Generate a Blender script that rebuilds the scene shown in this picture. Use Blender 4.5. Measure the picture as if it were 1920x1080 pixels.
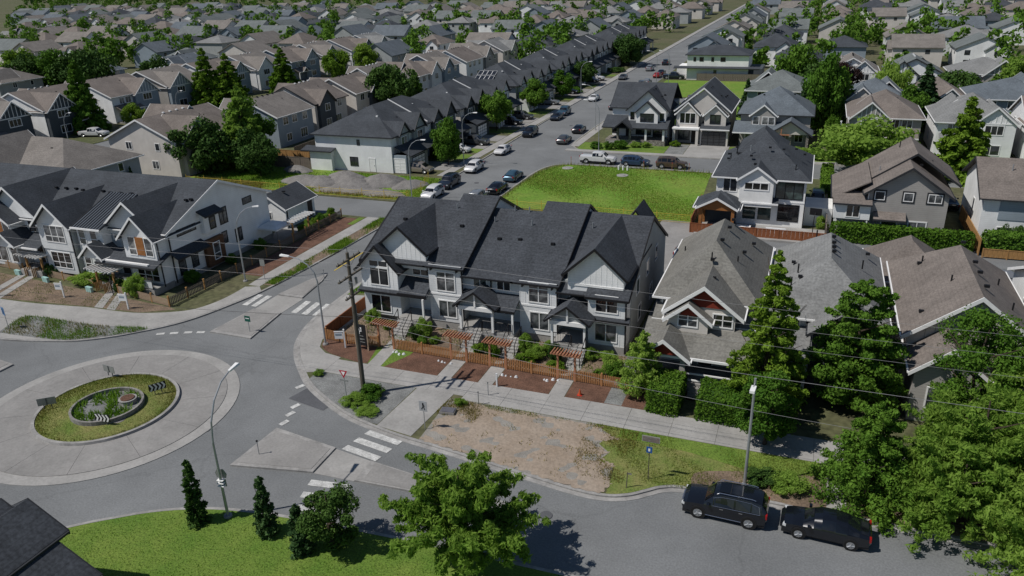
import bpy, math, random
import numpy as np
from mathutils import Vector, Matrix

for o in list(bpy.data.objects): bpy.data.objects.remove(o)
SC = bpy.context.scene
COL = SC.collection
R_ = math.radians

# ---------------------------------------------------------------- camera, sky, sun, exposure
PITCH, YAW, ROLL, CAMH, FPX = R_(22.6), R_(21.4), R_(1.73), 30.0, 1450.0
_fw = Vector((-math.sin(YAW)*math.cos(PITCH), math.cos(YAW)*math.cos(PITCH), -math.sin(PITCH)))
_rt = Vector((math.cos(YAW), math.sin(YAW), 0)); _up = _rt.cross(_fw)
_R = math.cos(ROLL)*_rt - math.sin(ROLL)*_up
_U = math.cos(ROLL)*_up + math.sin(ROLL)*_rt
cd = bpy.data.cameras.new('camera'); cam = bpy.data.objects.new('camera', cd); COL.objects.link(cam)
cam.matrix_world = Matrix(((_R.x,_U.x,-_fw.x,0),(_R.y,_U.y,-_fw.y,0),(_R.z,_U.z,-_fw.z,CAMH),(0,0,0,1)))
cd.sensor_width = 36; cd.lens = 36*FPX/1920; cd.clip_start = .5; cd.clip_end = 9000
SC.camera = cam

SUN_EL, SDX, SDY = R_(54), .81, .59            # shadows fall towards (+x, +y)
w = bpy.data.worlds.new('World'); SC.world = w; w.use_nodes = True
nt = w.node_tree; bg = nt.nodes['Background']
sky = nt.nodes.new('ShaderNodeTexSky'); sky.sky_type = 'NISHITA'; sky.sun_disc = False
sky.sun_elevation = SUN_EL; sky.sun_rotation = math.atan2(-SDX, -SDY)
sky.air_density = 1.0; sky.dust_density = .1; sky.ozone_density = 3.0
nt.links.new(sky.outputs[0], bg.inputs[0]); bg.inputs[1].default_value = .072
sl = bpy.data.lights.new('sun', 'SUN'); so = bpy.data.objects.new('sun', sl); COL.objects.link(so)
sl.energy = 4.9; sl.angle = R_(.53); sl.color = (1, .955, .90)
so.rotation_euler = Vector((SDX*math.cos(SUN_EL), SDY*math.cos(SUN_EL), -math.sin(SUN_EL))).to_track_quat('-Z', 'Y').to_euler()
so.location = (-40, -20, 80)
SC.view_settings.view_transform = 'Standard'; SC.view_settings.look = 'None'
SC.view_settings.exposure = -.45; SC.view_settings.gamma = 1; SC.view_settings.use_curve_mapping = False
SC.cycles.max_bounces = 5; SC.cycles.diffuse_bounces = 2; SC.cycles.glossy_bounces = 2
SC.cycles.transmission_bounces = 3; SC.cycles.transparent_max_bounces = 4

# ---------------------------------------------------------------- materials
MATS = {}
def mat(name, col, rough=.8, var=.12, scale=1.2, bump=0, col2=None, spec=.3, metal=0, stretch=None, hi=None, streak=None):
    """procedural colour: large and small noise vary the base colour; optional bump"""
    if name in MATS: return MATS[name]
    m = bpy.data.materials.new(name); m.use_nodes = True; N = m.node_tree.nodes; L = m.node_tree.links
    b = N['Principled BSDF']; b.inputs['Roughness'].default_value = rough; b.inputs['Metallic'].default_value = metal
    b.inputs['Specular IOR Level'].default_value = spec
    tc = N.new('ShaderNodeTexCoord'); src = tc.outputs['Object']
    if stretch:
        mp = N.new('ShaderNodeMapping'); mp.inputs['Scale'].default_value = stretch; L.new(src, mp.inputs[0]); src = mp.outputs[0]
    n1 = N.new('ShaderNodeTexNoise'); n1.inputs['Scale'].default_value = scale; n1.inputs['Detail'].default_value = 6
    n1.inputs['Roughness'].default_value = .65; L.new(src, n1.inputs[0])
    cr = N.new('ShaderNodeValToRGB'); L.new(n1.outputs[0], cr.inputs[0])
    c2 = col2 if col2 else tuple(c*(1+2*var) for c in col)
    c1 = col if col2 else tuple(c*(1-2*var) for c in col)
    cr.color_ramp.elements[0].position = .3; cr.color_ramp.elements[1].position = .7
    cr.color_ramp.elements[0].color = (*c1, 1); cr.color_ramp.elements[1].color = (*c2, 1)
    out = cr.outputs[0]
    if hi:                                     # fine speckle on top
        n2 = N.new('ShaderNodeTexNoise'); n2.inputs['Scale'].default_value = hi[0]; n2.inputs['Detail'].default_value = 2; L.new(src, n2.inputs[0])
        mr = N.new('ShaderNodeMapRange'); mr.inputs[1].default_value = .3; mr.inputs[2].default_value = .7
        mr.inputs[3].default_value = 1-hi[1]; mr.inputs[4].default_value = 1+hi[1]; L.new(n2.outputs[0], mr.inputs[0])
        mx = N.new('ShaderNodeMix'); mx.data_type = 'RGBA'; mx.blend_type = 'MULTIPLY'; mx.inputs[0].default_value = 1
        L.new(out, mx.inputs[6]); L.new(mr.outputs[0], mx.inputs[7]); out = mx.outputs[2]
    if streak:                                 # courses: lines of constant z (shingle courses, lap siding) or constant x+y
        sx = N.new('ShaderNodeSeparateXYZ'); L.new(tc.outputs['Object'], sx.inputs[0])
        mu = N.new('ShaderNodeMath'); mu.operation = 'MULTIPLY'; mu.inputs[1].default_value = streak[0]; L.new(sx.outputs['Z'], mu.inputs[0])
        fr = N.new('ShaderNodeMath'); fr.operation = 'FRACT'; L.new(mu.outputs[0], fr.inputs[0])
        mr = N.new('ShaderNodeMapRange'); mr.inputs[1].default_value = .0; mr.inputs[2].default_value = .25
        mr.inputs[3].default_value = 1-streak[1]; mr.inputs[4].default_value = 1; L.new(fr.outputs[0], mr.inputs[0])
        mx = N.new('ShaderNodeMix'); mx.data_type = 'RGBA'; mx.blend_type = 'MULTIPLY'; mx.inputs[0].default_value = 1
        L.new(out, mx.inputs[6]); L.new(mr.outputs[0], mx.inputs[7]); out = mx.outputs[2]
    L.new(out, b.inputs['Base Color'])
    if bump:
        n3 = N.new('ShaderNodeTexNoise'); n3.inputs['Scale'].default_value = bump[0]; n3.inputs['Detail'].default_value = 4; L.new(src, n3.inputs[0])
        bp = N.new('ShaderNodeBump'); bp.inputs['Strength'].default_value = bump[1]; bp.inputs['Distance'].default_value = bump[2] if len(bump) > 2 else .05
        L.new(n3.outputs[0], bp.inputs['Height']); L.new(bp.outputs[0], b.inputs['Normal'])
    MATS[name] = m; return m

def leafmat(name, c1, c2, trans=.25):
    m = bpy.data.materials.new(name); m.use_nodes = True; N = m.node_tree.nodes; L = m.node_tree.links
    b = N['Principled BSDF']; b.inputs['Roughness'].default_value = .75; b.inputs['Specular IOR Level'].default_value = .12
    tc = N.new('ShaderNodeTexCoord')
    n1 = N.new('ShaderNodeTexNoise'); n1.inputs['Scale'].default_value = 1.1; n1.inputs['Detail'].default_value = 5; n1.inputs['Roughness'].default_value = .7
    L.new(tc.outputs['Object'], n1.inputs[0])
    oi = N.new('ShaderNodeObjectInfo')
    ad = N.new('ShaderNodeMath'); ad.operation = 'MULTIPLY_ADD'; ad.inputs[1].default_value = .3; L.new(oi.outputs['Random'], ad.inputs[0]); L.new(n1.outputs[0], ad.inputs[2])
    cr = N.new('ShaderNodeValToRGB'); L.new(ad.outputs[0], cr.inputs[0])
    cr.color_ramp.elements[0].position = .38; cr.color_ramp.elements[1].position = .85
    cr.color_ramp.elements[0].color = (*c1, 1); cr.color_ramp.elements[1].color = (*c2, 1)
    L.new(cr.outputs[0], b.inputs['Base Color'])
    tr = N.new('ShaderNodeBsdfTranslucent'); L.new(cr.outputs[0], tr.inputs[0])
    mx = N.new('ShaderNodeMixShader'); mx.inputs[0].default_value = trans
    L.new(b.outputs[0], mx.inputs[1]); L.new(tr.outputs[0], mx.inputs[2]); L.new(mx.outputs[0], N['Material Output'].inputs[0])
    MATS[name] = m; return m

def glassmat(name, col, rough=.06, blinds=None):
    m = bpy.data.materials.new(name); m.use_nodes = True; N = m.node_tree.nodes; L = m.node_tree.links
    b = N['Principled BSDF']; b.inputs['Roughness'].default_value = rough; b.inputs['Specular IOR Level'].default_value = .6
    b.inputs['Base Color'].default_value = (*col, 1); b.inputs['Coat Weight'].default_value = .4; b.inputs['Coat Roughness'].default_value = .03
    tc = N.new('ShaderNodeTexCoord'); n = N.new('ShaderNodeTexNoise'); n.inputs['Scale'].default_value = .9; L.new(tc.outputs['Object'], n.inputs[0])
    cr = N.new('ShaderNodeValToRGB'); L.new(n.outputs[0], cr.inputs[0])
    c2 = blinds if blinds else tuple(c*2.2+.01 for c in col)
    cr.color_ramp.elements[0].position = .42; cr.color_ramp.elements[1].position = .62
    cr.color_ramp.elements[0].color = (*col, 1); cr.color_ramp.elements[1].color = (*c2, 1); L.new(cr.outputs[0], b.inputs['Base Color'])
    MATS[name] = m; return m

def wear(m, scale=.35, lo=.86, hi=1.08, stretch=(1, 1, 1), cracks=0):
    """broad stains and, if asked, sealed cracks over a finished colour"""
    N = m.node_tree.nodes; L = m.node_tree.links; b = N['Principled BSDF']; src = b.inputs['Base Color'].links[0].from_socket
    tc = N.new('ShaderNodeTexCoord'); mp = N.new('ShaderNodeMapping'); mp.inputs['Scale'].default_value = stretch; L.new(tc.outputs['Object'], mp.inputs[0])
    n = N.new('ShaderNodeTexNoise'); n.inputs['Scale'].default_value = scale; n.inputs['Detail'].default_value = 8; n.inputs['Roughness'].default_value = .7; n.inputs['Distortion'].default_value = .6; L.new(mp.outputs[0], n.inputs[0])
    mr = N.new('ShaderNodeMapRange'); mr.inputs[1].default_value = .35; mr.inputs[2].default_value = .65; mr.inputs[3].default_value = lo; mr.inputs[4].default_value = hi; L.new(n.outputs[0], mr.inputs[0])
    f = mr.outputs[0]
    if cracks:
        v = N.new('ShaderNodeTexVoronoi'); v.feature = 'DISTANCE_TO_EDGE'; v.inputs['Scale'].default_value = cracks
        n2 = N.new('ShaderNodeTexNoise'); n2.inputs['Scale'].default_value = .8; n2.inputs['Detail'].default_value = 4; L.new(tc.outputs['Object'], n2.inputs[0])
        mx = N.new('ShaderNodeMix'); mx.data_type = 'RGBA'; mx.blend_type = 'LINEAR_LIGHT'; mx.inputs[0].default_value = .9; L.new(tc.outputs['Object'], mx.inputs[6]); L.new(n2.outputs[1], mx.inputs[7]); L.new(mx.outputs[2], v.inputs[0])
        m2 = N.new('ShaderNodeMapRange'); m2.inputs[1].default_value = .002; m2.inputs[2].default_value = .009; m2.inputs[3].default_value = .90; m2.inputs[4].default_value = 1; L.new(v.outputs[0], m2.inputs[0])
        mu = N.new('ShaderNodeMath'); mu.operation = 'MULTIPLY'; L.new(f, mu.inputs[0]); L.new(m2.outputs[0], mu.inputs[1]); f = mu.outputs[0]
    mx = N.new('ShaderNodeMix'); mx.data_type = 'RGBA'; mx.blend_type = 'MULTIPLY'; mx.inputs[0].default_value = 1; L.new(src, mx.inputs[6]); L.new(f, mx.inputs[7]); L.new(mx.outputs[2], b.inputs['Base Color'])
    return m
def g3(v): return (v, v, v)
M_ASPH = mat('asphalt', (.186,.193,.196), .9, .07, .12, hi=(9, .14), bump=(40, .15, .02))
M_ASPH2 = mat('asphalt_patch', (.105,.108,.116), .9, .08, .4, hi=(12, .12))
M_CONC = mat('concrete', (.338,.330,.315), .9, .07, .25, hi=(5, .08))
M_CONC2 = mat('concrete_apron', (.275,.267,.256), .9, .07, .2, hi=(6, .08))
M_KERB = mat('kerb_concrete', (.32,.312,.30), .9, .1, .6, hi=(6, .1))
M_PAINT = mat('road_paint', (.58,.58,.56), .8, .12, 1.5, hi=(14, .2))
M_MULCH = mat('bark_mulch', (.135,.073,.050), .95, .2, .7, hi=(14, .45), bump=(25, .6, .05))
M_SOIL = mat('soil', (.19,.14,.10), .95, .2, .5, hi=(7, .3), bump=(6, .6, .1))
M_SAND = mat('sandy_dirt', (.29,.228,.172), .95, .0, .35, col2=(.345,.287,.232), hi=(5, .12), bump=(2.5, .7, .12))
M_GRAV = mat('gravel', (.20,.205,.20), .95, .14, .8, hi=(18, .4), bump=(30, .5, .04))
M_GRAVL = mat('pale_gravel', (.265,.25,.225), .95, .1, .8, hi=(16, .25), bump=(25, .4, .03))
M_PILE = mat('gravel_pile', (.20,.19,.18), .95, .1, .7, hi=(11, .3), bump=(9, .6, .06))
M_LAWN = mat('lawn', (.085,.17,.02), .95, .0, .35, col2=(.17,.235,.042), hi=(9, .35), bump=(20, .7, .06))
M_DRYL = mat('dry_lawn', (.11,.17,.03), .95, .0, .6, col2=(.235,.22,.08), hi=(9, .3), bump=(14, .6, .06))
M_FIELD = mat('field_grass', (.105,.23,.02), .95, .0, .16, col2=(.19,.25,.045), hi=(3.5, .25), bump=(7, .4, .06))
M_GROUND = mat('ground', (.07,.09,.03), .95, .0, .05, col2=(.13,.115,.07), hi=(2, .3))
M_RD = mat('shingle_charcoal', (.056,.062,.072), .92, .08, .5, hi=(6, .3), streak=(5.5, .22), bump=(16, .25, .02))
M_RD2 = mat('shingle_slate', (.058,.065,.075), .92, .08, .4, hi=(7, .25), streak=(5.5, .2))
M_RB = mat('shingle_brown', (.185,.160,.143), .92, .08, .3, hi=(6, .2), streak=(5.5, .16))
M_RB2 = mat('shingle_tan', (.205,.187,.170), .92, .07, .3, hi=(6, .2), streak=(5.5, .16))
M_RG = mat('shingle_grey', (.215,.218,.215), .92, .07, .3, hi=(6, .2), streak=(5.5, .16))
M_RT = mat('shingle_taupe', (.185,.180,.163), .92, .07, .3, hi=(6, .2), streak=(5.5, .2))
M_RBL = mat('shingle_bluegrey', (.125,.146,.166), .92, .07, .3, hi=(6, .2), streak=(5.5, .16))
M_RGN = mat('shingle_greygreen', (.155,.172,.170), .92, .07, .3, hi=(6, .2), streak=(5.5, .16))
M_WHITE = mat('white_trim', (.82,.82,.81), .6, .04, 1)
M_WSID = mat('white_siding', (.82,.83,.83), .7, .05, .4, streak=(4.5, .10))
M_LSID = mat('pale_grey_siding', (.70,.715,.72), .7, .05, .4, streak=(4.5, .13))
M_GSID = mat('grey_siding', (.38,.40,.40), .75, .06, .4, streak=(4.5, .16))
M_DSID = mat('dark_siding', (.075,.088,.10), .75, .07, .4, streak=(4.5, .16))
M_TSID = mat('taupe_siding', (.36,.345,.325), .75, .06, .4, streak=(4.5, .2))
M_BSID = mat('beige_siding', (.62,.585,.54), .75, .05, .4, streak=(4.5, .1))
M_BLSID = mat('bluegrey_siding', (.27,.32,.365), .75, .06, .4, streak=(4.5, .14))
M_OSID = mat('olive_siding', (.20,.21,.17), .75, .06, .4, streak=(4.5, .14))
M_STUC = mat('white_stucco', (.83,.83,.81), .85, .05, .5)
M_BLACK = mat('black_trim', (.012,.012,.014), .5, .1, 1)
M_DKTR = mat('dark_fascia', (.03,.032,.036), .6, .1, 1)
M_RED = mat('red_shingle_siding', (.22,.035,.02), .8, .1, 1, streak=(5, .2))
M_WOODP = mat('cedar_panel', (.30,.125,.04), .7, .15, 1.5, stretch=(1, 1, 6))
M_CEDAR = mat('cedar_fence', (.40,.195,.080), .75, .18, 2.2, stretch=(6, 6, .8))
M_CEDAR2 = mat('cedar_beam', (.38,.175,.10), .75, .15, 2.5)
M_LTWD = mat('pale_timber', (.46,.34,.24), .8, .14, 2, stretch=(6, 6, .8))
M_GOLDW = mat('golden_timber', (.36,.20,.075), .8, .14, 2, stretch=(6, 6, .8))
M_BRNW = mat('stained_fence', (.24,.085,.035), .8, .14, 2, stretch=(6, 6, .8))
M_GREYW = mat('weathered_fence', (.16,.135,.11), .85, .14, 2, stretch=(6, 6, .8))
M_POLE = mat('pole_timber', (.115,.10,.08), .85, .18, 2, stretch=(8, 8, .5))
M_STEEL = mat('galvanised_steel', (.38,.40,.42), .45, .08, 1, spec=.5, metal=.5)
M_DSTEEL = mat('dark_steel', (.10,.105,.11), .5, .1, 1, spec=.5)
M_WIRE = mat('cable', (.22,.22,.23), .5, .05, 1)
M_WIRED = mat('cable_black', (.02,.02,.02), .6, .05, 1)
M_STONE = mat('stone_veneer', (.22,.20,.18), .9, .3, 3, hi=(6, .4), bump=(8, .6, .05))
M_PLAST = mat('plastic_red', (.5,.03,.02), .5, .05, 1)
M_YEL = mat('yellow_mesh', (.55,.40,.05), .7, .1, 1)
M_BLUE = mat('sign_blue', (.02,.09,.30), .5, .1, 1)
M_GRN = mat('sign_green', (.01,.10,.07), .5, .1, 1)
M_TEAL = mat('mint_plastic', (.35,.55,.52), .6, .1, 2)
M_DOOR = mat('dark_door', (.028,.022,.02), .5, .1, 1)
M_SIGNB = mat('sign_back', (.30,.31,.30), .5, .05, 1, metal=.3)
M_GL = glassmat('window_glass', (.018,.021,.025))
M_GLB = glassmat('window_glass_blinds', (.03,.035,.04), .12, (.22,.23,.24))
M_GLD = glassmat('window_glass_dark', (.008,.009,.011))
M_GLT = glassmat('window_glass_teal', (.02,.035,.035), .08, (.07,.11,.105))
M_GLW = glassmat('window_glass_curtains', (.05,.055,.06), .15, (.42,.42,.41))
M_GLC = glassmat('car_glass', (.006,.007,.009), .03)
M_BARK = mat('bark', (.07,.052,.038), .95, .25, 3, stretch=(4, 4, 1), bump=(10, .6, .05))
M_LF = leafmat('leaf_mid', (.055,.140,.014), (.145,.265,.034))
M_LFL = leafmat('leaf_light', (.165,.300,.040), (.330,.480,.090), .5)
M_LFD = leafmat('leaf_dark', (.026,.070,.014), (.080,.150,.030), .15)
M_LFY = leafmat('leaf_yellowgreen', (.085,.180,.013), (.205,.320,.036), .3)
M_LFP = leafmat('leaf_purple', (.020,.012,.012), (.055,.030,.026), .15)
M_LFC = leafmat('leaf_conifer', (.026,.066,.022), (.075,.140,.045), .1)
M_LFH = leafmat('leaf_hedge', (.050,.125,.010), (.125,.225,.024), .2)
M_LFDRY = leafmat('weed_dry', (.17,.16,.04), (.30,.25,.07), .3)
M_GRS = leafmat('grass_blade', (.115,.185,.022), (.25,.285,.055), .3)
M_GRSG = leafmat('grass_blade_green', (.10,.235,.016), (.205,.330,.036), .3)

wear(M_ASPH, .16, .90, 1.06, cracks=.07); wear(M_CONC, .5, .9, 1.05); wear(M_CONC2, .45, .88, 1.06); wear(M_PAINT, 2.5, .72, 1.05); wear(M_KERB, 1.2, .82, 1.08)
for m_ in (M_RD, M_RD2, M_RB, M_RB2, M_RG, M_RT, M_RBL, M_RGN): wear(m_, .45, .84, 1.12, (1, 1, .35))
for m_ in (M_WSID, M_LSID, M_BSID, M_TSID, M_STUC, M_GSID): wear(m_, .6, .93, 1.03, (1, 1, .3))
# ---------------------------------------------------------------- mesh helpers
class MB:
    def __init__(s): s.v = []; s.f = []
    def quad(s, a, b, c, d):
        n = len(s.v); s.v += [a, b, c, d]; s.f.append((n, n+1, n+2, n+3)); return s
    def poly(s, pts):
        n = len(s.v); s.v += [tuple(p) for p in pts]; s.f.append(tuple(range(n, n+len(pts)))); return s
    def box(s, x0, x1, y0, y1, z0, z1):
        n = len(s.v)
        s.v += [(x0,y0,z0),(x1,y0,z0),(x1,y1,z0),(x0,y1,z0),(x0,y0,z1),(x1,y0,z1),(x1,y1,z1),(x0,y1,z1)]
        s.f += [(n,n+3,n+2,n+1),(n+4,n+5,n+6,n+7),(n,n+1,n+5,n+4),(n+1,n+2,n+6,n+5),(n+2,n+3,n+7,n+6),(n+3,n,n+4,n+7)]
        return s
    def loft(s, A, B, cap=True):
        """two rings of the same length joined by quads"""
        n = len(s.v); k = len(A); s.v += [tuple(p) for p in A] + [tuple(p) for p in B]
        for i in range(k): j = (i+1) % k; s.f.append((n+i, n+j, n+k+j, n+k+i))
        if cap: s.f += [tuple(range(n+k-1, n-1, -1)), tuple(range(n+k, n+2*k))]
        return s
    def prism(s, poly, z0, z1): return s.loft([(x,y,z0) for x,y in poly], [(x,y,z1) for x,y in poly])
    def extx(s, poly, x0, x1): return s.loft([(x0,y,z) for y,z in poly], [(x1,y,z) for y,z in poly])
    def exty(s, poly, y0, y1): return s.loft([(x,y0,z) for x,z in poly], [(x,y1,z) for x,z in poly])
    def tube(s, pts, r, n=6, r1=None):
        pts = [Vector(p) for p in pts]; base = len(s.v); m = len(pts); r1 = r if r1 is None else r1
        for i, p in enumerate(pts):
            d = (pts[min(i+1,m-1)] - pts[max(i-1,0)]).normalized()
            a = d.orthogonal().normalized() if abs(d.z) > .95 else Vector((0,0,1)).cross(d).normalized()
            b = d.cross(a); rr = r + (r1-r)*i/max(1,m-1)
            for k in range(n):
                t = 2*math.pi*k/n; q = p + a*math.cos(t)*rr + b*math.sin(t)*rr; s.v.append(tuple(q))
        for i in range(m-1):
            for k in range(n):
                j = (k+1) % n; s.f.append((base+i*n+k, base+i*n+j, base+(i+1)*n+j, base+(i+1)*n+k))
        s.f.append(tuple(base+k for k in range(n-1,-1,-1))); s.f.append(tuple(base+(m-1)*n+k for k in range(n)))
        return s
    def cyl(s, x, y, z0, z1, r, r1=None, n=10): return s.tube([(x,y,z0),(x,y,z1)], r, n, r1)
    def mesh(s, name, off=(0,0,0), smooth=False):
        me = bpy.data.meshes.new(name)
        v = s.v if off == (0,0,0) else [(x-off[0],y-off[1],z-off[2]) for x,y,z in s.v]
        me.from_pydata(v, [], s.f); me.update()
        if smooth: me.polygons.foreach_set('use_smooth', [True]*len(me.polygons))
        return me

def link(name, me, m, parent=None, loc=None, rz=0, scale=None):
    o = bpy.data.objects.new(name, me); COL.objects.link(o)
    if m is not None and me is not None and not me.materials: me.materials.append(m)
    if parent is not None: o.parent = parent
    if loc is not None: o.location = loc
    if rz: o.rotation_euler = (0, 0, rz)
    if scale is not None: o.scale = scale if hasattr(scale, '__len__') else (scale,)*3
    return o
def tag(o, label=None, cat=None, group=None, kind=None):
    if label: o['label'] = label
    if cat: o['category'] = cat
    if group: o['group'] = group
    if kind: o['kind'] = kind
    return o
def empty(name, loc, rz=0, label=None, cat=None, group=None):
    e = bpy.data.objects.new(name, None); COL.objects.link(e); e.location = loc if len(loc) == 3 else (loc[0], loc[1], 0); e.rotation_euler = (0, 0, rz); e.empty_display_size = .3
    return tag(e, label, cat, group)
def copy_tree(o, loc, rz=0, label=None, group=None):
    c = o.copy(); COL.objects.link(c); c.location = loc; c.rotation_euler = (0, 0, rz)
    tag(c, label, None, group)
    for ch in o.children:
        d = ch.copy(); COL.objects.link(d); d.parent = c
        for gch in ch.children:
            e = gch.copy(); COL.objects.link(e); e.parent = d
    return c
GZ = .12                                        # height of the lots above the carriageway

# ---------------------------------------------------------------- building kit
WCACHE = {}
def window_meshes(w, h, n, fm, gm, tr, trim):
    key = (round(w,2), round(h,2), n, fm.name, gm.name, tr, trim)
    if key in WCACHE: return WCACHE[key]
    a = MB(); t = trim; hw = w/2
    a.box(-hw-t, hw+t, -.055, .01, -t, 0).box(-hw-t, hw+t, -.055, .01, h, h+t)
    a.box(-hw-t, -hw, -.05, .01, 0, h).box(hw, hw+t, -.05, .01, 0, h)
    for i in range(1, n): x = -hw + w*i/n; a.box(x-.04, x+.04, -.045, .01, 0, h)
    if tr: a.box(-hw, hw, -.04, .01, h*tr-.035, h*tr+.035)
    p = MB().box(-hw, hw, -.02, .012, 0, h)
    r = (a.mesh('window'), p.mesh('pane')); r[0].materials.append(fm); r[1].materials.append(gm)
    WCACHE[key] = r; return r
FACE = {'f': 0, 'r': math.pi/2, 'b': math.pi, 'l': -math.pi/2}

class House:
    def __init__(s, name, label, cat, loc, rz=0, group=None, absolute=False, z=GZ):
        s.root = empty(name, (loc[0], loc[1], z), rz, label, cat, group)
        s.off = (loc[0], loc[1], 0) if absolute else (0, 0, 0)
        s.fas = MB(); s.n = 0
    def add(s, name, mb, m, parent=None, smooth=False):
        return link(name, mb.mesh(name, s.off, smooth), m, parent or s.root)
    def wall(s, x0, x1, y0, y1, z0, z1, m): return s.add('wall', MB().box(x0,x1,y0,y1,z0,z1), m)
    def gwall(s, x0, x1, y0, y1, z0, ze, zr, axis, m, drop=.12):
        mb = MB()
        if axis == 'y': c = (x0+x1)/2; mb.exty([(x0,z0),(x1,z0),(x1,ze-drop),(c,zr-drop),(x0,ze-drop)], y0, y1)
        else: c = (y0+y1)/2; mb.extx([(y0,z0),(y1,z0),(y1,ze-drop),(c,zr-drop),(y0,ze-drop)], x0, x1)
        return s.add('wall', mb, m)
    def gable(s, x0, x1, y0, y1, ze, zr, axis, m, fm, ov=.45, og=.4, t=.16, rake=.26, c=None, name='roof', ends=(1, 1)):
        """gable roof with its ridge along axis; ze = height of the roof surface over the wall"""
        mb = MB(); fb = MB()
        a0, a1, b0, b1 = (y0, y1, x0, x1) if axis == 'x' else (x0, x1, y0, y1)
        c = (a0+a1)/2 if c is None else c
        m0 = (zr-ze)/(c-a0); e0, e1 = a0-ov, a1+ov
        z0 = ze-m0*ov; z1 = zr-(zr-ze)/(a1-c)*(e1-c)
        P = [(e0,z0),(c,zr),(e1,z1),(e1,z1-t),(c,zr-t),(e0,z0-t)]
        Q = [(e0-.03,z0-.0),(c,zr+.025),(e1+.03,z1-.0),(e1+.03,z1-rake),(c,zr-rake+.02),(e0-.03,z0-rake)]
        ex = mb.extx if axis == 'x' else mb.exty; fx = fb.extx if axis == 'x' else fb.exty
        ex(P, b0-og*ends[0], b1+og*ends[1])
        if ends[0]: fx(Q, b0-og-.06, b0-og-.002)
        if ends[1]: fx(Q, b1+og+.002, b1+og+.06)
        for (e, zz, sg) in ((e0, z0, -1), (e1, z1, 1)):     # gutters
            G = [(e+sg*.005,zz-.17),(e+sg*.12,zz-.13),(e+sg*.12,zz-.02),(e+sg*.005,zz-.02)]
            fx(G, b0-og+.005, b1+og-.005)
        r = s.add(name, mb, m); s.add('fascia', fb, fm, r); return r
    def hip(s, x0, x1, y0, y1, ze, zr, m, fm, ov=.5, axis=None, t=.18, name='roof', rl=None):
        X0, X1, Y0, Y1 = x0-ov, x1+ov, y0-ov, y1+ov
        axis = axis or ('x' if X1-X0 > Y1-Y0 else 'y'); hw = min(X1-X0, Y1-Y0)/2
        zl = ze - (zr-ze)/(hw-ov)*ov if hw > ov else ze; xc, yc = (X0+X1)/2, (Y0+Y1)/2
        if axis == 'x': a, b = (X0+hw, yc, zr), (X1-hw, yc, zr)
        else: a, b = (xc, Y0+hw, zr), (xc, Y1-hw, zr)
        mb = MB(); mb.v = [(X0,Y0,zl),(X1,Y0,zl),(X1,Y1,zl),(X0,Y1,zl),a,b,(X0,Y0,zl-t),(X1,Y0,zl-t),(X1,Y1,zl-t),(X0,Y1,zl-t)]
        if axis == 'x': mb.f = [(0,1,5,4),(1,2,5),(2,3,4,5),(3,0,4)]
        else: mb.f = [(0,1,4),(1,2,5,4),(2,3,5),(3,0,4,5)]
        mb.f += [(0,6,7,1),(1,7,8,2),(2,8,9,3),(3,9,6,0),(9,8,7,6)]
        r = s.add(name, mb, m); fb = MB(); z1, z0 = zl-.02, zl-.17
        fb.box(X0-.1,X1+.1,Y0-.1,Y0-.004,z0,z1).box(X0-.1,X1+.1,Y1+.004,Y1+.1,z0,z1).box(X0-.1,X0-.004,Y0-.003,Y1+.003,z0,z1).box(X1+.004,X1+.1,Y0-.003,Y1+.003,z0,z1)
        s.add('fascia', fb, fm, r); return r
    def halfhip(s, x0, x1, y0, y1, ze, zr, m, fm, ov=.5, og=.5, t=.18):
        """ridge along y: gable at the front (y0), hip at the back (y1)"""
        X0, X1, Y0, Y1 = x0-ov, x1+ov, y0-og, y1+ov; xc = (X0+X1)/2; hw = (X1-X0)/2; zl = ze-(zr-ze)/(hw-ov)*ov
        mb = MB(); mb.v = [(X0,Y0,zl),(X1,Y0,zl),(X1,Y1,zl),(X0,Y1,zl),(xc,Y0,zr),(xc,Y1-hw,zr),(X0,Y0,zl-t),(X1,Y0,zl-t),(X1,Y1,zl-t),(X0,Y1,zl-t),(xc,Y0,zr-t),(xc,Y1-hw,zr-t)]
        mb.f = [(1,2,5,4),(2,3,5),(3,0,4,5),(7,10,11,8),(8,11,9),(9,11,10,6),(0,6,10,4),(4,10,7,1),(1,7,8,2),(2,8,9,3),(3,9,6,0)]
        r = s.add('roof', mb, m); fb = MB(); Q = [(X0-.03,zl),(xc,zr+.03),(X1+.03,zl),(X1+.03,zl-.32),(xc,zr-.3),(X0-.03,zl-.32)]
        fb.exty(Q, Y0-.07, Y0-.003); fb.box(X0-.1,X0-.004,Y0,Y1,zl-.17,zl-.02).box(X1+.004,X1+.1,Y0,Y1,zl-.17,zl-.02).box(X0-.1,X1+.1,Y1+.004,Y1+.1,zl-.17,zl-.02)
        s.add('fascia', fb, fm, r); return r
    def shed(s, x0, x1, ylo, zlo, yhi, zhi, m, fm, t=.14, name='porch_roof', axis='x'):
        mb = MB(); P = [(ylo,zlo),(yhi,zhi),(yhi,zhi-t),(ylo,zlo-t)]
        (mb.extx if axis == 'x' else mb.exty)(P, x0, x1); r = s.add(name, mb, m)
        d = -1 if ylo < yhi else 1; fb = MB(); G = [(ylo+d*.004,zlo-.2),(ylo+d*.12,zlo-.18),(ylo+d*.12,zlo+.0),(ylo+d*.004,zlo+.0)]
        (fb.extx if axis == 'x' else fb.exty)(G, x0-.02, x1+.02); s.add('gutter', fb, fm, r); return r
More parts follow.
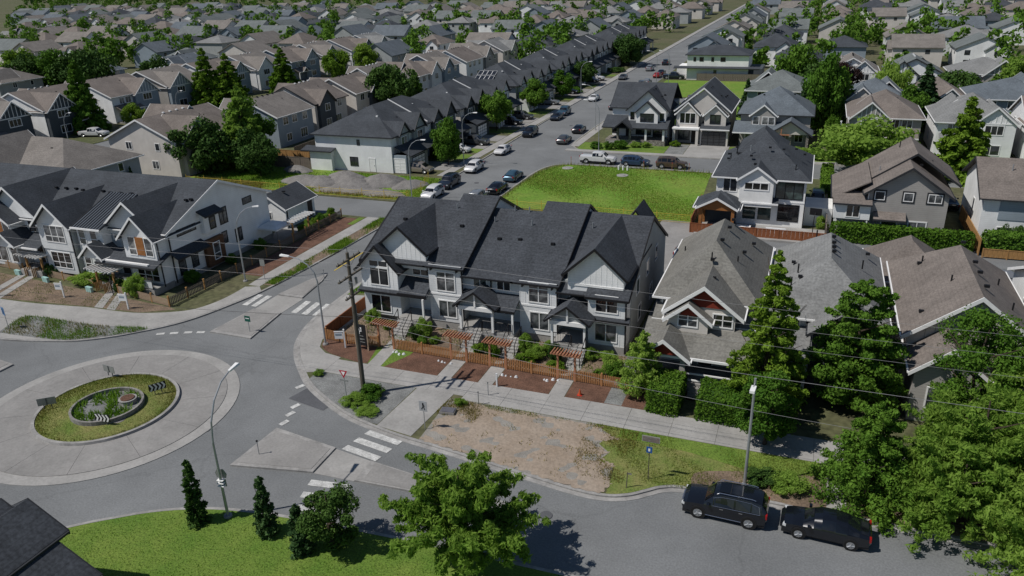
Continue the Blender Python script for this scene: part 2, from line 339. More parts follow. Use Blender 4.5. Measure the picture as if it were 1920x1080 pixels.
    def win(s, face, u, p, z, w, h, n=2, fm=None, gm=None, tr=0, trim=.1):
        fm = fm or M_WHITE; gm = gm or (M_GL, M_GLB, M_GL, M_GLW, M_GLT, M_GLB, M_GLD)[(s.n*5+len(s.root.name)) % 7]; s.n += 1
        fr, pn = window_meshes(w, h, n, fm, gm, tr, trim)
        loc = (u, p, z) if face in 'fb' else (p, u, z); loc = (loc[0]-s.off[0], loc[1]-s.off[1], z)
        o = link('window', fr, None, s.root, loc, FACE[face]); link('pane', pn, None, o); return o
    def door(s, face, u, p, z, w=1.0, h=2.1, m=None, fm=None):
        key = ('door', w, h, (m or M_DOOR).name, (fm or M_WHITE).name)
        if key not in WCACHE:
            a = MB().box(-w/2,w/2,-.03,.01,0,h); f = MB().box(-w/2-.1,-w/2,-.06,.01,0,h+.1).box(w/2,w/2+.1,-.06,.01,0,h+.1).box(-w/2,w/2,-.06,.01,h,h+.1)
            k = MB().box(w/2-.14,w/2-.08,-.09,-.03,.95,1.1)
            WCACHE[key] = (a.mesh('door'), f.mesh('door_frame'), k.mesh('handle'))
            for me, mm in zip(WCACHE[key], (m or M_DOOR, fm or M_WHITE, M_STEEL)): me.materials.append(mm)
        a, f, k = WCACHE[key]; loc = (u, p, z) if face in 'fb' else (p, u, z); loc = (loc[0]-s.off[0], loc[1]-s.off[1], z)
        o = link('door', a, None, s.root, loc, FACE[face]); link('door_frame', f, None, o); link('handle', k, None, o); return o
    def garage(s, face, u, p, z, w, h, m, cols=4, rows=4, fm=None):
        loc = (u, p, z) if face in 'fb' else (p, u, z); loc = (loc[0]-s.off[0], loc[1]-s.off[1], z)
        fr = MB().box(-w/2-.1,w/2+.1,-.05,.01,h,h+.12).box(-w/2-.1,-w/2,-.05,.01,0,h).box(w/2,w/2+.1,-.05,.01,0,h)
        for i in range(rows+1): z0 = h*i/rows; fr.box(-w/2,w/2,-.04,.01,max(0,z0-.03),min(h,z0+.03))
        for i in range(1, cols): x = -w/2+w*i/cols; fr.box(x-.03,x+.03,-.036,.01,.03,h-.03)
        o = link('garage_door', fr.mesh('garage_door'), fm or M_BLACK, s.root, loc, FACE[face])
        pm = MB().box(-w/cols/2+.03, w/cols/2-.03, -.02, .008, .03, h/rows-.03).mesh('panel'); pm.materials.append(m)
        for i in range(cols):
            for j in range(rows): link('panel', pm, None, o, (-w/2+w*(i+.5)/cols, 0, h*j/rows))
        return o
    def post(s, x, y, z0, z1, w=.2, m=None, name='post'):
        return s.add(name, MB().box(x-w/2,x+w/2,y-w/2,y+w/2,z0,z1), m or M_WHITE)
    def vents(s, pts, m=None):
        me = WCACHE.get('vent')
        if me is None:
            me = MB().extx([(-.16,0),(.16,0),(.16,.10),(.05,.2),(-.16,.2)], -.16, .16).mesh('roof_vent'); me.materials.append(M_BLACK); WCACHE['vent'] = me
            mw = me.copy(); mw.materials.clear(); mw.materials.append(M_WHITE); WCACHE['ventw'] = mw
            mp = MB().cyl(0,0,-.2,.55,.06,n=6).mesh('vent_pipe'); mp.materials.append(M_STEEL); WCACHE['pipe'] = mp
            mq = mp.copy(); mq.materials.clear(); mq.materials.append(M_BLACK); WCACHE['pipeb'] = mq
        for p in pts:
            k = p[3] if len(p) > 3 else 'vent'
            link('vent_pipe' if 'pipe' in k else 'roof_vent', WCACHE[k], None, s.root, (p[0]-s.off[0], p[1]-s.off[1], p[2]))
    def battens(s, x0, x1, y, zf0, zf1, m, step=.42, name='board_and_batten_siding', axis='x', out=-1):
        """vertical battens on a wall face; zf0/zf1 give the foot and head height at x"""
        mb = MB(); n = max(1, int((x1-x0)/step))
        for i in range(n+1):
            x = x0+(x1-x0)*i/n; a, b = zf0(x), zf1(x)
            if b-a > .1:
                if axis == 'x': mb.box(x-.022, x+.022, min(y, y+out*.014), max(y, y+out*.014), a, b)
                else: mb.box(min(y, y+out*.03), max(y, y+out*.03), x-.03, x+.03, a, b)
        return s.add(name, mb, m)
    def stairs(s, x0, x1, ytop, ztop, zbot, n, m, run=.29):
        """a flight going down towards -y"""
        mb = MB(); dz = (ztop-zbot)/n
        for i in range(n): mb.box(x0, x1, ytop-(i+1)*run, ytop-i*run+.001*i, zbot-.1, ztop-dz*(i+1)+.0)
        return s.add('stairs', mb, m)
    def railing(s, pts, z, h=.95, m=None, step=.13, name='railing'):
        """posts, rails and balusters along pts [(x,y)], z = list of foot heights"""
        mb = MB()
        for (a, b), (za, zb) in zip(zip(pts, pts[1:]), zip(z, z[1:])):
            d = math.hypot(b[0]-a[0], b[1]-a[1]); k = max(1, int(d/step))
            mb.tube([(a[0],a[1],za+h),(b[0],b[1],zb+h)], .035, 4); mb.tube([(a[0],a[1],za+.12),(b[0],b[1],zb+.12)], .02, 4)
            for i in range(k+1):
                t = i/k; x, y, q = a[0]+(b[0]-a[0])*t, a[1]+(b[1]-a[1])*t, za+(zb-za)*t; r = .03 if i in (0, k) else .011
                mb.box(x-r, x+r, y-r, y+r, q+(0 if i in (0, k) else .12), q+h)
        return s.add(name, mb, m or M_BLACK)

# ---------------------------------------------------------------- ground, roads, pavements
def smooth(pts, k=5):
    """Catmull-Rom through pts"""
    out = []; n = len(pts)
    for i in range(n-1):
        p0, p1, p2, p3 = pts[max(i-1,0)], pts[i], pts[i+1], pts[min(i+2,n-1)]
        for j in range(k):
            t = j/k
            out.append(tuple(.5*((2*b)+(-a+c)*t+(2*a-5*b+4*c-d)*t*t+(-a+3*b-3*c+d)*t**3) for a, b, c, d in zip(p0,p1,p2,p3)))
    return out+[tuple(pts[-1])]
def offset(pl, d):
    """polyline moved d to its left"""
    out = []; n = len(pl)
    for i in range(n):
        a, b = pl[max(i-1,0)], pl[min(i+1,n-1)]; dx, dy = b[0]-a[0], b[1]-a[1]; l = math.hypot(dx, dy) or 1
        out.append((pl[i][0]-dy/l*d, pl[i][1]+dx/l*d))
    return out
def ribbon(mb, pl, d0, d1, z0, z1):
    A, B = offset(pl, d0), offset(pl, d1)
    for i in range(len(pl)-1):
        (ax,ay),(bx,by),(cx,cy),(dx,dy) = A[i], A[i+1], B[i+1], B[i]
        mb.quad((ax,ay,z1),(bx,by,z1),(cx,cy,z1),(dx,dy,z1))
        mb.quad((ax,ay,z0),(bx,by,z0),(bx,by,z1),(ax,ay,z1)); mb.quad((dx,dy,z0),(cx,cy,z0),(cx,cy,z1),(dx,dy,z1))
    for i in (0, -1):
        (ax,ay),(dx,dy) = A[i], B[i]; mb.quad((ax,ay,z0),(dx,dy,z0),(dx,dy,z1),(ax,ay,z1))
    return mb
def struct(name, mb, m, parent=None):
    o = link(name, mb.mesh(name), m, parent)
    if parent is None: tag(o, kind='structure')
    return o
def sheet(name, poly, z, m, parent=None): return struct(name, MB().poly([(x,y,z) for x,y in poly]), m, parent)
def rect(x0, x1, y0, y1): return [(x0,y0),(x1,y0),(x1,y1),(x0,y1)]
def slab(name, poly, z0, z1, m, parent=None): return struct(name, MB().prism(poly, z0, z1), m, parent)

g0 = MB()                                       # one sheet to the horizon
for i in range(-8, 8):
    for j in range(-4, 12): g0.poly([(i*600,j*600,-.02),((i+1)*600,j*600,-.02),((i+1)*600,(j+1)*600,-.02),(i*600,(j+1)*600,-.02)])
struct('ground', g0, M_GROUND)
road = sheet('road', rect(-170, 140, 8, 56), .004, M_ASPH)
sheet('road', rect(-56, -36, -60, 640), .008, M_ASPH)
sheet('road', rect(-120, 140, 83, 92), .012, M_ASPH)
sheet('road', rect(-44, 140, 117, 129), .016, M_ASPH)
sheet('road', rect(-44, 140, 180, 189), .020, M_ASPH)
sheet('road', rect(-132, -119, 60, 420), .024, M_ASPH)

KR = smooth([(-41.6,84),(-41.6,72),(-41.6,62),(-41.2,54.8),(-40.1,50.7),(-38.5,48),(-36.4,45.7),(-34.2,43.7),(-31.4,42.0),(-28.9,40.8),(-26,40.0),(-23.9,39.6),(-20.5,39.15),(-14.2,38.2),(-11,37.75),(-9.1,37.8),(-7.8,38.3),(-6.9,39),(-6,39.7),(-4.6,40.1),(0,40.3),(12,40.4),(30,40.5),(140,40.5)])
KL = smooth([(-170,40.6),(-100,40.8),(-75,41.3),(-66.5,42.1),(-61.4,43.3),(-58.6,44.4),(-55.7,46.7),(-52.8,50.3),(-51.1,55.2),(-50.2,60),(-49.5,70),(-49.2,80),(-49.2,84)])
KS = smooth([(-42.4,-58),(-42.2,5),(-41.6,17),(-39.6,23.2),(-36,26.6),(-32.6,28.5),(-28.6,29.5),(-22,30.1),(-10,30.6),(20,31),(140,31)])
KN = smooth([(-50.2,91.5),(-50.6,100),(-51,122),(-51.6,160),(-51.8,220),(-51.8,640)], 3)
KB = smooth([(-39.7,91.5),(-39.6,104),(-39.4,112),(-38.4,116.4),(-36,118.2),(-30,118.4),(0,118.4),(140,118.4)], 4)
KC = smooth([(140,127.6),(0,127.6),(-33,127.6),(-36.5,128.6),(-38.8,131.4),(-39.7,136),(-39.7,160),(-39.7,181)], 4)
def block(poly, m=M_GROUND, name='verge'): return slab(name, poly, -.3, GZ, m)
block(KR + [(140,84)])
block([(-170,84)] + KL)
block(KS + [(140,-60),(-42.4,-60)], M_LAWN, 'lawn')
block([(-118,91.5)] + KN + [(-118,640)])
block([(140,91.5)] + KB[::-1])
block(KC + [(140,181)])
block(rect(-39.7,140,188,640)); block(rect(-220,-131,60,420)); block(rect(-170,-119,84.6,91)) 
kb = MB()
for K, sg in ((KR, 1), (KL, 1), (KS, -1), (KN, 1), (KB, 1), (KC, -1)):
    if K is KN: sg = 1
    inn = sg if K not in (KC,) else -1
    ribbon(kb, K, inn*.02 if False else -.06, .16, -.2, GZ+.012)
struct('kerb', kb, M_KERB)
gt = MB()                                       # concrete gutter pans along the carriageway
for K in (KR, KL, KS, KN, KB, KC): ribbon(gt, K, -.40 if K in (KR, KS, KC) else .40, -.06 if K in (KR, KS, KC) else .16, -.1, .032)
struct('gutter', gt, M_KERB)

# pavement in front of the grey townhouses: corner slab, then separate slabs along the street
PZ = GZ+.022
cn = [p for p in offset(KR, .17) if p[1] < 61 and p[0] < -35.3 and p[1] > 45.2]
pav = slab('pavement', cn + [(-34.6,45.9),(-34.6,48.5),(-36.3,48.8),(-37.4,49.6),(-38,50.9),(-38.1,54),(-38.1,61)], 0, PZ, M_CONC)
k = 0; x = -34.58
while x < 60:
    L_ = 3.1
    slab('paving_slab', rect(x, x+L_-.02, 45.35 if x > -23 else 45.9, 48.12), 0, PZ-.002*(k % 3), M_CONC, pav); x += L_; k += 1
slab('paving_slab', [(-26.4,40.25),(-23.45,39.8),(-23.0,45.88),(-26.1,45.88)], 0, PZ+.004, M_CONC, pav)
slab('paving_slab', rect(-39.75,-38.1,61.02,84), 0, PZ, M_CONC, pav)
slab('lawn', [(-41.4,60.5),(-39.78,61.3),(-39.78,84),(-41.4,84)], 0, GZ+.012, M_LAWN)
# corner by the utility pole, dirt strip and worn lawn along the front street
cg = [p for p in offset(KR, .17) if -35.2 < p[0] < -26.5 and p[1] > 40]
slab('gravel_bed', [(-26.2,45.86),(-35.1,45.86)] + cg + [(-26.45,40.4)], 0, GZ+.008, M_GRAV)
cg = [p for p in offset(KR, .17) if -23.3 < p[0] < -9.3]
BGP = cg + [(-9.0,39.2),(-10.1,40.0),(-9.2,40.9),(-10.6,41.6),(-9.9,42.4),(-10.9,43.3),(-9.7,43.9),(-11.4,44.6),(-10.9,45.1),(-14.5,45.0),(-17,45.25),(-19.5,44.9),(-21.2,45.2),(-22.6,44.2),(-21.9,43.2),(-22.9,42.2),(-22.4,41.0)]
slab('gravel_strip', cg + [(-9.3,45.3),(-23.0,45.3)], 0, GZ+.010, M_GRAVL)
def bump_sheet(name, poly, m, z, amp, cell=.22, keep=None, seed=1):
    """uneven ground inside poly, with a ragged edge"""
    xs = [p[0] for p in poly]; ys = [p[1] for p in poly]; nx = int((max(xs)-min(xs))/cell)+2; ny = int((max(ys)-min(ys))/cell)+2
    def hgt(x, y): return amp*(.5*math.sin(x*1.9+math.sin(y*1.3)*1.5+seed)+.35*math.sin(y*3.1+x*.9)+.3*math.sin((x*.8+y*2.6)*1.7)+.25*math.sin(x*5.3-y*4.1))
    def inside(x, y):
        r = False; j = len(poly)-1
        for i in range(len(poly)):
            if (poly[i][1] > y) != (poly[j][1] > y) and x < (poly[j][0]-poly[i][0])*(y-poly[i][1])/(poly[j][1]-poly[i][1]+1e-9)+poly[i][0]: r = not r
            j = i
        return r
    mb = MB(); idx = {}
    for i in range(nx):
        for j in range(ny):
            x, y = min(xs)+i*cell, min(ys)+j*cell
            if inside(x+cell/2, y+cell/2) and (keep is None or keep(x, y)):
                q = []
                for di, dj in ((0,0),(1,0),(1,1),(0,1)):
                    k_ = (i+di, j+dj)
                    if k_ not in idx: xx, yy = min(xs)+k_[0]*cell, min(ys)+k_[1]*cell; idx[k_] = len(mb.v); mb.v.append((xx+.3*cell*math.sin(yy*9+xx*5), yy+.3*cell*math.sin(xx*8-yy*3), z+hgt(xx, yy)))
                    q.append(idx[k_])
                mb.f.append(tuple(q))
    return tag(link(name, mb.mesh(name, smooth=True), m), kind='structure')
bump_sheet('bare_ground', BGP, M_SAND, GZ+.026, .030, cell=.16)
0 and slab('gravel_patch', smooth([(-18.6,45.1),(-15.2,45.2),(-12.2,44.9),(-13.0,43.6),(-14.6,42.6),(-16.2,43.2),(-18.6,45.1)], 4)[:-1], 0, GZ+.016, M_GRAV)
0 and slab('gravel_patch', smooth([(-23.2,44.6),(-21.6,44.9),(-20.8,43.0),(-22.0,41.2),(-23.3,40.2),(-23.2,44.6)], 4)[:-1], 0, GZ+.015, M_GRAV)
0 and slab('gravel_patch', smooth([(-14.0,39.4),(-11.0,39.0),(-9.0,39.2),(-9.6,40.4),(-11.8,40.3),(-14.0,39.4)], 4)[:-1], 0, GZ+.018, M_GRAV)
cg = [p for p in offset(KR, .17) if -9.28 <= p[0] < 3]
slab('lawn', cg + [(3,45.3),(-11.8,45.3),(-10.4,44.2),(-10.9,43.0),(-10.0,42.2),(-10.4,41.2),(-9.28,40.6)], 0, GZ+.014, M_DRYL)
slab('lawn', [(-9.9,44.2),(-5,43.9),(3,42.2),(3,45.28),(-9.9,45.28)], 0, GZ+.020, M_LAWN)
slab('garden_bed', smooth([(-4.4,40.5),(-2.6,40.4),(0,40.5),(3.4,40.6),(3.4,43.6),(0,43.2),(-2.4,42.6),(-4.3,41.8),(-4.4,40.5)], 4)[:-1], 0, GZ+.026, M_SOIL)
slab('path', rect(3.4,4.5,40.6,45.3), 0, GZ+.03, M_CONC)
slab('garden_bed', rect(4.52,40,40.6,45.3), 0, GZ+.028, M_SOIL)
# beds and front walks of the grey townhouses
bz = GZ+.010
slab('mulch_bed', smooth([(-37.9,51.2),(-37.4,49.9),(-36.2,49.0),(-34.5,48.55),(-32.0,48.3),(-32.0,50.6),(-34,51.2),(-37.9,51.2)], 4)[:-1], 0, bz, M_MULCH)
for x0, x1 in ((-30.3,-25.5),(-24.2,-22.0),(-20.7,-16.2),(-14.9,-9.0)): slab('mulch_bed', rect(x0,x1,48.14,51.2), 0, bz, M_MULCH)
slab('lawn', [(-31.9,48.3),(-31.2,48.2),(-31.3,51.2),(-32.6,51.2)], 0, bz+.004, M_LAWN)
slab('lawn', [(-30.9,48.2),(-30.3,48.2),(-29.2,50.7),(-29.2,51.2),(-30.9,51.2)], 0, bz+.005, M_LAWN)
WALKS = [(-32.2,-31.0),(-25.45,-24.25),(-21.95,-20.75),(-16.15,-14.95)]
for i, (x0, x1) in enumerate(WALKS):
    ye = 53.6 if i else 53.4
    slab('path', [(x0+.4,48.13),(x1+.4,48.13),(x1,ye),(x0,ye)] if i == 0 else rect(x0,x1,48.13,ye), 0, GZ+.024, M_CONC)
slab('garden_bed', rect(-37.9,-10.4,51.22,56.6), 0, GZ+.006, M_SOIL)
slab('path', rect(-38.0,-37.4,53,73), 0, GZ+.02, M_CONC)
slab('gravel_yard', rect(-11.9,-10.6,48.2,74), 0, GZ+.012, M_GRAV)
slab('parking_pad', rect(-37,60,74.5,84), 0, GZ+.01, M_CONC2)

# north-west block: curved pavement and verge
sw = [p for p in offset(KL, .17) if p[1] < 59.6]
inn = smooth([(-52.95,84),(-53,72),(-53,63),(-52.75,57),(-53.4,53.7),(-55,51.9),(-59,50.35),(-64.5,50.0),(-67.3,49.6),(-75,48.9),(-100,48.7),(-170,48.7)])
lower = [p for p in inn if p[1] < 59.6]
pav2 = slab('pavement', sw + [(-51.4,59.6)] + lower, 0, PZ, M_CONC)
slab('paving_slab', [(-51.4,59.62),(-51.1,84),(-52.95,84),(-53,72),(-53,63),(-52.8,59.62)], 0, PZ-.003, M_CONC, pav2)
slab('verge_soil', [(-50.1,60.2),(-49.4,70),(-49.1,84),(-51.05,84),(-51.35,60.2)], 0, GZ+.008, M_SOIL)
gtri = smooth([(-67.8,43.0),(-68.6,46.4),(-64,46.9),(-59.7,47.1),(-55.2,48.0),(-55.6,46.9),(-58.7,44.6),(-61.4,43.5),(-67.8,43.0)], 4)[:-1]
slab('gravel_verge', gtri, 0, PZ+.012, M_GRAV)
slab('garden_bed', [(-84,54.5),(-56.7,52.5),(-55.6,52.2),(-58.6,50.6),(-64.3,50.25),(-75,49.1),(-100,49.0),(-100,56)], 0, GZ+.008, M_SOIL)
for (a, b, c, d) in ((-66.4,-65.5,-63.9,-62.9),(-65.0,-64.1,-62.3,-61.3)):
    slab('path', [(c,50.2),(d,50.3),(b,54.6),(a,54.5)], 0, GZ+.03, M_CONC)
for (a, b, c, d) in ((-79.8,-78.9,-77.9,-76.9),(-78.4,-77.5,-76.3,-75.3)):
    slab('path', [(c,48.95),(d,49.0),(b,55.2),(a,55.2)], 0, GZ+.03, M_CONC)
slab('mulch_bed', rect(-56.2,-53.1,62,83), 0, GZ+.011, M_MULCH)
slab('path', rect(-53.9,-53.1,80.5,83.5), 0, GZ+.02, M_LAWN)
slab('patio', rect(-61,-56.6,71.5,78), 0, GZ+.014, M_CONC2)

# the vacant lots
slab('field', [(-39.3,93.2),(-38.9,112),(-37.6,116.3),(-35.6,117.9),(-13.2,117.9),(-12.2,93.2)], 0, GZ+.02, M_FIELD)
slab('field', [(-50.7,92.2),(-51.2,104.6),(-92,104.6),(-92,92.2)], 0, GZ+.02, M_FIELD)
slab('gravel_drive', rect(-16,-11,84,93.1), 0, GZ+.006, M_CONC2)
slab('pavement', rect(-39.5,140,127.8,129.3), 0, PZ, M_CONC)
slab('pavement', rect(-53.6,-51.9,106,640), 0, PZ, M_CONC)
slab('pavement', rect(-39.5,-38.0,131.5,181), 0, PZ, M_CONC)
slab('lawn', rect(-37.9,-22.6,129.32,135.2), 0, GZ+.01, M_LAWN)
slab('driveway', rect(-19.3,-12.6,127.9,138), 0, PZ+.005, M_CONC)
slab('garden_bed', rect(-22.5,-19.4,129.32,137), 0, GZ+.012, M_GRAV)
slab('lawn', rect(-12.5,120,129.32,137), 0, GZ+.01, M_LAWN)
slab('lawn', rect(-38,6,189,217), 0, GZ+.01, M_FIELD)
slab('lawn', rect(-24,-8,152,178), 0, GZ+.012, M_FIELD)
for y in (112,128,134.5,148,153.5,170,174.5,189,195,210,216,232): slab('driveway', rect(-60.5,-53.7,y-2.6,y+2.6), 0, PZ+.006, M_CONC2)
for y in (119,124,141,162,182,203,224): slab('lawn', rect(-60.5,-53.7,y-1.7,y+1.7), 0, GZ+.02, M_LAWN)

# roundabout
RC = (-47.2, 36.1)
def ring(r, n=72, c=RC): return [(c[0]+r*math.cos(2*math.pi*i/n), c[1]+r*math.sin(2*math.pi*i/n)) for i in range(n)]
slab('roundabout_apron', ring(9.5), -.1, .05, M_CONC)
ap = MB()
for i in range(12):                             # apron cast in bays with joints between them
    a0, a1 = 2*math.pi*i/12+.0015, 2*math.pi*(i+1)/12-.0015
    P = [(RC[0]+8.55*math.cos(a0+(a1-a0)*j/8), RC[1]+8.55*math.sin(a0+(a1-a0)*j/8)) for j in range(9)] + [(RC[0]+4.9*math.cos(a1-(a1-a0)*j/8), RC[1]+4.9*math.sin(a1-(a1-a0)*j/8)) for j in range(9)]
    ap.prism(P, 0, .085)
struct('roundabout_apron', ap, M_CONC2)
ik = MB()
A, B = ring(5.15), ring(4.85)
ik.loft([(x,y,0) for x,y in A], [(x,y,.27) for x,y in ring(5.08)], False); ik.loft([(x,y,.27) for x,y in ring(5.08)], [(x,y,.27) for x,y in B], False); ik.loft([(x,y,.27) for x,y in B], [(x,y,0) for x,y in B], False)
struct('roundabout_kerb', ik, M_KERB)
RW = (-46.65, 35.65)
gm_ = MB(); rings = [(4.85,.20),(4.0,.32),(3.0,.40),(2.45,.42),(0,.42)]
for (r0, z0), (r1, z1) in zip(rings, rings[1:]):
    if r1 == 0: gm_.poly([(x,y,z0) for x,y in ring(r0, 48, RW)])
    else: gm_.loft([(x,y,z0) for x,y in ring(r0, 48, RC if r0 > 4 else RW)], [(x,y,z1) for x,y in ring(r1, 48, RW)], False)
tag(link('lawn', gm_.mesh('lawn', smooth=True), M_DRYL), kind='structure')
rw = MB()
for ra, rb, za, zb in ((2.55,2.55,.2,.74),(2.55,2.38,.74,.74),(2.38,2.38,.74,.35)): rw.loft([(x,y,za) for x,y in ring(ra, 48, RW)], [(x,y,zb) for x,y in ring(rb, 48, RW)], False)
tag(link('planter_ring', rw.mesh('planter_ring'), mat('ring_concrete', (.235,.225,.21), .9, .14, 1.5, hi=(6, .15))), 'low concrete ring wall planter on the roundabout island', 'planter')
slab('gravel_bed', ring(2.38, 48, RW), .3, .44, M_GRAV)
mh = MB().cyl(0,0,0,.32,.62,n=20).cyl(0,0,.32,.36,.66,n=20)
t = empty('manhole', (-45.75,36.75,.43), 0, 'round concrete manhole with rusty lid inside the roundabout planter', 'manhole')
link('manhole_collar', mh.mesh('manhole_collar'), M_KERB, t); link('manhole_lid', MB().cyl(0,0,.36,.42,.5,n=18).mesh('manhole_lid'), M_MULCH, t)
t = empty('manhole', (-44.5,34.6,.36), 0, 'round drain cover in the grass beside the roundabout planter', 'manhole')
link('manhole_lid', MB().cyl(0,0,-.2,.06,.45,n=18).mesh('manhole_lid'), M_PILE, t)

# splitter islands
def island(poly, hub=None):
    k_ = slab('traffic_island', poly, -.1, .13, M_KERB)
    c = (sum(p[0] for p in poly)/len(poly), sum(p[1] for p in poly)/len(poly))
    ins = [(c[0]+(p[0]-c[0])*.9, c[1]+(p[1]-c[1])*.84) for p in poly]
    slab('island_paving', ins, .1, .15, M_CONC2, k_); return k_
island([(-48.9,49.2),(-44.4,49.2),(-45.15,54.7),(-48.35,54.7)])
island([(-48.25,58.4),(-45.35,58.4),(-46.0,62.9),(-46.6,64.8),(-47.5,62.5)])
slab('island_path', rect(-48.3,-45.2,54.72,58.38), -.1, .03, M_CONC)
island([(-33.3,33.0),(-33.1,37.75),(-27.7,36.95),(-27.6,34.1)])
slab('island_path', [(-27.65,34.1),(-27.75,36.95),(-24.7,36.45),(-24.6,34.2)], -.1, .035, M_CONC)
island([(-24.55,34.2),(-24.65,36.4),(-20,35.8),(-14,35.2),(-14,34.7)])
island([(-70,37.0),(-70,40.0),(-60.7,38.9),(-60.7,37.6)])
# painted markings, each a thin sheet on the road
def stripe(poly, name='crosswalk_stripe', z=.030): sheet(name, poly, z, M_PAINT, road)
for x in (-43.9,-42.6,-41.35): pass
for i in range(3): x = -44.75+1.18*i; stripe([(x+.35,55.2),(x+1.0,55.2),(x+.75,58.0),(x+.1,58.0)])
for i in range(2): x = -50.2+1.05*i; stripe([(x,55.3),(x+.62,55.3),(x+.5,58.0),(x-.12,58.0)])
for x0, y0 in ((-26.8,39.15),(-27.05,38.1),(-27.3,37.05)): stripe([(x0,y0),(x0+.15,y0+.56),(x0+3.05,y0+.06),(x0+2.9,y0-.5)])
for x0, y0 in ((-27.2,32.9),(-26.95,31.7),(-26.75,30.5)): stripe([(x0,y0),(x0-.1,y0+.58),(x0+2.6,y0+.95),(x0+2.7,y0+.37)])
for (x, y), a in (((-35.1,43.4),1.1),((-33.7,40.8),1.2),((-33.4,39.75),1.25),((-33.1,38.6),1.3),((-53.1,47.6),.45),((-52,48.1),.45),((-50.85,48.6),.4),((-49.75,49),.35)):
    c, s_ = math.cos(a), math.sin(a); P = [(-.36,-.2),(.36,-.2),(.36,.2),(-.36,.2)]
    stripe([(x+c*u-s_*v, y+s_*u+c*v) for u, v in P], 'yield_dash')
sheet('asphalt_patch', [(-34.9,41.6),(-34.4,43.4),(-31.2,41.75),(-31.35,40.9)], .026, M_ASPH2, road)
for x, y in ((-38.0,36.0),(-44.6,70.0),(-12,35.0),(-46,104),(-45,150)): link('manhole_cover', MB().cyl(0,0,0,.012,.38,n=18).mesh('manhole_cover'), M_ASPH2, road, (x,y,.03))
sheet('centre_line', rect(-46.6,-46.45,66,82), .028, M_YEL, road)

# ---------------------------------------------------------------- the grey townhouse row in the middle
T = House('townhouse_row', 'charcoal-roofed pale grey four-unit townhouse row behind the orange picket fence', 'townhouse', (-24.3,56.6), absolute=True)
MS = .444
T.add('foundation', MB().box(-36.45,-12.15,57.5,72.7,-.2,.7).box(-36.45,-29.95,56.55,57.6,-.2,.7).box(-29.9,-26.8,56.35,57.6,-.2,.7).box(-21.4,-18.1,56.35,57.6,-.2,.7).box(-15.3,-12.15,55.95,57.6,-.2,.7), M_CONC)
for x0, x1, ze, c in ((-36.5,-30.2,6.15,64.2),(-30.2,-26.6,6.15,65.2),(-26.6,-22,5.6,64.4),(-22,-18.0,5.6,65.8),(-18.0,-12.1,5.15,65.5)):
    zr = ze+MS*(c-56.6)
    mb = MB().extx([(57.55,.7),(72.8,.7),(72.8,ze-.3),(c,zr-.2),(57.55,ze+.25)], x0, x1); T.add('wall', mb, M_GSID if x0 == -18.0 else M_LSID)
    T.gable(x0, x1, 56.6, 72.8, ze, zr, 'x', M_RD, M_BLACK, ov=.5, og=.12, c=c, ends=(0, 1 if x1 in (-26.6,-18.0,-12.1) else 0))
T.add('fascia', MB().extx([(56,5.85),(64.2,9.5),(72.9,5.4),(72.9,5.15),(64.2,9.25),(56,5.6)], -36.72, -36.52), M_BLACK)
# unit 1: projecting bay with its own gable, big gable behind, porch at the right
T.gwall(-36.45,-32.75,55.8,57.6,3.2,5.55,7.55,'y',M_WSID)
T.gable(-36.45,-32.75,55.8,60.5,5.6,7.6,'y',M_RD,M_BLACK,ov=.4,og=.45)
T.battens(-36.4,-32.8,55.8,lambda x:3.3,lambda x:5.3+2.0*(1-abs(x+34.6)/1.85),M_WSID)
T.gwall(-34.9,-30.2,56.55,60,5.3,7.2,9.2,'y',M_WSID)
T.gable(-34.9,-30.2,56.55,64.0,7.25,9.3,'y',M_RD,M_BLACK,ov=.35,og=.4)
T.battens(-34.8,-30.3,56.55,lambda x:5.4,lambda x:7.0+2.0*(1-abs(x+32.55)/2.35),M_WSID)
T.wall(-36.45,-32.75,55.95,57.6,.7,3.25,M_LSID)
T.wall(-36.45,-29.95,57.3,57.62,3.2,5.9,M_LSID)
T.shed(-36.75,-29.85,55.45,3.2,56.7,3.75,M_RD,M_BLACK)
T.shed(-32.72,-29.95,55.47,3.3,57.4,4.35,M_RD,M_BLACK)
T.win('f',-34.6,55.8,3.75,1.75,1.55,2,gm=M_GLD); T.win('f',-34.6,55.8,5.5,1.75,.5,2,gm=M_GL)
T.win('f',-34.75,55.95,1.05,1.9,1.55,2,gm=M_GLD)
T.win('f',-31.2,57.3,4.5,1.5,1.0,2,gm=M_GLD)
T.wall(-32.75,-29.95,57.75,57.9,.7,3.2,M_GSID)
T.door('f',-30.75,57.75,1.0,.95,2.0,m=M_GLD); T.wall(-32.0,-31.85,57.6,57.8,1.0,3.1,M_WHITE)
T.post(-30.05,55.1,1.0,3.1,.16)
T.add('porch', MB().box(-32.7,-29.98,55.0,57.7,-.1,1.0), M_CONC)
# units 2 and 3: flush bays with recessed porches between
for x0, x1, y0, zt, mm in ((-29.9,-26.75,56.3,6.05,M_LSID),(-21.4,-18.1,56.3,5.5,M_WSID)):
    T.wall(x0,x1,y0,57.6,.7,zt,mm); xc = (x0+x1)/2
    T.win('f',xc+.05,y0,3.7,1.65,1.7,2,gm=M_GLB,tr=.7); T.win('f',xc+.1,y0,1.2,1.6,1.5,2,gm=M_GLB)
    T.add('belt_board', MB().box(x0-.03,x1+.03,y0-.04,y0-.001,3.25,3.42), M_WHITE)
    for sx in (x0+.35, x1-.35): T.add('bracket', MB().box(sx-.06,sx+.06,y0-.35,y0-.002,zt-.45,zt-.15), M_BLACK)
    T.add('downspout', MB().box(x1+.02,x1+.12,y0-.12,y0-.02,.2,zt), M_BLACK)
T.battens(-21.35,-18.15,56.3,lambda x:3.5,lambda x:5.4,M_WSID)
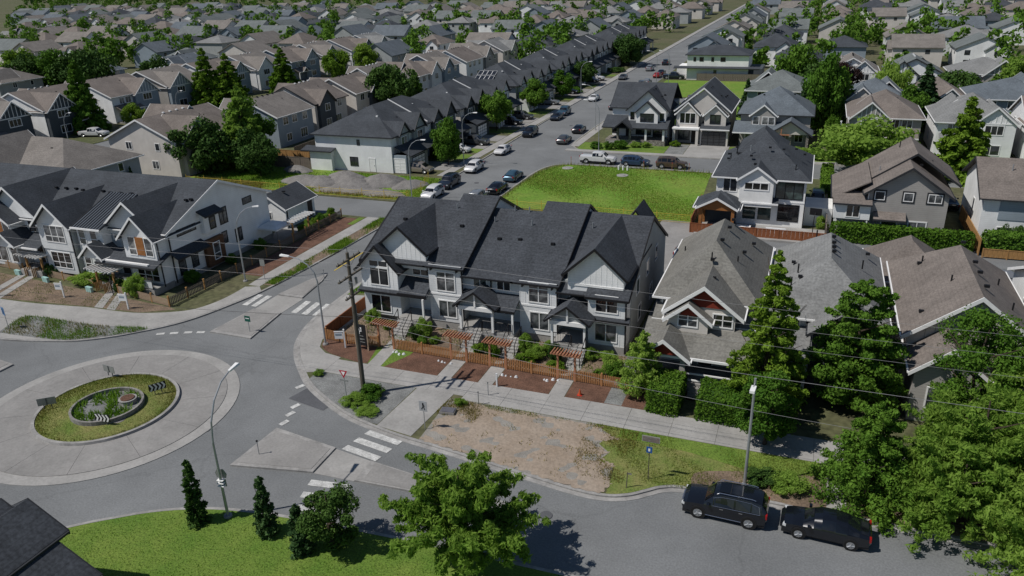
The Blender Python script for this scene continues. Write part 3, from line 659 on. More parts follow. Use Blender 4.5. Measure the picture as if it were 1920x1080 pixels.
T.wall(-26.75,-21.4,56.75,57.62,3.0,5.55,M_LSID)
for x in (-25.2,-23.0): T.win('f',x,56.75,4.25,1.15,.85,2)
T.add('downspout', MB().box(-24.2,-24.1,56.63,56.73,3.9,5.4), M_BLACK)
T.shed(-26.72,-21.42,55.0,3.1,56.85,4.0,M_RD,M_BLACK)
T.gable(-26.45,-23.2,54.6,57.3,3.55,4.75,'y',M_RD,M_BLACK,ov=.3,og=.25,rake=.2)
T.gwall(-26.3,-23.35,54.75,54.95,3.3,3.6,4.7,'y',M_GSID)
T.add('beam', MB().box(-26.4,-23.25,54.55,54.74,2.95,3.3).box(-24.9,-24.75,54.5,54.56,3.3,4.5), M_WHITE)
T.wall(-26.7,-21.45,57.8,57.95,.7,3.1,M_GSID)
for x in (-26.3,-23.35): T.post(x,54.85,1.0,3.0,.2)
T.post(-21.6,55.0,1.0,3.1,.16)
T.door('f',-24.4,57.8,1.0,.95,2.0,m=M_GLB); T.door('f',-22.7,57.8,1.0,.95,2.0,m=M_GLD); T.win('f',-25.6,57.8,1.1,.7,1.9,1,gm=M_GL)
T.add('porch', MB().box(-26.7,-21.45,54.9,57.75,-.1,1.0), M_CONC)
T.railing([(-24.35,54.95),(-21.6,54.95)],[1.0,1.0])
# unit 4: bay with shed roof, tall gable over the porch
T.wall(-15.3,-12.15,55.9,57.6,3.3,4.9,M_WSID); T.wall(-15.3,-12.15,56.0,57.6,.7,3.3,M_WSID)
T.battens(-15.25,-12.2,55.9,lambda x:3.5,lambda x:4.85,M_WSID); T.battens(-15.25,-12.2,56.0,lambda x:.75,lambda x:3.0,M_WSID)
T.shed(-15.5,-11.9,55.62,5.05,58.0,6.3,M_RD,M_BLACK)
T.shed(-15.4,-11.8,55.65,3.1,56.1,3.4,M_RD,M_BLACK)
T.win('f',-13.75,55.9,3.75,1.75,1.35,2,gm=M_GLD); T.win('f',-13.8,56.0,1.1,1.75,1.5,2,gm=M_GLB)
T.wall(-18.05,-15.3,57.2,57.62,3.2,5.6,M_GSID); T.win('f',-16.5,57.2,4.0,1.35,1.15,2,gm=M_GLB)
T.gwall(-17.2,-12.5,56.5,60,5.1,6.85,8.95,'y',M_WSID); T.add('belt_board', MB().box(-17.15,-12.55,56.44,56.498,5.55,5.72), M_WHITE)
T.gable(-17.2,-12.5,56.5,65.0,6.9,9.05,'y',M_RD,M_BLACK,ov=.35,og=.45)
T.battens(-17.1,-12.6,56.5,lambda x:5.8,lambda x:6.65+2.1*(1-abs(x+14.85)/2.35),M_WSID)
T.shed(-18.05,-15.3,55.4,3.15,57.3,3.95,M_RD,M_BLACK)
T.gable(-18.15,-15.0,54.3,57.2,3.45,4.65,'y',M_RD,M_BLACK,ov=.3,og=.25,rake=.2)
T.gwall(-18.0,-15.15,54.45,54.65,3.2,3.5,4.6,'y',M_GSID)
T.add('beam', MB().box(-18.1,-15.05,54.25,54.44,2.85,3.2).box(-16.65,-16.5,54.2,54.26,3.2,4.4), M_WHITE)
T.wall(-18.05,-15.32,57.7,57.85,.7,3.1,M_GSID); T.door('f',-16.6,57.7,1.0,.95,2.0,m=M_GLB); T.win('f',-15.75,57.7,1.0,.6,2.0,1)
for x in (-17.95,-15.2): T.post(x,54.55,1.0,2.9,.18)
T.add('porch', MB().box(-18.0,-15.32,54.5,57.65,-.1,1.0), M_CONC)
T.railing([(-17.95,54.6),(-16.4,54.6)],[1.0,1.0])
# stairs with black rails
for x0, x1, yt in ((-32.6,-31.2,55.0),(-25.75,-24.4,54.9),(-22.0,-20.75,54.9),(-16.3,-15.05,54.5)):
    T.stairs(x0, x1, yt, 1.0, GZ-.1, 6, M_CONC)
    for x in (x0+.04, x1-.04): T.railing([(x,yt),(x,yt-1.75)],[1.0,.0], step=.9)
# shaded side wall towards the neighbour
for y, z in ((60,4),(64,4.2),(68,4.2),(61,1.2),(66,1.2)): T.win('r',y,-12.1,z,1.0,1.3,1)
T.add('downspout', MB().box(-12.2,-12.08,55.8,55.9,.2,4.8), M_BLACK)
T.vents([(-34.5,61.2,8.2),(-28.6,61.0,8.1),(-24.8,60.6,7.35),(-22.9,60.8,7.4),(-19.8,60.6,7.35),(-12.9,60.4,6.9)])
T.vents([(-30.0,63.2,8.95,'pipe'),(-26.0,62.6,8.2,'pipe'),(-22.4,62.6,8.2,'pipe'),(-17.0,63.5,8.2,'pipe'),(-24.6,64.2,8.9,'pipe'),(-23.2,64.2,8.9,'pipe')])
T.gable(-14.8,-12.6,66,69,8.0,9.5,'y',M_RD,M_BLACK,ov=.2,og=.2)

# ---------------------------------------------------------------- white townhouse row on the left
Q = House('townhouse_row', 'white and blue-grey townhouse row with dark roof left of the side street', 'townhouse', (-70,57), absolute=True)
Q.add('foundation', MB().box(-98,-59.95,57.1,73.4,-.2,.55), M_CONC)
Q.add('wall', MB().extx([(57.2,.5),(73.4,.5),(73.4,5.8),(65.3,9.1),(57.2,5.8)], -98, -60), M_WSID)
Q.gable(-98,-60,57.2,73.4,6.0,9.3,'x',M_RD2,M_WHITE,ov=.45,og=.35)
# end unit
Q.gwall(-67.4,-61.2,56.9,61,5.2,6.3,8.9,'y',M_LSID); Q.gable(-67.4,-61.2,56.9,65,6.35,8.95,'y',M_RD2,M_WHITE,ov=.4,og=.5)
Q.gwall(-64.3,-60.2,55.6,58,3.3,5.75,7.85,'y',M_WSID); Q.gable(-64.3,-60.2,55.6,64,5.8,7.9,'y',M_RD2,M_WHITE,ov=.35,og=.45)
Q.wall(-64.1,-60.02,55.75,57.3,.5,3.3,M_WSID)
for x in (-63.15,-61.0): Q.win('f',x,55.6,3.75,.85,1.85,1,tr=.33)
Q.add('cedar_panel', MB().box(-62.6,-61.55,55.52,55.6,3.75,5.65), M_WOODP)
Q.shed(-67.4,-59.6,54.4,2.95,56.9,3.75,M_RD2,M_DKTR)
Q.add('gutter_guard', MB().box(-66.2,-60.6,54.55,54.85,3.05,3.2), M_WHITE)
Q.win('f',-61.9,55.75,.95,2.7,1.75,3,fm=M_WHITE,tr=.35)
Q.wall(-67.4,-64.1,57.0,57.2,.5,3.2,M_LSID); Q.door('f',-66.2,57.0,.75,1.05,2.15)
Q.add('porch', MB().box(-67.4,-60.0,54.2,57.05,-.1,.7), M_CONC)
Q.add('glass_balustrade', MB().box(-63.9,-60.1,54.25,54.29,.8,1.6), M_LSID)
Q.railing([(-63.9,54.22),(-60.1,54.22)],[.7,.7],h=.95,step=1.2)
Q.railing([(-67.0,54.2),(-65.6,54.2)],[.7,.7])
Q.add('downspout', MB().box(-59.98,-59.88,57.25,57.35,.3,5.8), M_BLACK); Q.add('corner_board', MB().box(-60.02,-59.92,55.65,55.75,.5,5.6), M_DKTR)
# porch gable, blue-grey link, metal roof
Q.gable(-69.3,-66.6,54.6,57.2,3.5,4.75,'y',M_RD2,M_WHITE,ov=.25,og=.3); Q.gwall(-69.2,-66.7,54.7,54.9,3.1,3.55,4.7,'y',M_WSID)
Q.wall(-70.9,-67.4,55.9,57.3,.5,6.0,M_WSID)
for x in (-70.2,-68.6): Q.win('f',x,55.9,4.1,.8,1.75,1,fm=M_WHITE,tr=.35); Q.win('f',x,55.9,1.2,.8,1.9,1,tr=.35)
mr = Q.shed(-71.0,-67.0,55.4,6.05,61.2,8.25,mat('metal_roof', (.075,.092,.115), .45, .06, 1, spec=.4),M_WHITE,name='metal_roof')
for i in range(11):
    x = -70.9+.385*i; P = [(55.42,6.06),(61.15,8.24),(61.15,8.29),(55.42,6.11)]; Q.add('seam', MB().extx(P, x-.06, x+.06), M_BLACK, mr)
Q.wall(-67.4,-66.2,57.0,57.25,3.5,6.0,M_BLSID); Q.win('f',-66.7,57.0,4.6,.5,.9,1,tr=.5)
# second unit bay
Q.gwall(-76.0,-71.4,55.5,58,3.2,6.2,8.35,'y',M_LSID); Q.gable(-76.0,-71.4,55.5,64,6.25,8.4,'y',M_RD2,M_WHITE,ov=.4,og=.5)
Q.wall(-75.9,-71.5,55.6,57.3,.5,3.25,M_LSID)
Q.win('f',-73.7,55.5,4.1,2.7,1.75,3,tr=.35); Q.win('f',-73.7,55.6,1.15,2.7,1.7,3,tr=.35)
Q.add('end_board', MB().box(-71.42,-71.3,55.4,55.5,.5,6.0), M_DKTR)
Q.shed(-79.0,-76.0,54.8,3.3,57.2,4.2,M_RD2,M_WHITE); Q.wall(-79,-76,57.0,57.22,.5,3.3,M_BLSID); Q.door('f',-78.6,57.0,.75,1.05,2.15)
Q.add('porch', MB().box(-79.2,-76.0,54.6,57.1,-.1,.7), M_CONC); Q.railing([(-77.6,54.7),(-76.1,54.7)],[.7,.7])
# third unit
Q.gable(-81.8,-78.8,54.4,57.2,3.7,4.95,'y',M_RD2,M_WHITE,ov=.25,og=.3); Q.gwall(-81.7,-78.9,54.5,54.7,3.2,3.75,4.9,'y',M_WSID)
Q.gwall(-84.6,-77.6,56.9,61,5.0,6.4,9.3,'y',M_WSID); Q.gable(-84.6,-77.6,56.9,65.2,6.45,9.35,'y',M_RD2,M_WHITE,ov=.4,og=.5)
Q.gwall(-86.0,-80.2,55.5,58,3.2,5.8,7.9,'y',M_WSID); Q.gable(-86.0,-80.2,55.5,62,5.85,7.95,'y',M_RD2,M_WHITE,ov=.4,og=.45)
Q.wall(-86,-80.3,55.65,57.3,.5,3.25,M_LSID)
for x in (-82.6,-80.9): Q.win('f',x,55.5,3.9,.85,1.8,1,tr=.33)
Q.add('cedar_panel', MB().box(-82.1,-81.4,55.42,55.5,3.9,5.7), M_WOODP)
Q.win('f',-78.7,56.9,4.5,.7,1.1,1,fm=M_BLACK); Q.win('f',-83.2,55.65,1.0,2.4,1.7,2); Q.win('f',-80.9,55.65,1.0,.9,1.7,1)
for x in (-90,-94): Q.win('f',x,57.2,4,1.5,1.5,2); Q.win('f',x,57.2,1,1.5,1.5,2)
# shaded end wall with black framed windows
E_ = lambda u, z, w, h, n=1, tr=0: Q.win('r',u,-60,z,w,h,n,fm=M_BLACK,gm=M_GLB,tr=tr)
E_(59.9,5.0,2.6,.55); E_(65.6,4.3,1.1,1.7,2,.75); E_(69.8,5.45,1.4,.6); E_(58.5,.9,.8,1.8,1,.3); E_(60.35,1.1,.8,1.8,1,.3); E_(65.3,2.1,.7,1.2); E_(67.6,1.6,.95,1.4,2)
Q.wall(-60.02,-59.5,62.0,64.3,4.2,6.3,M_WSID); Q.win('r',63.3,-59.5,4.5,.75,1.2,1,fm=M_BLACK); Q.shed(61.7,64.6,-58.95,6.25,-60,6.75,M_RD2,M_DKTR,axis='y',name='bay_roof')
Q.wall(-60.02,-59.55,61.8,64.6,.35,3.35,mat('brown_panel', (.13,.065,.035), .7, .15, 1.5, stretch=(1, 1, 6))); Q.win('r',63.3,-59.55,1.0,.9,1.8,1,tr=.35)
Q.shed(57.0,61.7,-58.9,3.1,-60,3.75,M_RD2,M_DKTR,axis='y',name='side_roof')
Q.vents([(-79.5+i*1.35,61.6+.15*(i%3),7.95) for i in range(9)] + [(-65,60.9,7.7),(-60.9,61.6,7.9),(-60.4,61.8,7.95)])
Q.railing([(-65.5,54.0),(-64.3,53.0)],[.7,.1],step=.6)

# its detached garage
G = House('detached_garage', 'small white garage with dark gable roof behind the left townhouses', 'garage', (-62.5,79.5), absolute=True)
G.gwall(-65.5,-60.3,76.8,83.0,0,2.75,4.3,'y',M_WSID); G.gable(-65.5,-60.3,76.8,83.0,2.8,4.35,'y',M_RD2,M_WHITE,ov=.35,og=.35)
G.door('r',81.9,-60.3,.1,1.1,2.3); G.add('downspout', MB().box(-60.28,-60.18,77.0,77.1,.1,2.6), M_BLACK); G.win('f',-63,76.8,1.0,1.0,.9,1); G.vents([(-62.0,79.2,4.0)])

# ---------------------------------------------------------------- craftsman house right of the grey row
H = House('craftsman_house', 'taupe-roofed craftsman house with red gable and stone porch beside the grey townhouses', 'house', (-6,57), absolute=True)
H.wall(-9.6,-2.4,56.95,70.2,.6,5.75,M_BSID); H.wall(-9.55,-2.45,55.0,57.0,.6,3.9,M_BSID); H.add('foundation', MB().box(-9.65,-2.35,54.9,70.3,-.2,.6), M_CONC2)
H.hip(-9.6,-2.4,57.0,70.2,5.9,9.1,M_RT,M_WHITE,ov=.5,axis='y')
H.gwall(-8.3,-3.6,54.7,60,3.6,5.6,7.5,'y',M_BSID); H.gable(-8.6,-3.3,54.7,62,5.55,7.6,'y',M_RT,M_WHITE,ov=.35,og=.5,rake=.32)
H.add('gable_shingles', MB().exty([(-7.6,5.75),(-4.3,5.75),(-5.95,7.1)], 54.62, 54.7), M_RED)
H.gwall(-8.45,-5.5,54.1,55,3.6,5.0,6.2,'y',M_BSID); H.gable(-8.55,-5.4,54.1,57,5.05,6.3,'y',M_RT,M_WHITE,ov=.25,og=.4,rake=.3)
H.add('gable_shingles', MB().exty([(-7.7,5.2),(-6.2,5.2),(-6.98,5.85)], 54.02, 54.1), M_RED)
for x, y in ((-7.0,54.1),(-4.5,54.7)): H.win('f',x,y,4.3,1.35,.95,2,tr=.55)
H.win('l',58.2,-9.6,4.2,1.0,1.1,2,tr=.5)
H.win('f',-9.05,56.95,4.6,.7,.8,1,tr=.6)
H.shed(-10.2,-1.7,51.6,2.95,55.3,4.2,M_RT,M_WHITE)
H.shed(-9.9,-8.3,55.2,4.15,57.0,4.8,M_RT,M_WHITE); H.shed(-3.6,-2.1,55.2,4.15,57.0,4.8,M_RT,M_WHITE)
H.gable(-9.95,-6.6,51.3,55.5,3.15,4.4,'y',M_RT,M_WHITE,ov=.35,og=.3,rake=.3)
H.add('gable_shingles', MB().exty([(-9.4,3.1),(-7.15,3.1),(-8.27,4.05)], 51.3, 51.4), M_RED)
for x in (-9.7,-6.9,-2.0):
    H.add('column', MB().loft([(x-.22,51.75,1.5),(x+.22,51.75,1.5),(x+.22,52.2,1.5),(x-.22,52.2,1.5)],[(x-.15,51.82,3.0),(x+.15,51.82,3.0),(x+.15,52.13,3.0),(x-.15,52.13,3.0)]), M_TSID)
    H.add('stone_pier', MB().box(x-.32,x+.32,51.65,52.3,-.1,1.45).box(x-.37,x+.37,51.6,52.35,1.45,1.53), M_STONE)
H.add('porch', MB().box(-10.1,-1.8,51.7,55.1,-.1,.75), M_CONC2)
H.add('porch_rail', MB().box(-6.55,-2.3,51.9,52.0,1.4,1.5).box(-6.55,-2.3,51.9,52.0,.85,.95), M_WHITE)
H.stairs(-6.3,-4.9,51.7,.75,0,4,M_CONC2)
H.door('f',-5.6,55.0,.75,1,2.1); H.win('f',-3.6,55.0,1.2,1.5,1.4,2); H.win('f',-8.4,55.0,1.2,1.6,1.4,2)
H.add('wall_lantern', MB().box(-6.45,-6.3,54.8,55,2.3,2.6), M_GOLDW)
H.vents([(-5.6,61.4,8.85),(-5.4,64.8,8.85),(-5.3,67.0,8.85),(-6.0,58.9,8.0),(-3.9,63.0,7.4),(-3.4,66.5,7.0),(-5.6,57.0,7.2)])
H.vents([(-4.2,60.5,7.4,'pipeb'),(-9.0,64.8,6.3,'pipeb'),(-6.1,59.2,8.0,'pipeb')])

# two bungalows further right
H = House('bungalow', 'grey hip-roofed bungalow half hidden by the tall pyramidal tree', 'house', (2.7,57), absolute=True)
H.wall(-1.2,6.6,57.0,71.2,0,5.3,M_LSID); H.hip(-1.2,6.6,57.0,71.2,5.4,8.4,M_RG,M_WHITE,ov=.5,axis='y')
H.gwall(1.9,6.4,55.0,60,0,4.9,6.7,'y',M_DSID); H.gable(1.9,6.4,55.0,62,4.95,6.75,'y',M_RG,M_DKTR,ov=.4,og=.45)
H.shed(-1.6,2.2,53.6,3.0,57.1,4.2,M_RG,M_DKTR); H.win('f',4.1,55,1.2,1.8,1.4,2); H.win('f',.2,57,1.2,1.5,1.4,2); H.door('f',1.3,57.0,.2); H.win('f',.3,57,4.0,1.2,.9,2)
for x in (-1.4,1.6): H.post(x,53.8,0,2.9,.22)
H.vents([(2.9,62.5,8.35),(2.9,63.6,8.35),(2.9,64.7,8.35),(2.9,66.2,8.35),(.0,64.2,6.5),(.4,61.5,6.9,'pipeb'),(.0,59.5,6.5,'pipeb'),(1.6,68.4,7.6,'pipeb'),(5.2,64.0,6.8,'pipeb'),(.6,60.0,6.9),(5.8,68.2,6.4)])
H = House('bungalow', 'brown-roofed bungalow with wide front gable at the right edge', 'house', (12.2,57), absolute=True)
H.gwall(8.2,16.2,56.0,60.0,0,5.3,8.4,'y',M_BSID); H.wall(8.2,16.2,60.0,70.5,0,5.2,M_BSID); H.halfhip(8.2,16.2,56.0,70.5,5.4,8.5,M_RB,M_WHITE)
H.battens(9.2,15.2,56.0,lambda x:4.4,lambda x:5.2+3.0*(1-abs(x-12.2)/4.0),M_TSID,step=.6)
H.gwall(8.5,12.6,52.6,57,0,4.2,5.9,'y',M_TSID); H.gable(8.5,12.6,52.6,60,4.25,5.95,'y',M_RB,M_WHITE,ov=.4,og=.4,rake=.3)
H.shed(12.6,16.6,52.8,3.0,56.1,4.1,M_RB,M_WHITE); H.win('f',10.5,52.6,1.2,2,1.5,2); H.win('f',14.4,56,1.2,1.6,1.4,2); H.door('f',13.0,56,.2); H.win('l',63,8.2,1.4,1.4,1.3,2); H.win('l',67,8.2,1.4,1.0,1.0,1)
for x in (12.9,16.3): H.post(x,53,0,2.9,.25)
H.vents([(12.6,67.8,8.25),(12.8,63.2,8.25),(12.8,61.0,8.25),(12.8,58.2,8.25),(9.0,57.8,6.0),(9.6,66.8,6.5)]); H.vents([(11.0,60.6,7.5,'pipeb'),(9.8,67.0,6.6,'pipeb'),(14.6,63.2,6.6,'pipeb'),(14.8,58.8,6.5,'pipeb')])
H = House('garage_outbuilding', 'small brown hip-roofed garage between the two bungalows', 'garage', (10,77), absolute=True)
H.wall(6.8,13.2,72.6,80.5,0,2.9,M_BSID); H.hip(6.8,13.2,72.6,80.5,3.0,5.6,M_RB,M_WHITE,ov=.4,axis='y'); H.win('f',9,72.6,1,1,.9,1)
H = House('bungalow', 'light grey house with grey roof at the far right edge beyond the brown bungalow', 'house', (22,62), absolute=True)
H.gwall(17.6,25.6,58.5,72.0,0,5.0,7.6,'x',M_WSID); H.gable(17.6,25.6,58.5,72.0,5.1,7.8,'x',M_RG,M_WHITE); H.win('l',62,17.6,1.2,1.2,1.1,2); H.win('l',67,17.6,3.0,1.2,1.1,2); H.win('f',20,58.5,1.2,1.5,1.4,2)

# ---------------------------------------------------------------- houses behind the lane on the right
H = House('modern_house', 'white stucco house with dark hip roof and timber-posted porch beside the green lot', 'house', (-4.6,96), absolute=True)
H.wall(-9.8,.4,93.9,107,0,6.15,M_STUC); H.hip(-9.8,.4,93.9,107,6.25,9.6,M_RD2,M_WHITE,ov=.5,axis='x')
H.gwall(-7.0,-3.2,92.9,97,2.6,6.15,7.45,'y',M_STUC); H.gable(-7.0,-3.2,92.9,99,6.15,7.5,'y',M_RD2,M_WHITE,ov=.35,og=.3)
H.hip(-8.0,-2.4,98.6,106.4,7.9,10.3,M_RD2,M_DKTR,ov=.1,axis='y')
H.win('f',-8.2,93.9,4.1,1.5,1.5,2,gm=M_GL); H.win('f',-5.1,92.9,4.75,2.6,.75,3,gm=M_GLD,trim=.14); H.win('f',-1.4,93.9,3.6,2.9,2.2,3,fm=M_BLACK,gm=M_GLT)
H.win('f',-1.3,93.9,.9,2.2,1.9,2,fm=M_BLACK,gm=M_GLD); H.win('f',-5.75,93.9,.8,1.5,2.0,1,gm=M_GLT); H.win('f',-4.0,93.9,.8,1.5,2.0,1,gm=M_GLT)
H.hip(-11.6,-6.8,90.6,94.4,3.1,4.35,M_RD2,M_WHITE,ov=.3,axis='x',name='porch_roof'); H.shed(-6.6,-2.5,92.9,3.15,94.1,3.75,M_RD2,M_WHITE)
H.gable(-11.3,-7.0,89.9,93.0,3.15,4.3,'y',M_RD2,M_WHITE,ov=.25,og=.25); H.gwall(-11.2,-7.1,90.0,90.2,2.7,3.2,4.2,'y',M_WOODP)
for x in (-11.0,-7.3): H.post(x,90.1,0,2.9,.35,M_WOODP)
for x in (-11.0,): H.post(x,93.4,0,2.9,.3,M_WOODP)
H.add('porch_wall', MB().box(-11.1,-7.2,93.5,93.85,0,2.9), M_DSID)
H.add('patio', MB().box(-11.5,4.0,88.6,93.85,-.1,.12), M_CONC)
H.win('r',97,.4,4,1,1.2,1); H.win('r',102,.4,4,1,1.2,1); H.wall(.5,3.6,95.5,100,0,2.3,M_STUC)
H.add('belt_board', MB().box(-3.15,.42,93.86,93.9,3.1,3.25), M_WHITE)
H.vents([(-6.2,96.2,7.9),(-4.2,97.6,8.7),(-2.6,97.4,8.6),(-.2,101.5,7.2),(-1.2,98.8,8.4),(-5.6,95,7.2),(-9.0,98,7.0),(-9.2,100.6,7.0),(-8.4,102,7.6)]); H.vents([(-1.0,95.1,6.9,'pipeb'),(-8.6,96.5,7.6,'pipeb'),(-8,97.6,8,'pipeb'),(-6.4,97.2,8.5,'pipe')])
H = House('grey_lap_sided_house', 'taupe lap-sided house with brown gable roof behind the long clipped hedge', 'house', (10.5,95), absolute=True)
H.gwall(7.0,15.1,93.0,106,0,5.5,8.3,'y',M_TSID); H.gable(7.0,15.1,93.0,106,5.55,8.4,'y',M_RB,M_DKTR,ov=.5,og=.5)
H.gable(7.2,16.3,97.0,106,5.9,9.1,'y',M_RB,M_DKTR,ov=.3,og=.3)
H.wall(3.9,7.0,94.2,104,0,4.2,M_WSID); H.shed(93.9,104.4,3.3,4.2,7.2,6.3,M_RB,M_DKTR,axis='y',name='wing_roof')
H.wall(3.6,7.4,92.0,94.3,2.3,4.1,M_WSID); H.shed(3.4,7.5,91.7,4.15,94.6,4.9,M_RB,M_DKTR)
H.win('f',5.6,92.0,2.6,1.3,1.3,2,gm=M_GLD); H.add('deck_posts', MB().box(3.7,3.85,92.05,92.2,0,2.5).box(7.1,7.25,92.05,92.2,0,2.5), M_WHITE)
for x, ww, n in ((8.2,.95,1),(11.1,.9,1),(13.75,1.3,2)): H.win('f',x,93.0,4.5,ww,.95,n,fm=M_DKTR,trim=.2); H.win('f',x,92.95,4.55,ww-.05,.85,n,trim=.08)
H.add('bay_window', MB().prism([(8.2,93),(8.6,92.2),(10.3,92.2),(10.7,93)], .4, 2.5), M_TSID); H.win('f',9.45,92.2,.7,1.5,1.6,1,gm=M_GL); H.shed(7.8,11.1,91.8,2.55,93.1,3.2,M_RB,M_DKTR)
H.win('f',12.4,93.0,.8,1.7,1.35,2,gm=M_GLB,trim=.14); H.add('downspout', MB().box(7.02,7.1,92.9,92.98,.2,5.3), M_WHITE)
H.vents([(12.2,96,7.9),(13.6,99.5,7.6),(10.2,101,9.0,'pipeb'),(8.2,98,6.6,'pipe'),(15,104,6.4)])
H = House('white_gabled_house', 'white house with brown roof behind a timber fence at the right edge', 'house', (22.5,95), absolute=True)
H.add('wall', MB().extx([(94.0,0),(106,0),(106,5.4),(100,8.2),(94,5.4)], 18.6, 27), M_WSID); H.gable(18.6,27,94.0,106,5.5,8.4,'x',M_RB,M_DKTR,ov=.5,og=.5)
H.win('f',21.4,94,3.4,2.0,1.4,3,fm=M_BLSID,gm=M_GLD); H.win('f',21.1,94,.6,1.4,1.4,1); H.win('l',99,18.6,2.2,.9,1.6,1); H.vents([(21.5,98,7.6,'pipe')])
H.add('shadow_board', MB().box(20.2,26.9,93.93,94,2.9,5.2), M_BLSID)  # eave shade on the white wall, put in as a blue-grey sheet

# ---------------------------------------------------------------- second street on the right
H = House('corner_house', 'white house with wraparound porch and slate roof on the street corner', 'house', (-28.4,138), absolute=True)
H.wall(-33.6,-23.6,138.2,150,0,6.0,M_STUC); H.gable(-33.6,-23.6,138.2,150,6.2,9.6,'x',M_RD2,M_DKTR,ov=.4,og=.4)
H.gwall(-30.3,-23.7,136.6,142,3,6.2,9.2,'y',M_STUC); H.gable(-30.3,-23.5,136.6,144,6.2,9.3,'y',M_RD2,M_DKTR,ov=.4,og=.4)
H.gwall(-28.8,-25.0,135.9,137,3,5.8,7.4,'y',M_STUC); H.gable(-28.8,-25.0,135.9,138,5.8,7.5,'y',M_RD2,M_DKTR,ov=.3,og=.3)
H.win('f',-26.9,135.9,4.0,2.2,1.3,3,fm=M_BLACK,gm=M_GL); H.win('f',-29.6,136.6,4.1,.8,1.4,1,gm=M_GLD); H.win('f',-24.4,136.6,4.0,.8,1.4,1,gm=M_GL)
H.shed(-34.6,-23.0,134.4,3.1,138.2,4.6,M_RD2,M_DKTR); H.gable(-32.2,-29.2,133.6,137,3.2,4.4,'y',M_RD2,M_DKTR,ov=.25,og=.2)
H.add('porch', MB().box(-34.0,-23.4,134.7,138.2,-.1,.9), M_STONE)
for x in (-31.8,-29.6,-26.8,-23.7): H.post(x,134.9,.9,3.0,.35,M_STUC if x > -29 else M_STONE)
H.railing([(-29.6,134.8),(-23.7,134.8)],[.9,.9],step=.3); H.stairs(-33.6,-32.2,134.7,.9,0,5,M_CONC2)
H.win('f',-33,138.2,1.4,1.1,1.7,1,fm=M_BLACK); H.win('f',-27.9,138.2,1.3,2.6,1.7,2,fm=M_BLACK); H.win('f',-25.1,138.2,1.0,2.0,2.0,2,fm=M_BLACK); H.door('f',-30.6,138.2,.9); H.win('r',142,-23.6,4,.9,1.2,1); H.win('r',146,-23.6,1.5,.9,1.2,1)
H.vents([(-25.0,139.4,7.8),(-24.8,141,7.8),(-24.6,142.4,7.8),(-24.4,143.6,7.8),(-26.6,139.3,8.9),(-26.4,140.6,8.9)])
H = House('modern_house', 'beige two-gabled house with black glass garage door on the second street', 'house', (-17.8,139), absolute=True)
H.wall(-22.2,-13.2,138.8,152,0,5.9,M_TSID); H.gable(-22.2,-13.2,138.8,152,6.0,9.7,'y',M_RD2,M_WHITE,ov=.4,og=.5)
H.gwall(-22.1,-13.3,138.7,140,5,6.0,9.5,'y',M_BSID,drop=.25)
H.gwall(-22.0,-18.2,137.6,140,2.9,5.5,7.3,'y',M_BSID); H.gable(-22.0,-18.2,137.6,141,5.5,7.35,'y',M_RD2,M_WHITE,ov=.3,og=.3)
H.gwall(-17.2,-13.6,137.6,140,2.9,5.4,7.0,'y',M_BSID); H.gable(-17.2,-13.6,137.6,141,5.4,7.05,'y',M_RD2,M_WHITE,ov=.3,og=.3)
H.win('f',-20.1,137.6,3.7,2.6,1.7,3,gm=M_GLD); H.win('f',-15.4,137.6,3.8,1.6,1.4,2,fm=M_BLACK)
H.add('portico', MB().box(-22.5,-17.9,136.4,138.8,2.75,3.05), M_WHITE)
H.shed(-17.7,-12.8,136.5,3.0,138.9,3.9,M_RD2,M_WHITE)
H.wall(-17.7,-13.0,137.0,138.9,0,3.0,M_BSID); H.garage('f',-15.4,137.0,.1,3.9,2.3,M_GL,4,4)
for x in (-22.2,-18.2): H.post(x,136.7,0,2.8,.45,M_BSID)
H.win('f',-20.8,138.8,.6,1.8,2.0,2,fm=M_BLACK); H.door('f',-19,138.8,.1); H.win('r',143,-13.2,4,.9,1.2,1)
H.vents([(-17.0,142.5,9.0),(-17.0,144,9.0),(-15.2,143,7.6),(-14.6,144.6,7.2),(-14.5,146,7.2)])
H = House('craftsman_house', 'slate-roofed craftsman house with timber porch truss behind the white stucco house', 'house', (-5.6,139), absolute=True)
H.wall(-11.3,.0,139,151,0,5.7,M_TSID); H.hip(-11.3,.0,139,151,5.8,9.3,M_RBL,M_DKTR,ov=.5)
H.gwall(-9.5,-5.5,138.0,142,3,5.6,7.2,'y',M_TSID); H.gable(-9.5,-5.5,138,144,5.6,7.25,'y',M_RBL,M_WHITE,ov=.3,og=.3)
for x in (-8.7,-7.2,-6.2): H.win('f',x,138.0,3.9,.9,1.2,1)
H.shed(-12.2,-3.5,135.6,2.9,139.1,4.3,M_RBL,M_WHITE); H.gable(-6.2,.2,134.6,139.5,3.2,5.3,'y',M_RBL,M_DKTR,ov=.35,og=.3); H.gwall(-6,.0,134.9,135.1,3.0,3.3,5.2,'y',M_BSID)
H.add('truss', MB().box(-5.6,-3.0,134.3,134.5,2.9,3.1).box(-4.4,-4.25,134.32,134.48,3.1,4.2), M_CEDAR2)
for x in (-5.6,-2.9,-.2): H.post(x,134.9,0,3.0,.4,M_STONE)
H.door('f',-4.3,139,.3); H.win('f',-1.6,139,1,1.2,1.4,2); H.win('f',-9.5,139,.9,1.6,1.4,2); H.vents([(-3,143,8.2),(-8,143,8.0)])

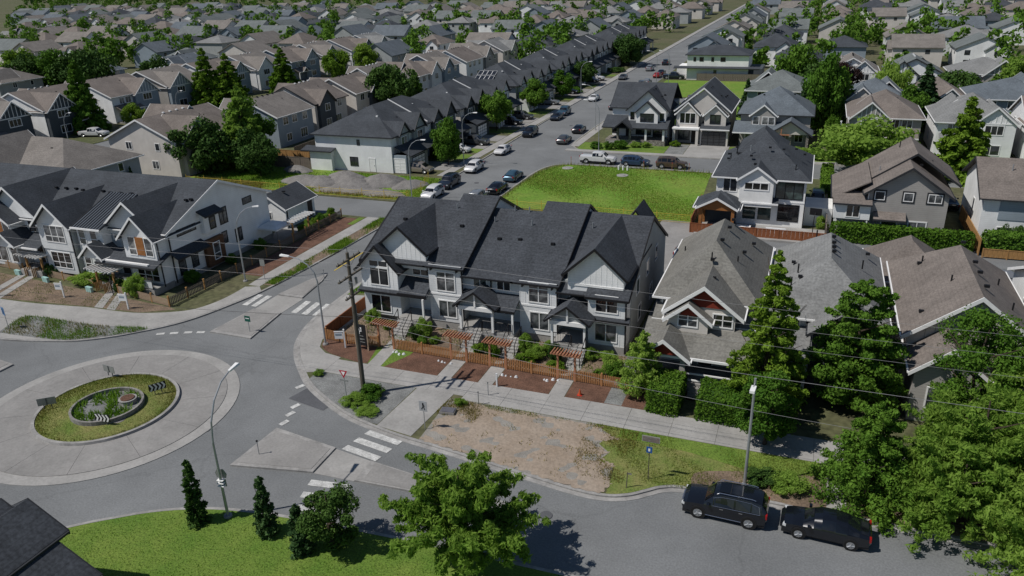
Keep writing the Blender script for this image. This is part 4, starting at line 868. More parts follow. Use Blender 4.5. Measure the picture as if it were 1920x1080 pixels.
# ---------------------------------------------------------------- rowhouses along the far road
def rowhouse(label, y0, units, xb=-75.0, xf=-61.0, ze=6.0, zr=9.4, wm=None, hip0=True, seed=0, rm=None):
    rr = random.Random(seed); y1 = units[-1]; wm = wm or M_LSID; rm = rm or M_RD2
    H = House('rowhouse', label, 'rowhouse', ((xb+xf)/2, (y0+y1)/2), absolute=True)
    H.wall(xb, xf, y0, y1, 0, ze-.1, wm)
    if hip0: H.hip(xb, xf, y0, y1, ze, zr, rm, M_DKTR, ov=.5, axis='y')
    else: H.gwall(xb, xf, y0, y1, ze-.5, ze, zr, 'y', wm); H.gable(xb, xf, y0, y1, ze, zr, 'y', rm, M_WHITE)
    a = y0
    for i, b in enumerate(units):
        c = (a+b)/2; wms = (M_GSID, M_DSID, M_LSID, M_BSID)[(i+seed) % 4]
        # two cross gables at eaves level, garage under a lean-to roof, porch gable
        for q, hw, zz in ((a+(b-a)*.28, 1.7, 7.6), (a+(b-a)*.72, 2.0, 8.1)):
            H.gwall(xf-1, xf+.5, q-hw, q+hw, 2.9, 5.9, zz-.1, 'x', wms); H.gable(xf-4.5, xf+.5, q-hw, q+hw, 5.9, zz, 'x', rm, M_DKTR, ov=.3, og=.3)
            H.win('r', q, xf+.5, 3.7, 1.7, 1.5, 2)
        H.shed(a+.3, b-.3, xf+3.2, 2.9, xf+.4, 4.2, rm, M_DKTR, axis='y', name='garage_roof')
        H.wall(xf, xf+2.8, a+.5, c+.6, 0, 2.9, wms); H.garage('r', (a+c)/2+.5, xf+2.8, .05, min(4.2, c-a-.8), 2.2, M_WHITE, 4, 4, fm=M_DKTR)
        H.door('r', c+1.6, xf+.02, .3); H.post(xf+2.9, b-.6, 0, 2.8, .25, M_WHITE)
        if i: H.add('party_parapet', MB().exty([(xf-7+.0,zr+.12),(xf+.3,ze+.05),(xf+.3,ze-.1),(xf-7,zr-.05)], a-.08, a+.08), M_WHITE)
        H.vents([(xf-4.5, c-2, zr-1.4, 'ventw'), (xf-3.0, c+1.5, zr-2.1), (xb+4.5, c, zr-1.4, 'ventw')])
        a = b
    return H
H = rowhouse('pale blue end rowhouse with blank side wall facing the gravel piles', 105.6, [118,130], wm=M_WSID, seed=0)
H.win('f',-68,105.6,.9,1.3,1.3,2,fm=M_DKTR,gm=M_GL); H.win('f',-66.9,105.6,4.3,.35,.7,1,fm=M_DKTR); H.door('f',-64.7,105.6,.05,1.0,2.1,m=M_WHITE)
H.wall(-75.6,-71.6,104.6,106,0,3.2,M_WSID); H.shed(-77.0,-71.2,104.2,3.25,106,3.7,M_RD2,M_DKTR)
H.wall(-61,-58.6,105.8,109,0,2.9,M_BLSID); H.garage('f',-59.8,105.8,.1,1.9,2.2,M_WHITE,2,4,fm=M_WHITE)
rowhouse('beige rowhouse block with dark gables second along the far road', 132.0, [144.5,157.5], seed=1, wm=M_BSID, zr=9.2)
H = rowhouse('dark rowhouse block with solar panels on its roof', 161.5, [173,186], seed=2, wm=M_GSID, zr=9.6)
sp = MB().box(-.5,.5,-.85,.85,0,.05).mesh('solar_panel'); sp.materials.append(mat('solar_cell', (.02,.022,.028), .25, .1, 2, spec=.6)); fr_ = MB()
fr_.box(-.53,.53,-.88,-.84,0,.07).box(-.53,.53,.84,.88,0,.07).box(-.53,-.49,-.84,.84,0,.07).box(.49,.53,-.84,.84,0,.07); fr_ = fr_.mesh('panel_frame'); fr_.materials.append(M_WHITE)
for i in range(4):
    for j in range(2):
        sl_ = math.atan2(3.5,7.3); a_ = -69.6+j*1.0; yy = 163.4
        o = link('solar_panel', sp, None, H.root, (-70.6+i*1.1+68, 163.0+j*1.85-173.75, 7.05+.82*j)); o.rotation_euler = (math.atan2(3.4,7.5), 0, 0); link('panel_frame', fr_, None, o)
rowhouse('grey rowhouse block with white trim fourth along the far road', 190, [202,214], seed=3, wm=M_BLSID, zr=9.4)
rowhouse('white rowhouse block farthest along the road before the hedge', 218, [230,242,254], seed=1, wm=M_WSID, zr=9.4)
rowhouse('distant grey rowhouse block past the farthest parked cars', 262, [275,288,300], seed=2, wm=M_GSID, zr=9.4)

# ---------------------------------------------------------------- generic detached houses of the neighbourhood
def house(label, x, y, rz, w, d, ze, zr, style, rm, wm, tm=None, seed=0, name='house', group=None, wm2=None, detail=True):
    """front faces local -y; style g = ridge along x, y = ridge along y, h = hip"""
    rr = random.Random(seed*7+3); tm = tm or M_WHITE; wm2 = wm2 or wm
    H = House(name, label, 'house', (x, y), R_(rz), group)
    a, b = w/2, d/2
    if style == 'g': H.gwall(-a,a,-b,b,0,ze,zr,'x',wm); H.gable(-a,a,-b,b,ze,zr,'x',rm,tm)
    elif style == 'y': H.gwall(-a,a,-b,b,0,ze,zr,'y',wm); H.gable(-a,a,-b,b,ze,zr,'y',rm,tm)
    else: H.wall(-a,a,-b,b,0,ze-.1,wm); H.hip(-a,a,-b,b,ze,zr,rm,tm)
    # cross gable and smaller gable on the front
    gx_ = (-.22 if seed % 2 else .22)*w; gw = w*.27
    H.gwall(gx_-gw,gx_+gw,-b-.9,-b+2,0,ze-.2,ze+gw*.8,'y',wm2); H.gable(gx_-gw,gx_+gw,-b-.9,0 if style != 'y' else -b+3,ze-.2,ze+gw*.8,'y',rm,tm,ov=.35,og=.35)
    H.add('gable_trim', MB().box(gx_-gw-.02,gx_+gw+.02,-b-.96,-b-.9,ze-.35,ze-.15), tm)
    if detail:
        for k in range(-3, 4):
            zt = ze+gw*.8-abs(k)*gw*.8/gw*gw/4.2-.25
            if zt > ze: H.add('gable_batten', MB().box(gx_+k*gw/4.2-.06,gx_+k*gw/4.2+.06,-b-.95,-b-.9,ze-.1,zt), tm)
    H.win('f',gx_,-b-.9,ze-1.9,min(2.4,gw*1.2),1.3,3 if gw > 1.8 else 2,trim=.14)
    H.win('f',gx_,-b-.9,.9,min(2.4,gw*1.2),1.4,2,trim=.12)
    px = -gx_; pw = w*.25
    H.shed(px-pw,px+pw,-b-2.2,2.8,-b+.1,3.9,rm,tm); H.door('f',px-.6,-b,.3)
    for q in (px-pw+.2, px+pw-.2): H.post(q,-b-2.0,0,2.7,.22,tm)
    H.add('porch', MB().box(px-pw,px+pw,-b-2.1,-b,-.1,.3), M_CONC2)
    H.gable(px-1.4,px+.6,-b-2.4,-b,3.1,4.0,'y',rm,tm,ov=.2,og=.15)
    H.win('f',px+.9,-b,ze-1.9,1.4,1.2,2); H.win('f',px-.9,-b,ze-1.9,1.2,1.2,2)
    # sides and back
    for f_, p in (('l',-a),('r',a)):
        H.win(f_, -b*.4, p, ze-1.8, 1.1, 1.1, 2); H.win(f_, b*.45, p, ze-1.8, .8, 1.1, 1); H.win(f_, b*.3, p, 1.1, 1.2, 1.2, 2)
    for q in (-.55,.05,.55): H.win('b', q*a, b, ze-1.9, 1.4, 1.25, 2)
    H.win('b', -.4*a, b, .8, 2.0, 1.6, 3); H.win('b', .45*a, b, .9, 1.4, 1.3, 2)
    if seed % 3 != 1:                                     # rear cross gable
        g2 = w*.24; gc = -gx_*.9; H.gwall(gc-g2,gc+g2,b-2,b+.7,0,ze-.2,ze+g2*.8,'y',wm2); H.gable(gc-g2,gc+g2,1.0 if style != 'y' else b-3,b+.7,ze-.2,ze+g2*.8,'y',rm,tm,ov=.35,og=.3); H.win('b',gc,b+.7,ze-1.9,1.6,1.3,2); H.win('b',gc,b+.7,.9,1.6,1.4,2)
    hw = (d/2 if style == 'g' else w/2)
    for k in range(4):
        u = (k-1.5)*1.5
        if style == 'g': H.vents([(u, .0, zr-.03, 'ventw' if seed % 2 else 'vent')])
        elif style == 'y': H.vents([(0, u, zr-.03, 'ventw' if seed % 2 else 'vent')])
    H.vents([(a*.3, -b*.3 if style != 'y' else b*.2, ze+(zr-ze)*.65), (-a*.4, b*.35, ze+(zr-ze)*.55, 'pipeb')])
    return H
# right side, rows 3 to 5
house('brown hip-roofed house behind the broad light green tree',11.3,145.5,0,10.6,13,5.9,9.0,'h',M_RB,M_TSID,M_WHITE,1)
house('grey-roofed pale house with stone porch behind the layered conifer',24.0,144,0,10.6,13.5,5.9,9.0,'h',M_RG,M_WSID,M_WHITE,2)
house('white house cut by the right edge beside the stone-porched grey-roofed house',35.5,143,0,9.5,13,5.9,9.0,'g',M_RB,M_WSID,M_WHITE,3)
house('grey-green hip-roofed house with two thin firs in front',-6.5,171,180,12,13,5.9,8.9,'h',M_RGN,M_BLSID,M_WHITE,4)
house('blue-grey roofed beige house in the middle of the right-hand gardens',10.5,163.5,180,11,12,5.7,8.6,'h',M_RBL,M_BSID,M_WHITE,5)
house('small brown hip-roofed house behind the dark conifer on the right',21.8,169,180,8.8,11,5.4,8.2,'h',M_RB,M_GSID,M_WHITE,6)
house('wide blue-grey roofed house near the top right corner',33.5,168,180,13,13,5.8,8.6,'h',M_RBL,M_BLSID,M_WHITE,7)
house('brown-roofed house with white nested gables in the top right row',7.5,203,0,11,12,5.7,8.6,'y',M_RB2,M_WSID,M_WHITE,8)
house('grey-green roofed white house with dark trimmed gable in the top right row',20.3,203,0,11,12,5.7,8.6,'y',M_RGN,M_WSID,M_DKTR,9)
house('grey-roofed taupe house with a big square window in the top right row',34.5,203,0,13,12,5.7,8.4,'h',M_RG,M_TSID,M_WHITE,10)
house('cream house at the far right end of the top right row',48,203,0,11,12,5.7,8.4,'h',M_RG,M_BSID,M_WHITE,11)
house('dark-roofed house left of the nested-gable house in the top right row',-5.0,228,0,11,12,5.7,8.6,'h',M_RD2,M_WSID,M_DKTR,12)
H = House('modern_house', 'white two-storey flat-fronted house beyond the far green lot', 'house', (-25,224), absolute=True)
H.wall(-33,-17,219,231,0,6.6,M_STUC); H.hip(-33,-17,219,231,6.7,8.6,M_RD2,M_DKTR,ov=.5); H.wall(-36,-33,221,230,0,3.0,M_STUC); H.shed(-36.4,-14.0,217.9,3.2,219.1,3.6,M_RD2,M_DKTR)
for x, ww in ((-31,.5),(-29.2,.9),(-26.3,.5),(-23.6,1.1)): H.win('f',x,219,4.9,ww,.9,1,fm=M_DKTR,gm=M_GLD)
H.win('f',-25.5,219,.7,.6,1.8,1,fm=M_DKTR); H.wall(-17,-13.5,220,230,0,3,M_DSID)
# left side, row backing onto the rowhouses (fronts face -x, so rz = -90)
house('beige house with plain gable wall and brown roof left of the dark round tree',-100.5,102.7,-90,16,14,5.9,9.0,'g',M_RB,M_BSID,M_WHITE,21)
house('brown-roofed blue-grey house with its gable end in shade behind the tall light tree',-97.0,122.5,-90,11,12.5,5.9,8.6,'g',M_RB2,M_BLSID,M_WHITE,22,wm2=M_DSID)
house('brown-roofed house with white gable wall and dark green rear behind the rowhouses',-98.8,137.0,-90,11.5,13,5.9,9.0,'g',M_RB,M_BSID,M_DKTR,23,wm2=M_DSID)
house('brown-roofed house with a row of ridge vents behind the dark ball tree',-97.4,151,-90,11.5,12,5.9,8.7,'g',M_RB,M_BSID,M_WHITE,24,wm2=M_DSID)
house('brown-roofed house with grey sunlit gable end in the row behind the rowhouses',-99,165.5,-90,12,13,5.9,9.2,'g',M_RB2,M_GSID,M_WHITE,25)
house('brown-roofed house with pale gable sixth in the row behind the rowhouses',-97,180,-90,12,12,5.9,8.8,'h',M_RB,M_LSID,M_WHITE,26)
house('grey house seventh in the row behind the rowhouses',-98.6,194.5,-90,11.5,13,5.9,9.0,'g',M_RB2,M_BLSID,M_WHITE,27)
house('white house eighth in the row behind the rowhouses',-97.2,209,-90,12,12,5.9,8.7,'g',M_RB,M_WSID,M_WHITE,28)
house('taupe house ninth in the row behind the rowhouses',-98.8,223.5,-90,12,13,5.9,9.1,'h',M_RB2,M_TSID,M_WHITE,29)
house('beige house tenth in the row behind the rowhouses',-97.6,238,-90,12,12,5.9,8.8,'g',M_RG,M_BSID,M_WHITE,30)
house('brown hip-roofed house right behind the left townhouse row',-103,80.5,0,19,13,5.6,8.9,'h',M_RB2,M_GSID,M_WHITE,31)
house('tan-roofed house at the left edge behind the townhouse row',-124,77,0,17,14,5.6,8.8,'g',M_RB2,M_TSID,M_WHITE,32)
# the row across the next street (fronts face +x, rz = 90)
for k, (yy, ln, rm, wm, w2, lab) in enumerate((
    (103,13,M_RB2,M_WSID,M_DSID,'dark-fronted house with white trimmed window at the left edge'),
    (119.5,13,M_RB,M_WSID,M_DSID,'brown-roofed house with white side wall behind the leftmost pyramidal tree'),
    (136.5,13,M_RB,M_WSID,M_BLSID,'brown-roofed house with white striped front gable on the left'),
    (153,13,M_RB2,M_TSID,M_BLSID,'taupe-roofed house with grey corner room left of the double conifer'),
    (169.5,13,M_RB,M_WSID,M_BLSID,'house with tall blue striped gable behind the double conifer'),
    (186,13,M_RB2,M_LSID,M_LSID,'house with pale blue double window gable near the top left'),
    (202.5,13,M_RB,M_BLSID,M_BLSID,'blue-grey sided house with double window seventh in the left street row'),
    (219,13,M_RB2,M_BSID,M_GSID,'beige house eighth in the left street row'),
    (235.5,13,M_RB,M_LSID,M_DSID,'pale house ninth in the left street row'),
    (252,13,M_RG,M_GSID,M_GSID,'grey house tenth in the left street row'))):
    house(lab,-152,yy,90,ln,16,5.9,9.1,'g',rm,wm,M_WHITE,40+k,wm2=w2)
for k, (xx, yy, rm, wm, lab) in enumerate((
    (-205,152,M_RB2,M_GSID,'tan hip-roofed house at the top left edge'),
    (-196,172,M_RBL,M_BLSID,'blue-grey roofed house beside the rounded dark tree at top left'),
    (-176,186,M_RBL,M_WSID,'blue-roofed house with white gable at the top left'),
    (-214,178,M_RB,M_TSID,'small brown-roofed house among the top left trees'),
    (-190,205,M_RGN,M_BLSID,'grey-green roofed house behind the rounded dark tree'))):
    house(lab,xx,yy,90 if k % 2 else 0,13,12,5.6,8.6,'h' if k != 2 else 'y',rm,wm,M_WHITE,60+k)

# ---------------------------------------------------------------- vegetation
def leaf_mesh(name, P, N, S, rng, elong=1.5, m=None, droop=0.0):
    """one diamond leaf per point: P positions, N outward normals, S sizes"""
    n = len(P); a = rng.normal(size=(n,3)); nn = N*1.0 + rng.normal(size=(n,3))*.75
    nn /= np.linalg.norm(nn,axis=1)[:,None]+1e-9
    t = np.cross(nn, a); t /= np.linalg.norm(t,axis=1)[:,None]+1e-9
    t[:,2] -= droop; t /= np.linalg.norm(t,axis=1)[:,None]+1e-9
    b = np.cross(nn, t); s = S[:,None]
    V = np.empty((n,4,3)); V[:,0] = P - t*s*elong*.5; V[:,1] = P + b*s*.42 + nn*s*.10; V[:,2] = P + t*s*elong*.5 - np.array([0,0,droop*.2])*s; V[:,3] = P - b*s*.42 + nn*s*.10
    me = bpy.data.meshes.new(name); me.vertices.add(n*4); me.vertices.foreach_set('co', V.reshape(-1).astype(np.float32))
    me.loops.add(n*4); me.loops.foreach_set('vertex_index', np.arange(n*4, dtype=np.int32))
    me.polygons.add(n); me.polygons.foreach_set('loop_start', np.arange(0, n*4, 4, dtype=np.int32)); me.polygons.foreach_set('loop_total', np.full(n, 4, dtype=np.int32))
    me.update(calc_edges=True)
    if m: me.materials.append(m)
    return me
def clumps(rng, C, CR, n, shell=.55, flat=1.0):
    """n leaves spread over clumps with centres C and radii CR, denser at each clump's skin"""
    k = rng.integers(0, len(C), n); d = rng.normal(size=(n,3)); d /= np.linalg.norm(d,axis=1)[:,None]
    r = shell + (1-shell)*rng.random(n)**.7; r = np.where(rng.random(n) < .12, r*1.25, r)
    off = d*(r*CR[k])[:,None]; off[:,2] *= flat
    return C[k]+off, d
def crown_round(name, seed, n, leaf, m, h=1.0, w=1.0, nc=38, cr=.30, base=0.0, droop=0.0, lean=0):
    """rounded broadleaf crown inside a unit cylinder (radius w, height h)"""
    rng = np.random.default_rng(seed); d = rng.normal(size=(nc,3)); d /= np.linalg.norm(d,axis=1)[:,None]
    r = .35+.55*rng.random(nc)**.6; C = d*r[:,None]*np.array([w,w,h/2]); C[:,2] += base+h/2
    tz = (C[:,2]-base)/h; C[:,:2] *= (.72+.5*np.sin(np.clip(tz,0,1)*math.pi))[:,None]*.86
    CR = cr*w*(.6+.7*rng.random(nc)); P, N = clumps(rng, C, CR, n, flat=.8)
    return leaf_mesh(name, P, N, leaf*(.6+.8*rng.random(n)), rng, 1.5, m, droop)
def crown_cone(name, seed, n, leaf, m, h=1.0, w=.35, layers=14, per=9, power=.9, droop=.25, base=.0, cr=.2):
    """tapering crown of layered branches"""
    rng = np.random.default_rng(seed); C = []; CR = []
    for i in range(layers):
        t = (i+.3*rng.random())/layers; R = w*(1-t)**power*(.85+.3*rng.random())
        k = max(3, int(per*(1-.6*t)))
        for j in range(k):
            a = 2*math.pi*(j+rng.random()*.7)/k+i*1.7; rr = R*(.75+.35*rng.random())
            for q in (.45, .8, 1.0):
                C.append((rr*q*math.cos(a), rr*q*math.sin(a), base+h*t - rr*q*droop)); CR.append(cr*w*(1.15-.75*t)*(1.1-.35*q)*(.7+.6*rng.random()))
    C.append((0,0,base+h*.99)); CR.append(.05*w)
    P, N = clumps(rng, np.array(C), np.array(CR), n, .35, .7)
    return leaf_mesh(name, P, N, leaf*(.6+.8*rng.random(n)), rng, 1.7, m, droop*.8)
def trunk_mesh(h, r, seed, limbs=5, spread=.5, start=.35):
    rr = random.Random(seed); mb = MB(); pts = [(0,0,-.1)]; x = y = 0
    for i in range(1,6): x += rr.uniform(-.03,.03)*h; y += rr.uniform(-.03,.03)*h; pts.append((x,y,h*i/5))
    mb.tube(pts, r, 7, r*.25)
    for i in range(limbs):
        a = 2*math.pi*i/limbs+rr.random(); z = h*(start+.5*rr.random()); L = h*spread*(.6+.5*rr.random()); p = pts[min(5,int(z/h*5))]
        mb.tube([(p[0],p[1],z),(p[0]+.5*L*math.cos(a),p[1]+.5*L*math.sin(a),z+.35*L),(p[0]+L*math.cos(a),p[1]+L*math.sin(a),z+.75*L)], r*.42, 5, r*.1)
    return mb.mesh('trunk')
CRW = {}
def protos():
    for s in range(3):
        CRW['round',s] = [crown_round('crown', 10+s, 9000, .046, M_LF, 1.0, .62, 40, .30), crown_round('crown', 20+s, 9000, .046, M_LFD, 1.0, .62, 40, .30), crown_round('crown', 30+s, 9000, .046, M_LFL, 1.0, .62, 40, .30), crown_round('crown', 35+s, 9000, .046, M_LFY, 1.0, .62, 40, .30)]
        CRW['cone',s] = [crown_cone('crown', 40+s, 8500, .042, M_LF, 1.0, .36), crown_cone('crown', 50+s, 8500, .036, M_LFC, 1.0, .26, 16, 8, .95, .35), crown_cone('crown', 60+s, 8500, .042, M_LFY, 1.0, .36, 12, 9, .8, .2), crown_cone('crown', 65+s, 8500, .042, M_LFL, 1.0, .36, 12, 9, .75, .1)]
    CRW['trunk'] = [trunk_mesh(1.0, .035, 5+s, 6, .35) for s in range(3)]
    for t in CRW['trunk']: t.materials.append(M_BARK)
protos()
NTREE = 0
def tree(label, x, y, h, w=None, kind='round', tone=0, base=.12, name=None, group=None, z=GZ, var=None):
    """h total height, w crown diameter, base = share of bare trunk"""
    global NTREE
    v = NTREE % 3 if var is None else var; NTREE += 1
    unit_w = 1.16 if kind == 'round' else (.52 if tone == 1 else .72)
    w = w or h*unit_w*.8
    t = empty(name or ('conifer_tree' if kind == 'cone' and tone == 1 else 'tree'), (x, y, z), NTREE*1.3, label, 'tree', group)
    link('trunk', CRW['trunk'][v], None, t, scale=(w*.5, w*.5, h*.8))
    link('crown', CRW[kind,v][tone], None, t, (0,0,h*base), scale=(w/unit_w, w/unit_w, h*(1-base)))
    return t
def shrub(label, x, y, h, w, tone=0, name='shrub', group=None, z=GZ, d=None):
    global NTREE
    NTREE += 1; t = empty(name, (x, y, z), NTREE*.9, label, 'shrub', group)
    link('foliage', CRW['round', NTREE % 3][tone], None, t, (0,0,-.08*h), scale=(w/1.1, (d or w)/1.1, h*1.05)); return t
def hedge(label, x0, x1, y0, y1, h, m=None, n=5000, leaf=.13, name='hedge', taper=.0, seed=3, group=None):
    rng = np.random.default_rng(seed); cx, cy = (x0+x1)/2, (y0+y1)/2; a, b = (x1-x0)/2, (y1-y0)/2
    t = empty(name, (cx,cy,GZ), 0, label, 'hedge', group)
    core = MB().loft([(-a*.93,-b*.86,0),(a*.93,-b*.86,0),(a*.93,b*.86,0),(-a*.93,b*.86,0)], [(-a*.9,-b*.8,h*.94),(a*.9,-b*.8,h*.94),(a*.9,b*.8,h*.94),(-a*.9,b*.8,h*.94)])
    link('branches', core.mesh('branches'), M_LFD, t)
    # skin of leaves over the five visible faces, uneven to the outside
    A = np.array([2*a*2*b, 2*a*h, 2*a*h, 2*b*h, 2*b*h]); f = rng.choice(5, n, p=A/A.sum()); u, v = rng.random(n)*2-1, rng.random(n)*2-1
    P = np.zeros((n,3)); N = np.zeros((n,3)); j = rng.normal(size=n)*.06
    for k, (ax, sg) in enumerate(((2,1),(1,-1),(1,1),(0,-1),(0,1))):
        q = f == k
        if ax == 2: P[q] = np.c_[u[q]*a, v[q]*b, np.full(q.sum(), h)]; N[q] = (0,0,1)
        elif ax == 1: P[q] = np.c_[u[q]*a, np.full(q.sum(), sg*b), (v[q]+1)/2*h]; N[q] = (0,sg,0)
        else: P[q] = np.c_[np.full(q.sum(), sg*a), u[q]*b, (v[q]+1)/2*h]; N[q] = (sg,0,0)
    P += N*(j[:,None]+.05*np.sin(P[:,:1]*3.1+P[:,2:3]*4)+.05*np.sin(P[:,1:2]*2.7+P[:,:1]*1.3))
    link('foliage', leaf_mesh('foliage', P, N, leaf*(.6+.8*rng.random(n)), rng, 1.4, m or M_LFH), None, t); return t
def blades(name, P, hgt, m, seed=1, wid=.02, parent=None, lean=.5):
    """grass blades: thin upright triangles"""
    rng = np.random.default_rng(seed); n = len(P); a = rng.random(n)*2*math.pi; h = hgt*(.5+rng.random(n)); wd = wid*(.6+.8*rng.random(n))
    dx, dy = np.cos(a), np.sin(a); V = np.zeros((n,3,3)); V[:,0] = P - np.c_[dx*wd,dy*wd,0*a]; V[:,1] = P + np.c_[dx*wd,dy*wd,0*a]
    b = rng.random(n)*2*math.pi; V[:,2] = P + np.c_[np.cos(b)*h*lean*rng.random(n), np.sin(b)*h*lean*rng.random(n), h]
    me = bpy.data.meshes.new(name); me.vertices.add(n*3); me.vertices.foreach_set('co', V.reshape(-1).astype(np.float32)); me.loops.add(n*3); me.loops.foreach_set('vertex_index', np.arange(n*3, dtype=np.int32))
    me.polygons.add(n); me.polygons.foreach_set('loop_start', np.arange(0, n*3, 3, dtype=np.int32)); me.polygons.foreach_set('loop_total', np.full(n, 3, dtype=np.int32)); me.update(calc_edges=True); me.materials.append(m)
    return link(name, me, None, parent)
def inpoly(P, poly):
    x, y = P[:,0], P[:,1]; r = np.zeros(len(P), bool); j = len(poly)-1
    for i in range(len(poly)):
        xi, yi = poly[i]; xj, yj = poly[j]
        r ^= ((yi > y) != (yj > y)) & (x < (xj-xi)*(y-yi)/(yj-yi+1e-12)+xi); j = i
    return r
def scatter(poly, n, seed, patch=None, z=GZ):
    rng = np.random.default_rng(seed); xs = [p[0] for p in poly]; ys = [p[1] for p in poly]
    P = np.c_[rng.uniform(min(xs),max(xs),n), rng.uniform(min(ys),max(ys),n), np.full(n, z)]; P = P[inpoly(P, poly)]
    if patch is not None:
        f = np.sin(P[:,0]*patch+1.3*seed)*np.sin(P[:,1]*patch*1.3+seed)+.5*np.sin(P[:,0]*patch*2.7+P[:,1]*patch*2.1); P = P[f > rng.normal(size=len(P))*.35]
    return P
def grass(name, poly, n, seed, hgt, m, z, patch=None, wid=.02, label=None):
    o = blades(name, scatter(poly, n, seed, patch, z), hgt, m, seed, wid); tag(o, label, 'grass', kind='stuff'); return o

def crown_spray(name, seed, n, leaf, m, R=4.0, H=4.5, nb=26, z0=.6, up=.55, elong=2.6):
    """open crown: leafy branches arching out from the top of the trunk"""
    rng = np.random.default_rng(seed); C = []; CR = []
    for b in range(nb):
        a = rng.random()*2*math.pi; el = rng.uniform(-.05, 1.25); L_ = (.65+.45*rng.random())
        for s in range(3):
            a2 = a+(s-1)*rng.uniform(.15,.4); e2 = el+rng.normal()*.12; l2 = L_*(1 if s == 1 else .8)
            for t in (.35,.5,.63,.75,.86,.95,1.03):
                x = R*l2*t*math.cos(e2)*math.cos(a2); y = R*l2*t*math.cos(e2)*math.sin(a2); z = z0+H*l2*t*math.sin(e2)-.55*t*t*(1-math.sin(max(0,e2)))
                C.append((x+rng.normal()*.12, y+rng.normal()*.12, z+rng.normal()*.12)); CR.append(R*.105*(1.25-.55*t)*(.7+.6*rng.random()))
    P, N = clumps(rng, np.array(C), np.array(CR), n, .2, .6)
    return leaf_mesh(name, P, N, leaf*(.6+.8*rng.random(n)), rng, elong, m, .5)
# -- big trees of the right foreground, each grown for its own outline
def big_tree(label, x, y, h, w, crown, base, seed, name='tree', trunk_r=.16, cs=(1,1,1)):
    t = empty(name, (x,y,GZ), 0, label, 'tree'); tm = trunk_mesh(h*.9, trunk_r, seed, 8, .30, .25); tm.materials.append(M_BARK)
    link('trunk', tm, None, t); link('crown', crown, None, t, (0,0,base), scale=cs); return t
big_tree('tall pyramidal tree between the craftsman house and the grey bungalow', -.9, 51.2, 11.9, 6.2, crown_cone('crown', 101, 34000, .15, M_LFY, 11.2, 2.9, 18, 10, .75, .22, 0, .17), .8, 1)
big_tree('dense round tree overhanging the pavement below the pyramidal tree', -.5, 46.4, 5.8, 4.6, crown_round('crown', 102, 22000, .12, M_LF, 5.3, 2.35, 46, .24), .5, 2)
big_tree('dark tall multi-stemmed tree in front of the grey bungalow', 5.0, 53.2, 9.8, 7.6, crown_cone('crown', 103, 32000, .15, M_LF, 9.2, 3.1, 10, 9, .45, -.35, 0, .24), .6, 3)
big_tree('broad dark tree in front of the brown bungalow', 12.0, 51.5, 9.2, 7.4, crown_round('crown', 104, 30000, .135, M_LF, 8.2, 3.9, 54, .24), .9, 4)
big_tree('mid green bushy tree beside the narrow path at the kerb', 5.6, 42.6, 6.4, 5.2, crown_cone('crown', 105, 24000, .125, M_LF, 6.2, 2.9, 11, 9, .6, .1, 0, .24), .3, 5)
big_tree('wide light green tree spreading over the lower right corner', 11.4, 44.4, 7.2, 8.8, crown_spray('crown', 106, 46000, .125, M_LFL, 5.8, 5.2, 44), 1.6, 6)
big_tree('pale green drooping tree at the far lower right', 15.2, 47.6, 7.6, 8.0, crown_spray('crown', 107, 36000, .13, M_LFL, 5.2, 5.6, 38), 1.6, 7)
big_tree('feathery yellow-green tree at the right edge behind the drooping tree', 18.5, 52.5, 8.2, 7.0, crown_round('crown', 108, 22000, .14, M_LFL, 7.0, 3.8, 46, .22, 0, .4), 1.0, 8)
big_tree('low light green tree at the right bottom corner by the parked car', 14.6, 39.2, 5.6, 7.0, crown_spray('crown', 114, 34000, .125, M_LFL, 4.8, 4.4, 38), .9, 14)
big_tree('sparse bright green locust tree in the bottom centre', -14.6, 29.4, 7.2, 8.6, crown_spray('crown', 109, 44000, .13, M_LFL, 4.1, 4.5, 34), 2.2, 9)
big_tree('low light green tree filling the bed beside the second black car', 9.6, 41.6, 4.6, 6.0, crown_spray('crown', 115, 26000, .12, M_LFL, 3.9, 3.6, 34), .8, 15)
big_tree('pale green tree against the brown bungalow at the right edge', 17.5, 43.5, 6.2, 7.0, crown_spray('crown', 116, 26000, .13, M_LFL, 4.8, 4.6, 34), 1.2, 16)
big_tree('small glossy dark tree left of the locust at the bottom edge', -22.6, 28.6, 3.9, 3.4, crown_round('crown', 110, 13000, .11, M_LFD, 3.8, 1.9, 34, .27), .1, 10)
big_tree('young light green street tree at the corner of the picket fence', -9.6, 50.4, 5.2, 3.6, crown_cone('crown', 111, 11000, .11, M_LFL, 4.7, 1.8, 12, 8, .65, -.1, 0, .24), .5, 11, trunk_r=.06)
for i, (x, y, h, lab) in enumerate(((-31.2,27.7,4.4,'slim dark columnar conifer beside the lawn lamp post'),(-26.6,28.2,4.0,'slim columnar conifer between the lamp post and the glossy tree'),(-23.9,27.6,3.2,'shortest columnar conifer at the bottom edge'))):
    t = empty('conifer_tree', (x,y,GZ), i, lab, 'tree'); tm = trunk_mesh(h*.9, .05, 30+i, 3, .1); tm.materials.append(M_BARK); link('trunk', tm, None, t)
    link('crown', crown_cone('crown', 120+i, 4200, .13, M_LFC if i else M_LFD, h, .62, 18, 6, .45, .5, .0, .4), None, t)
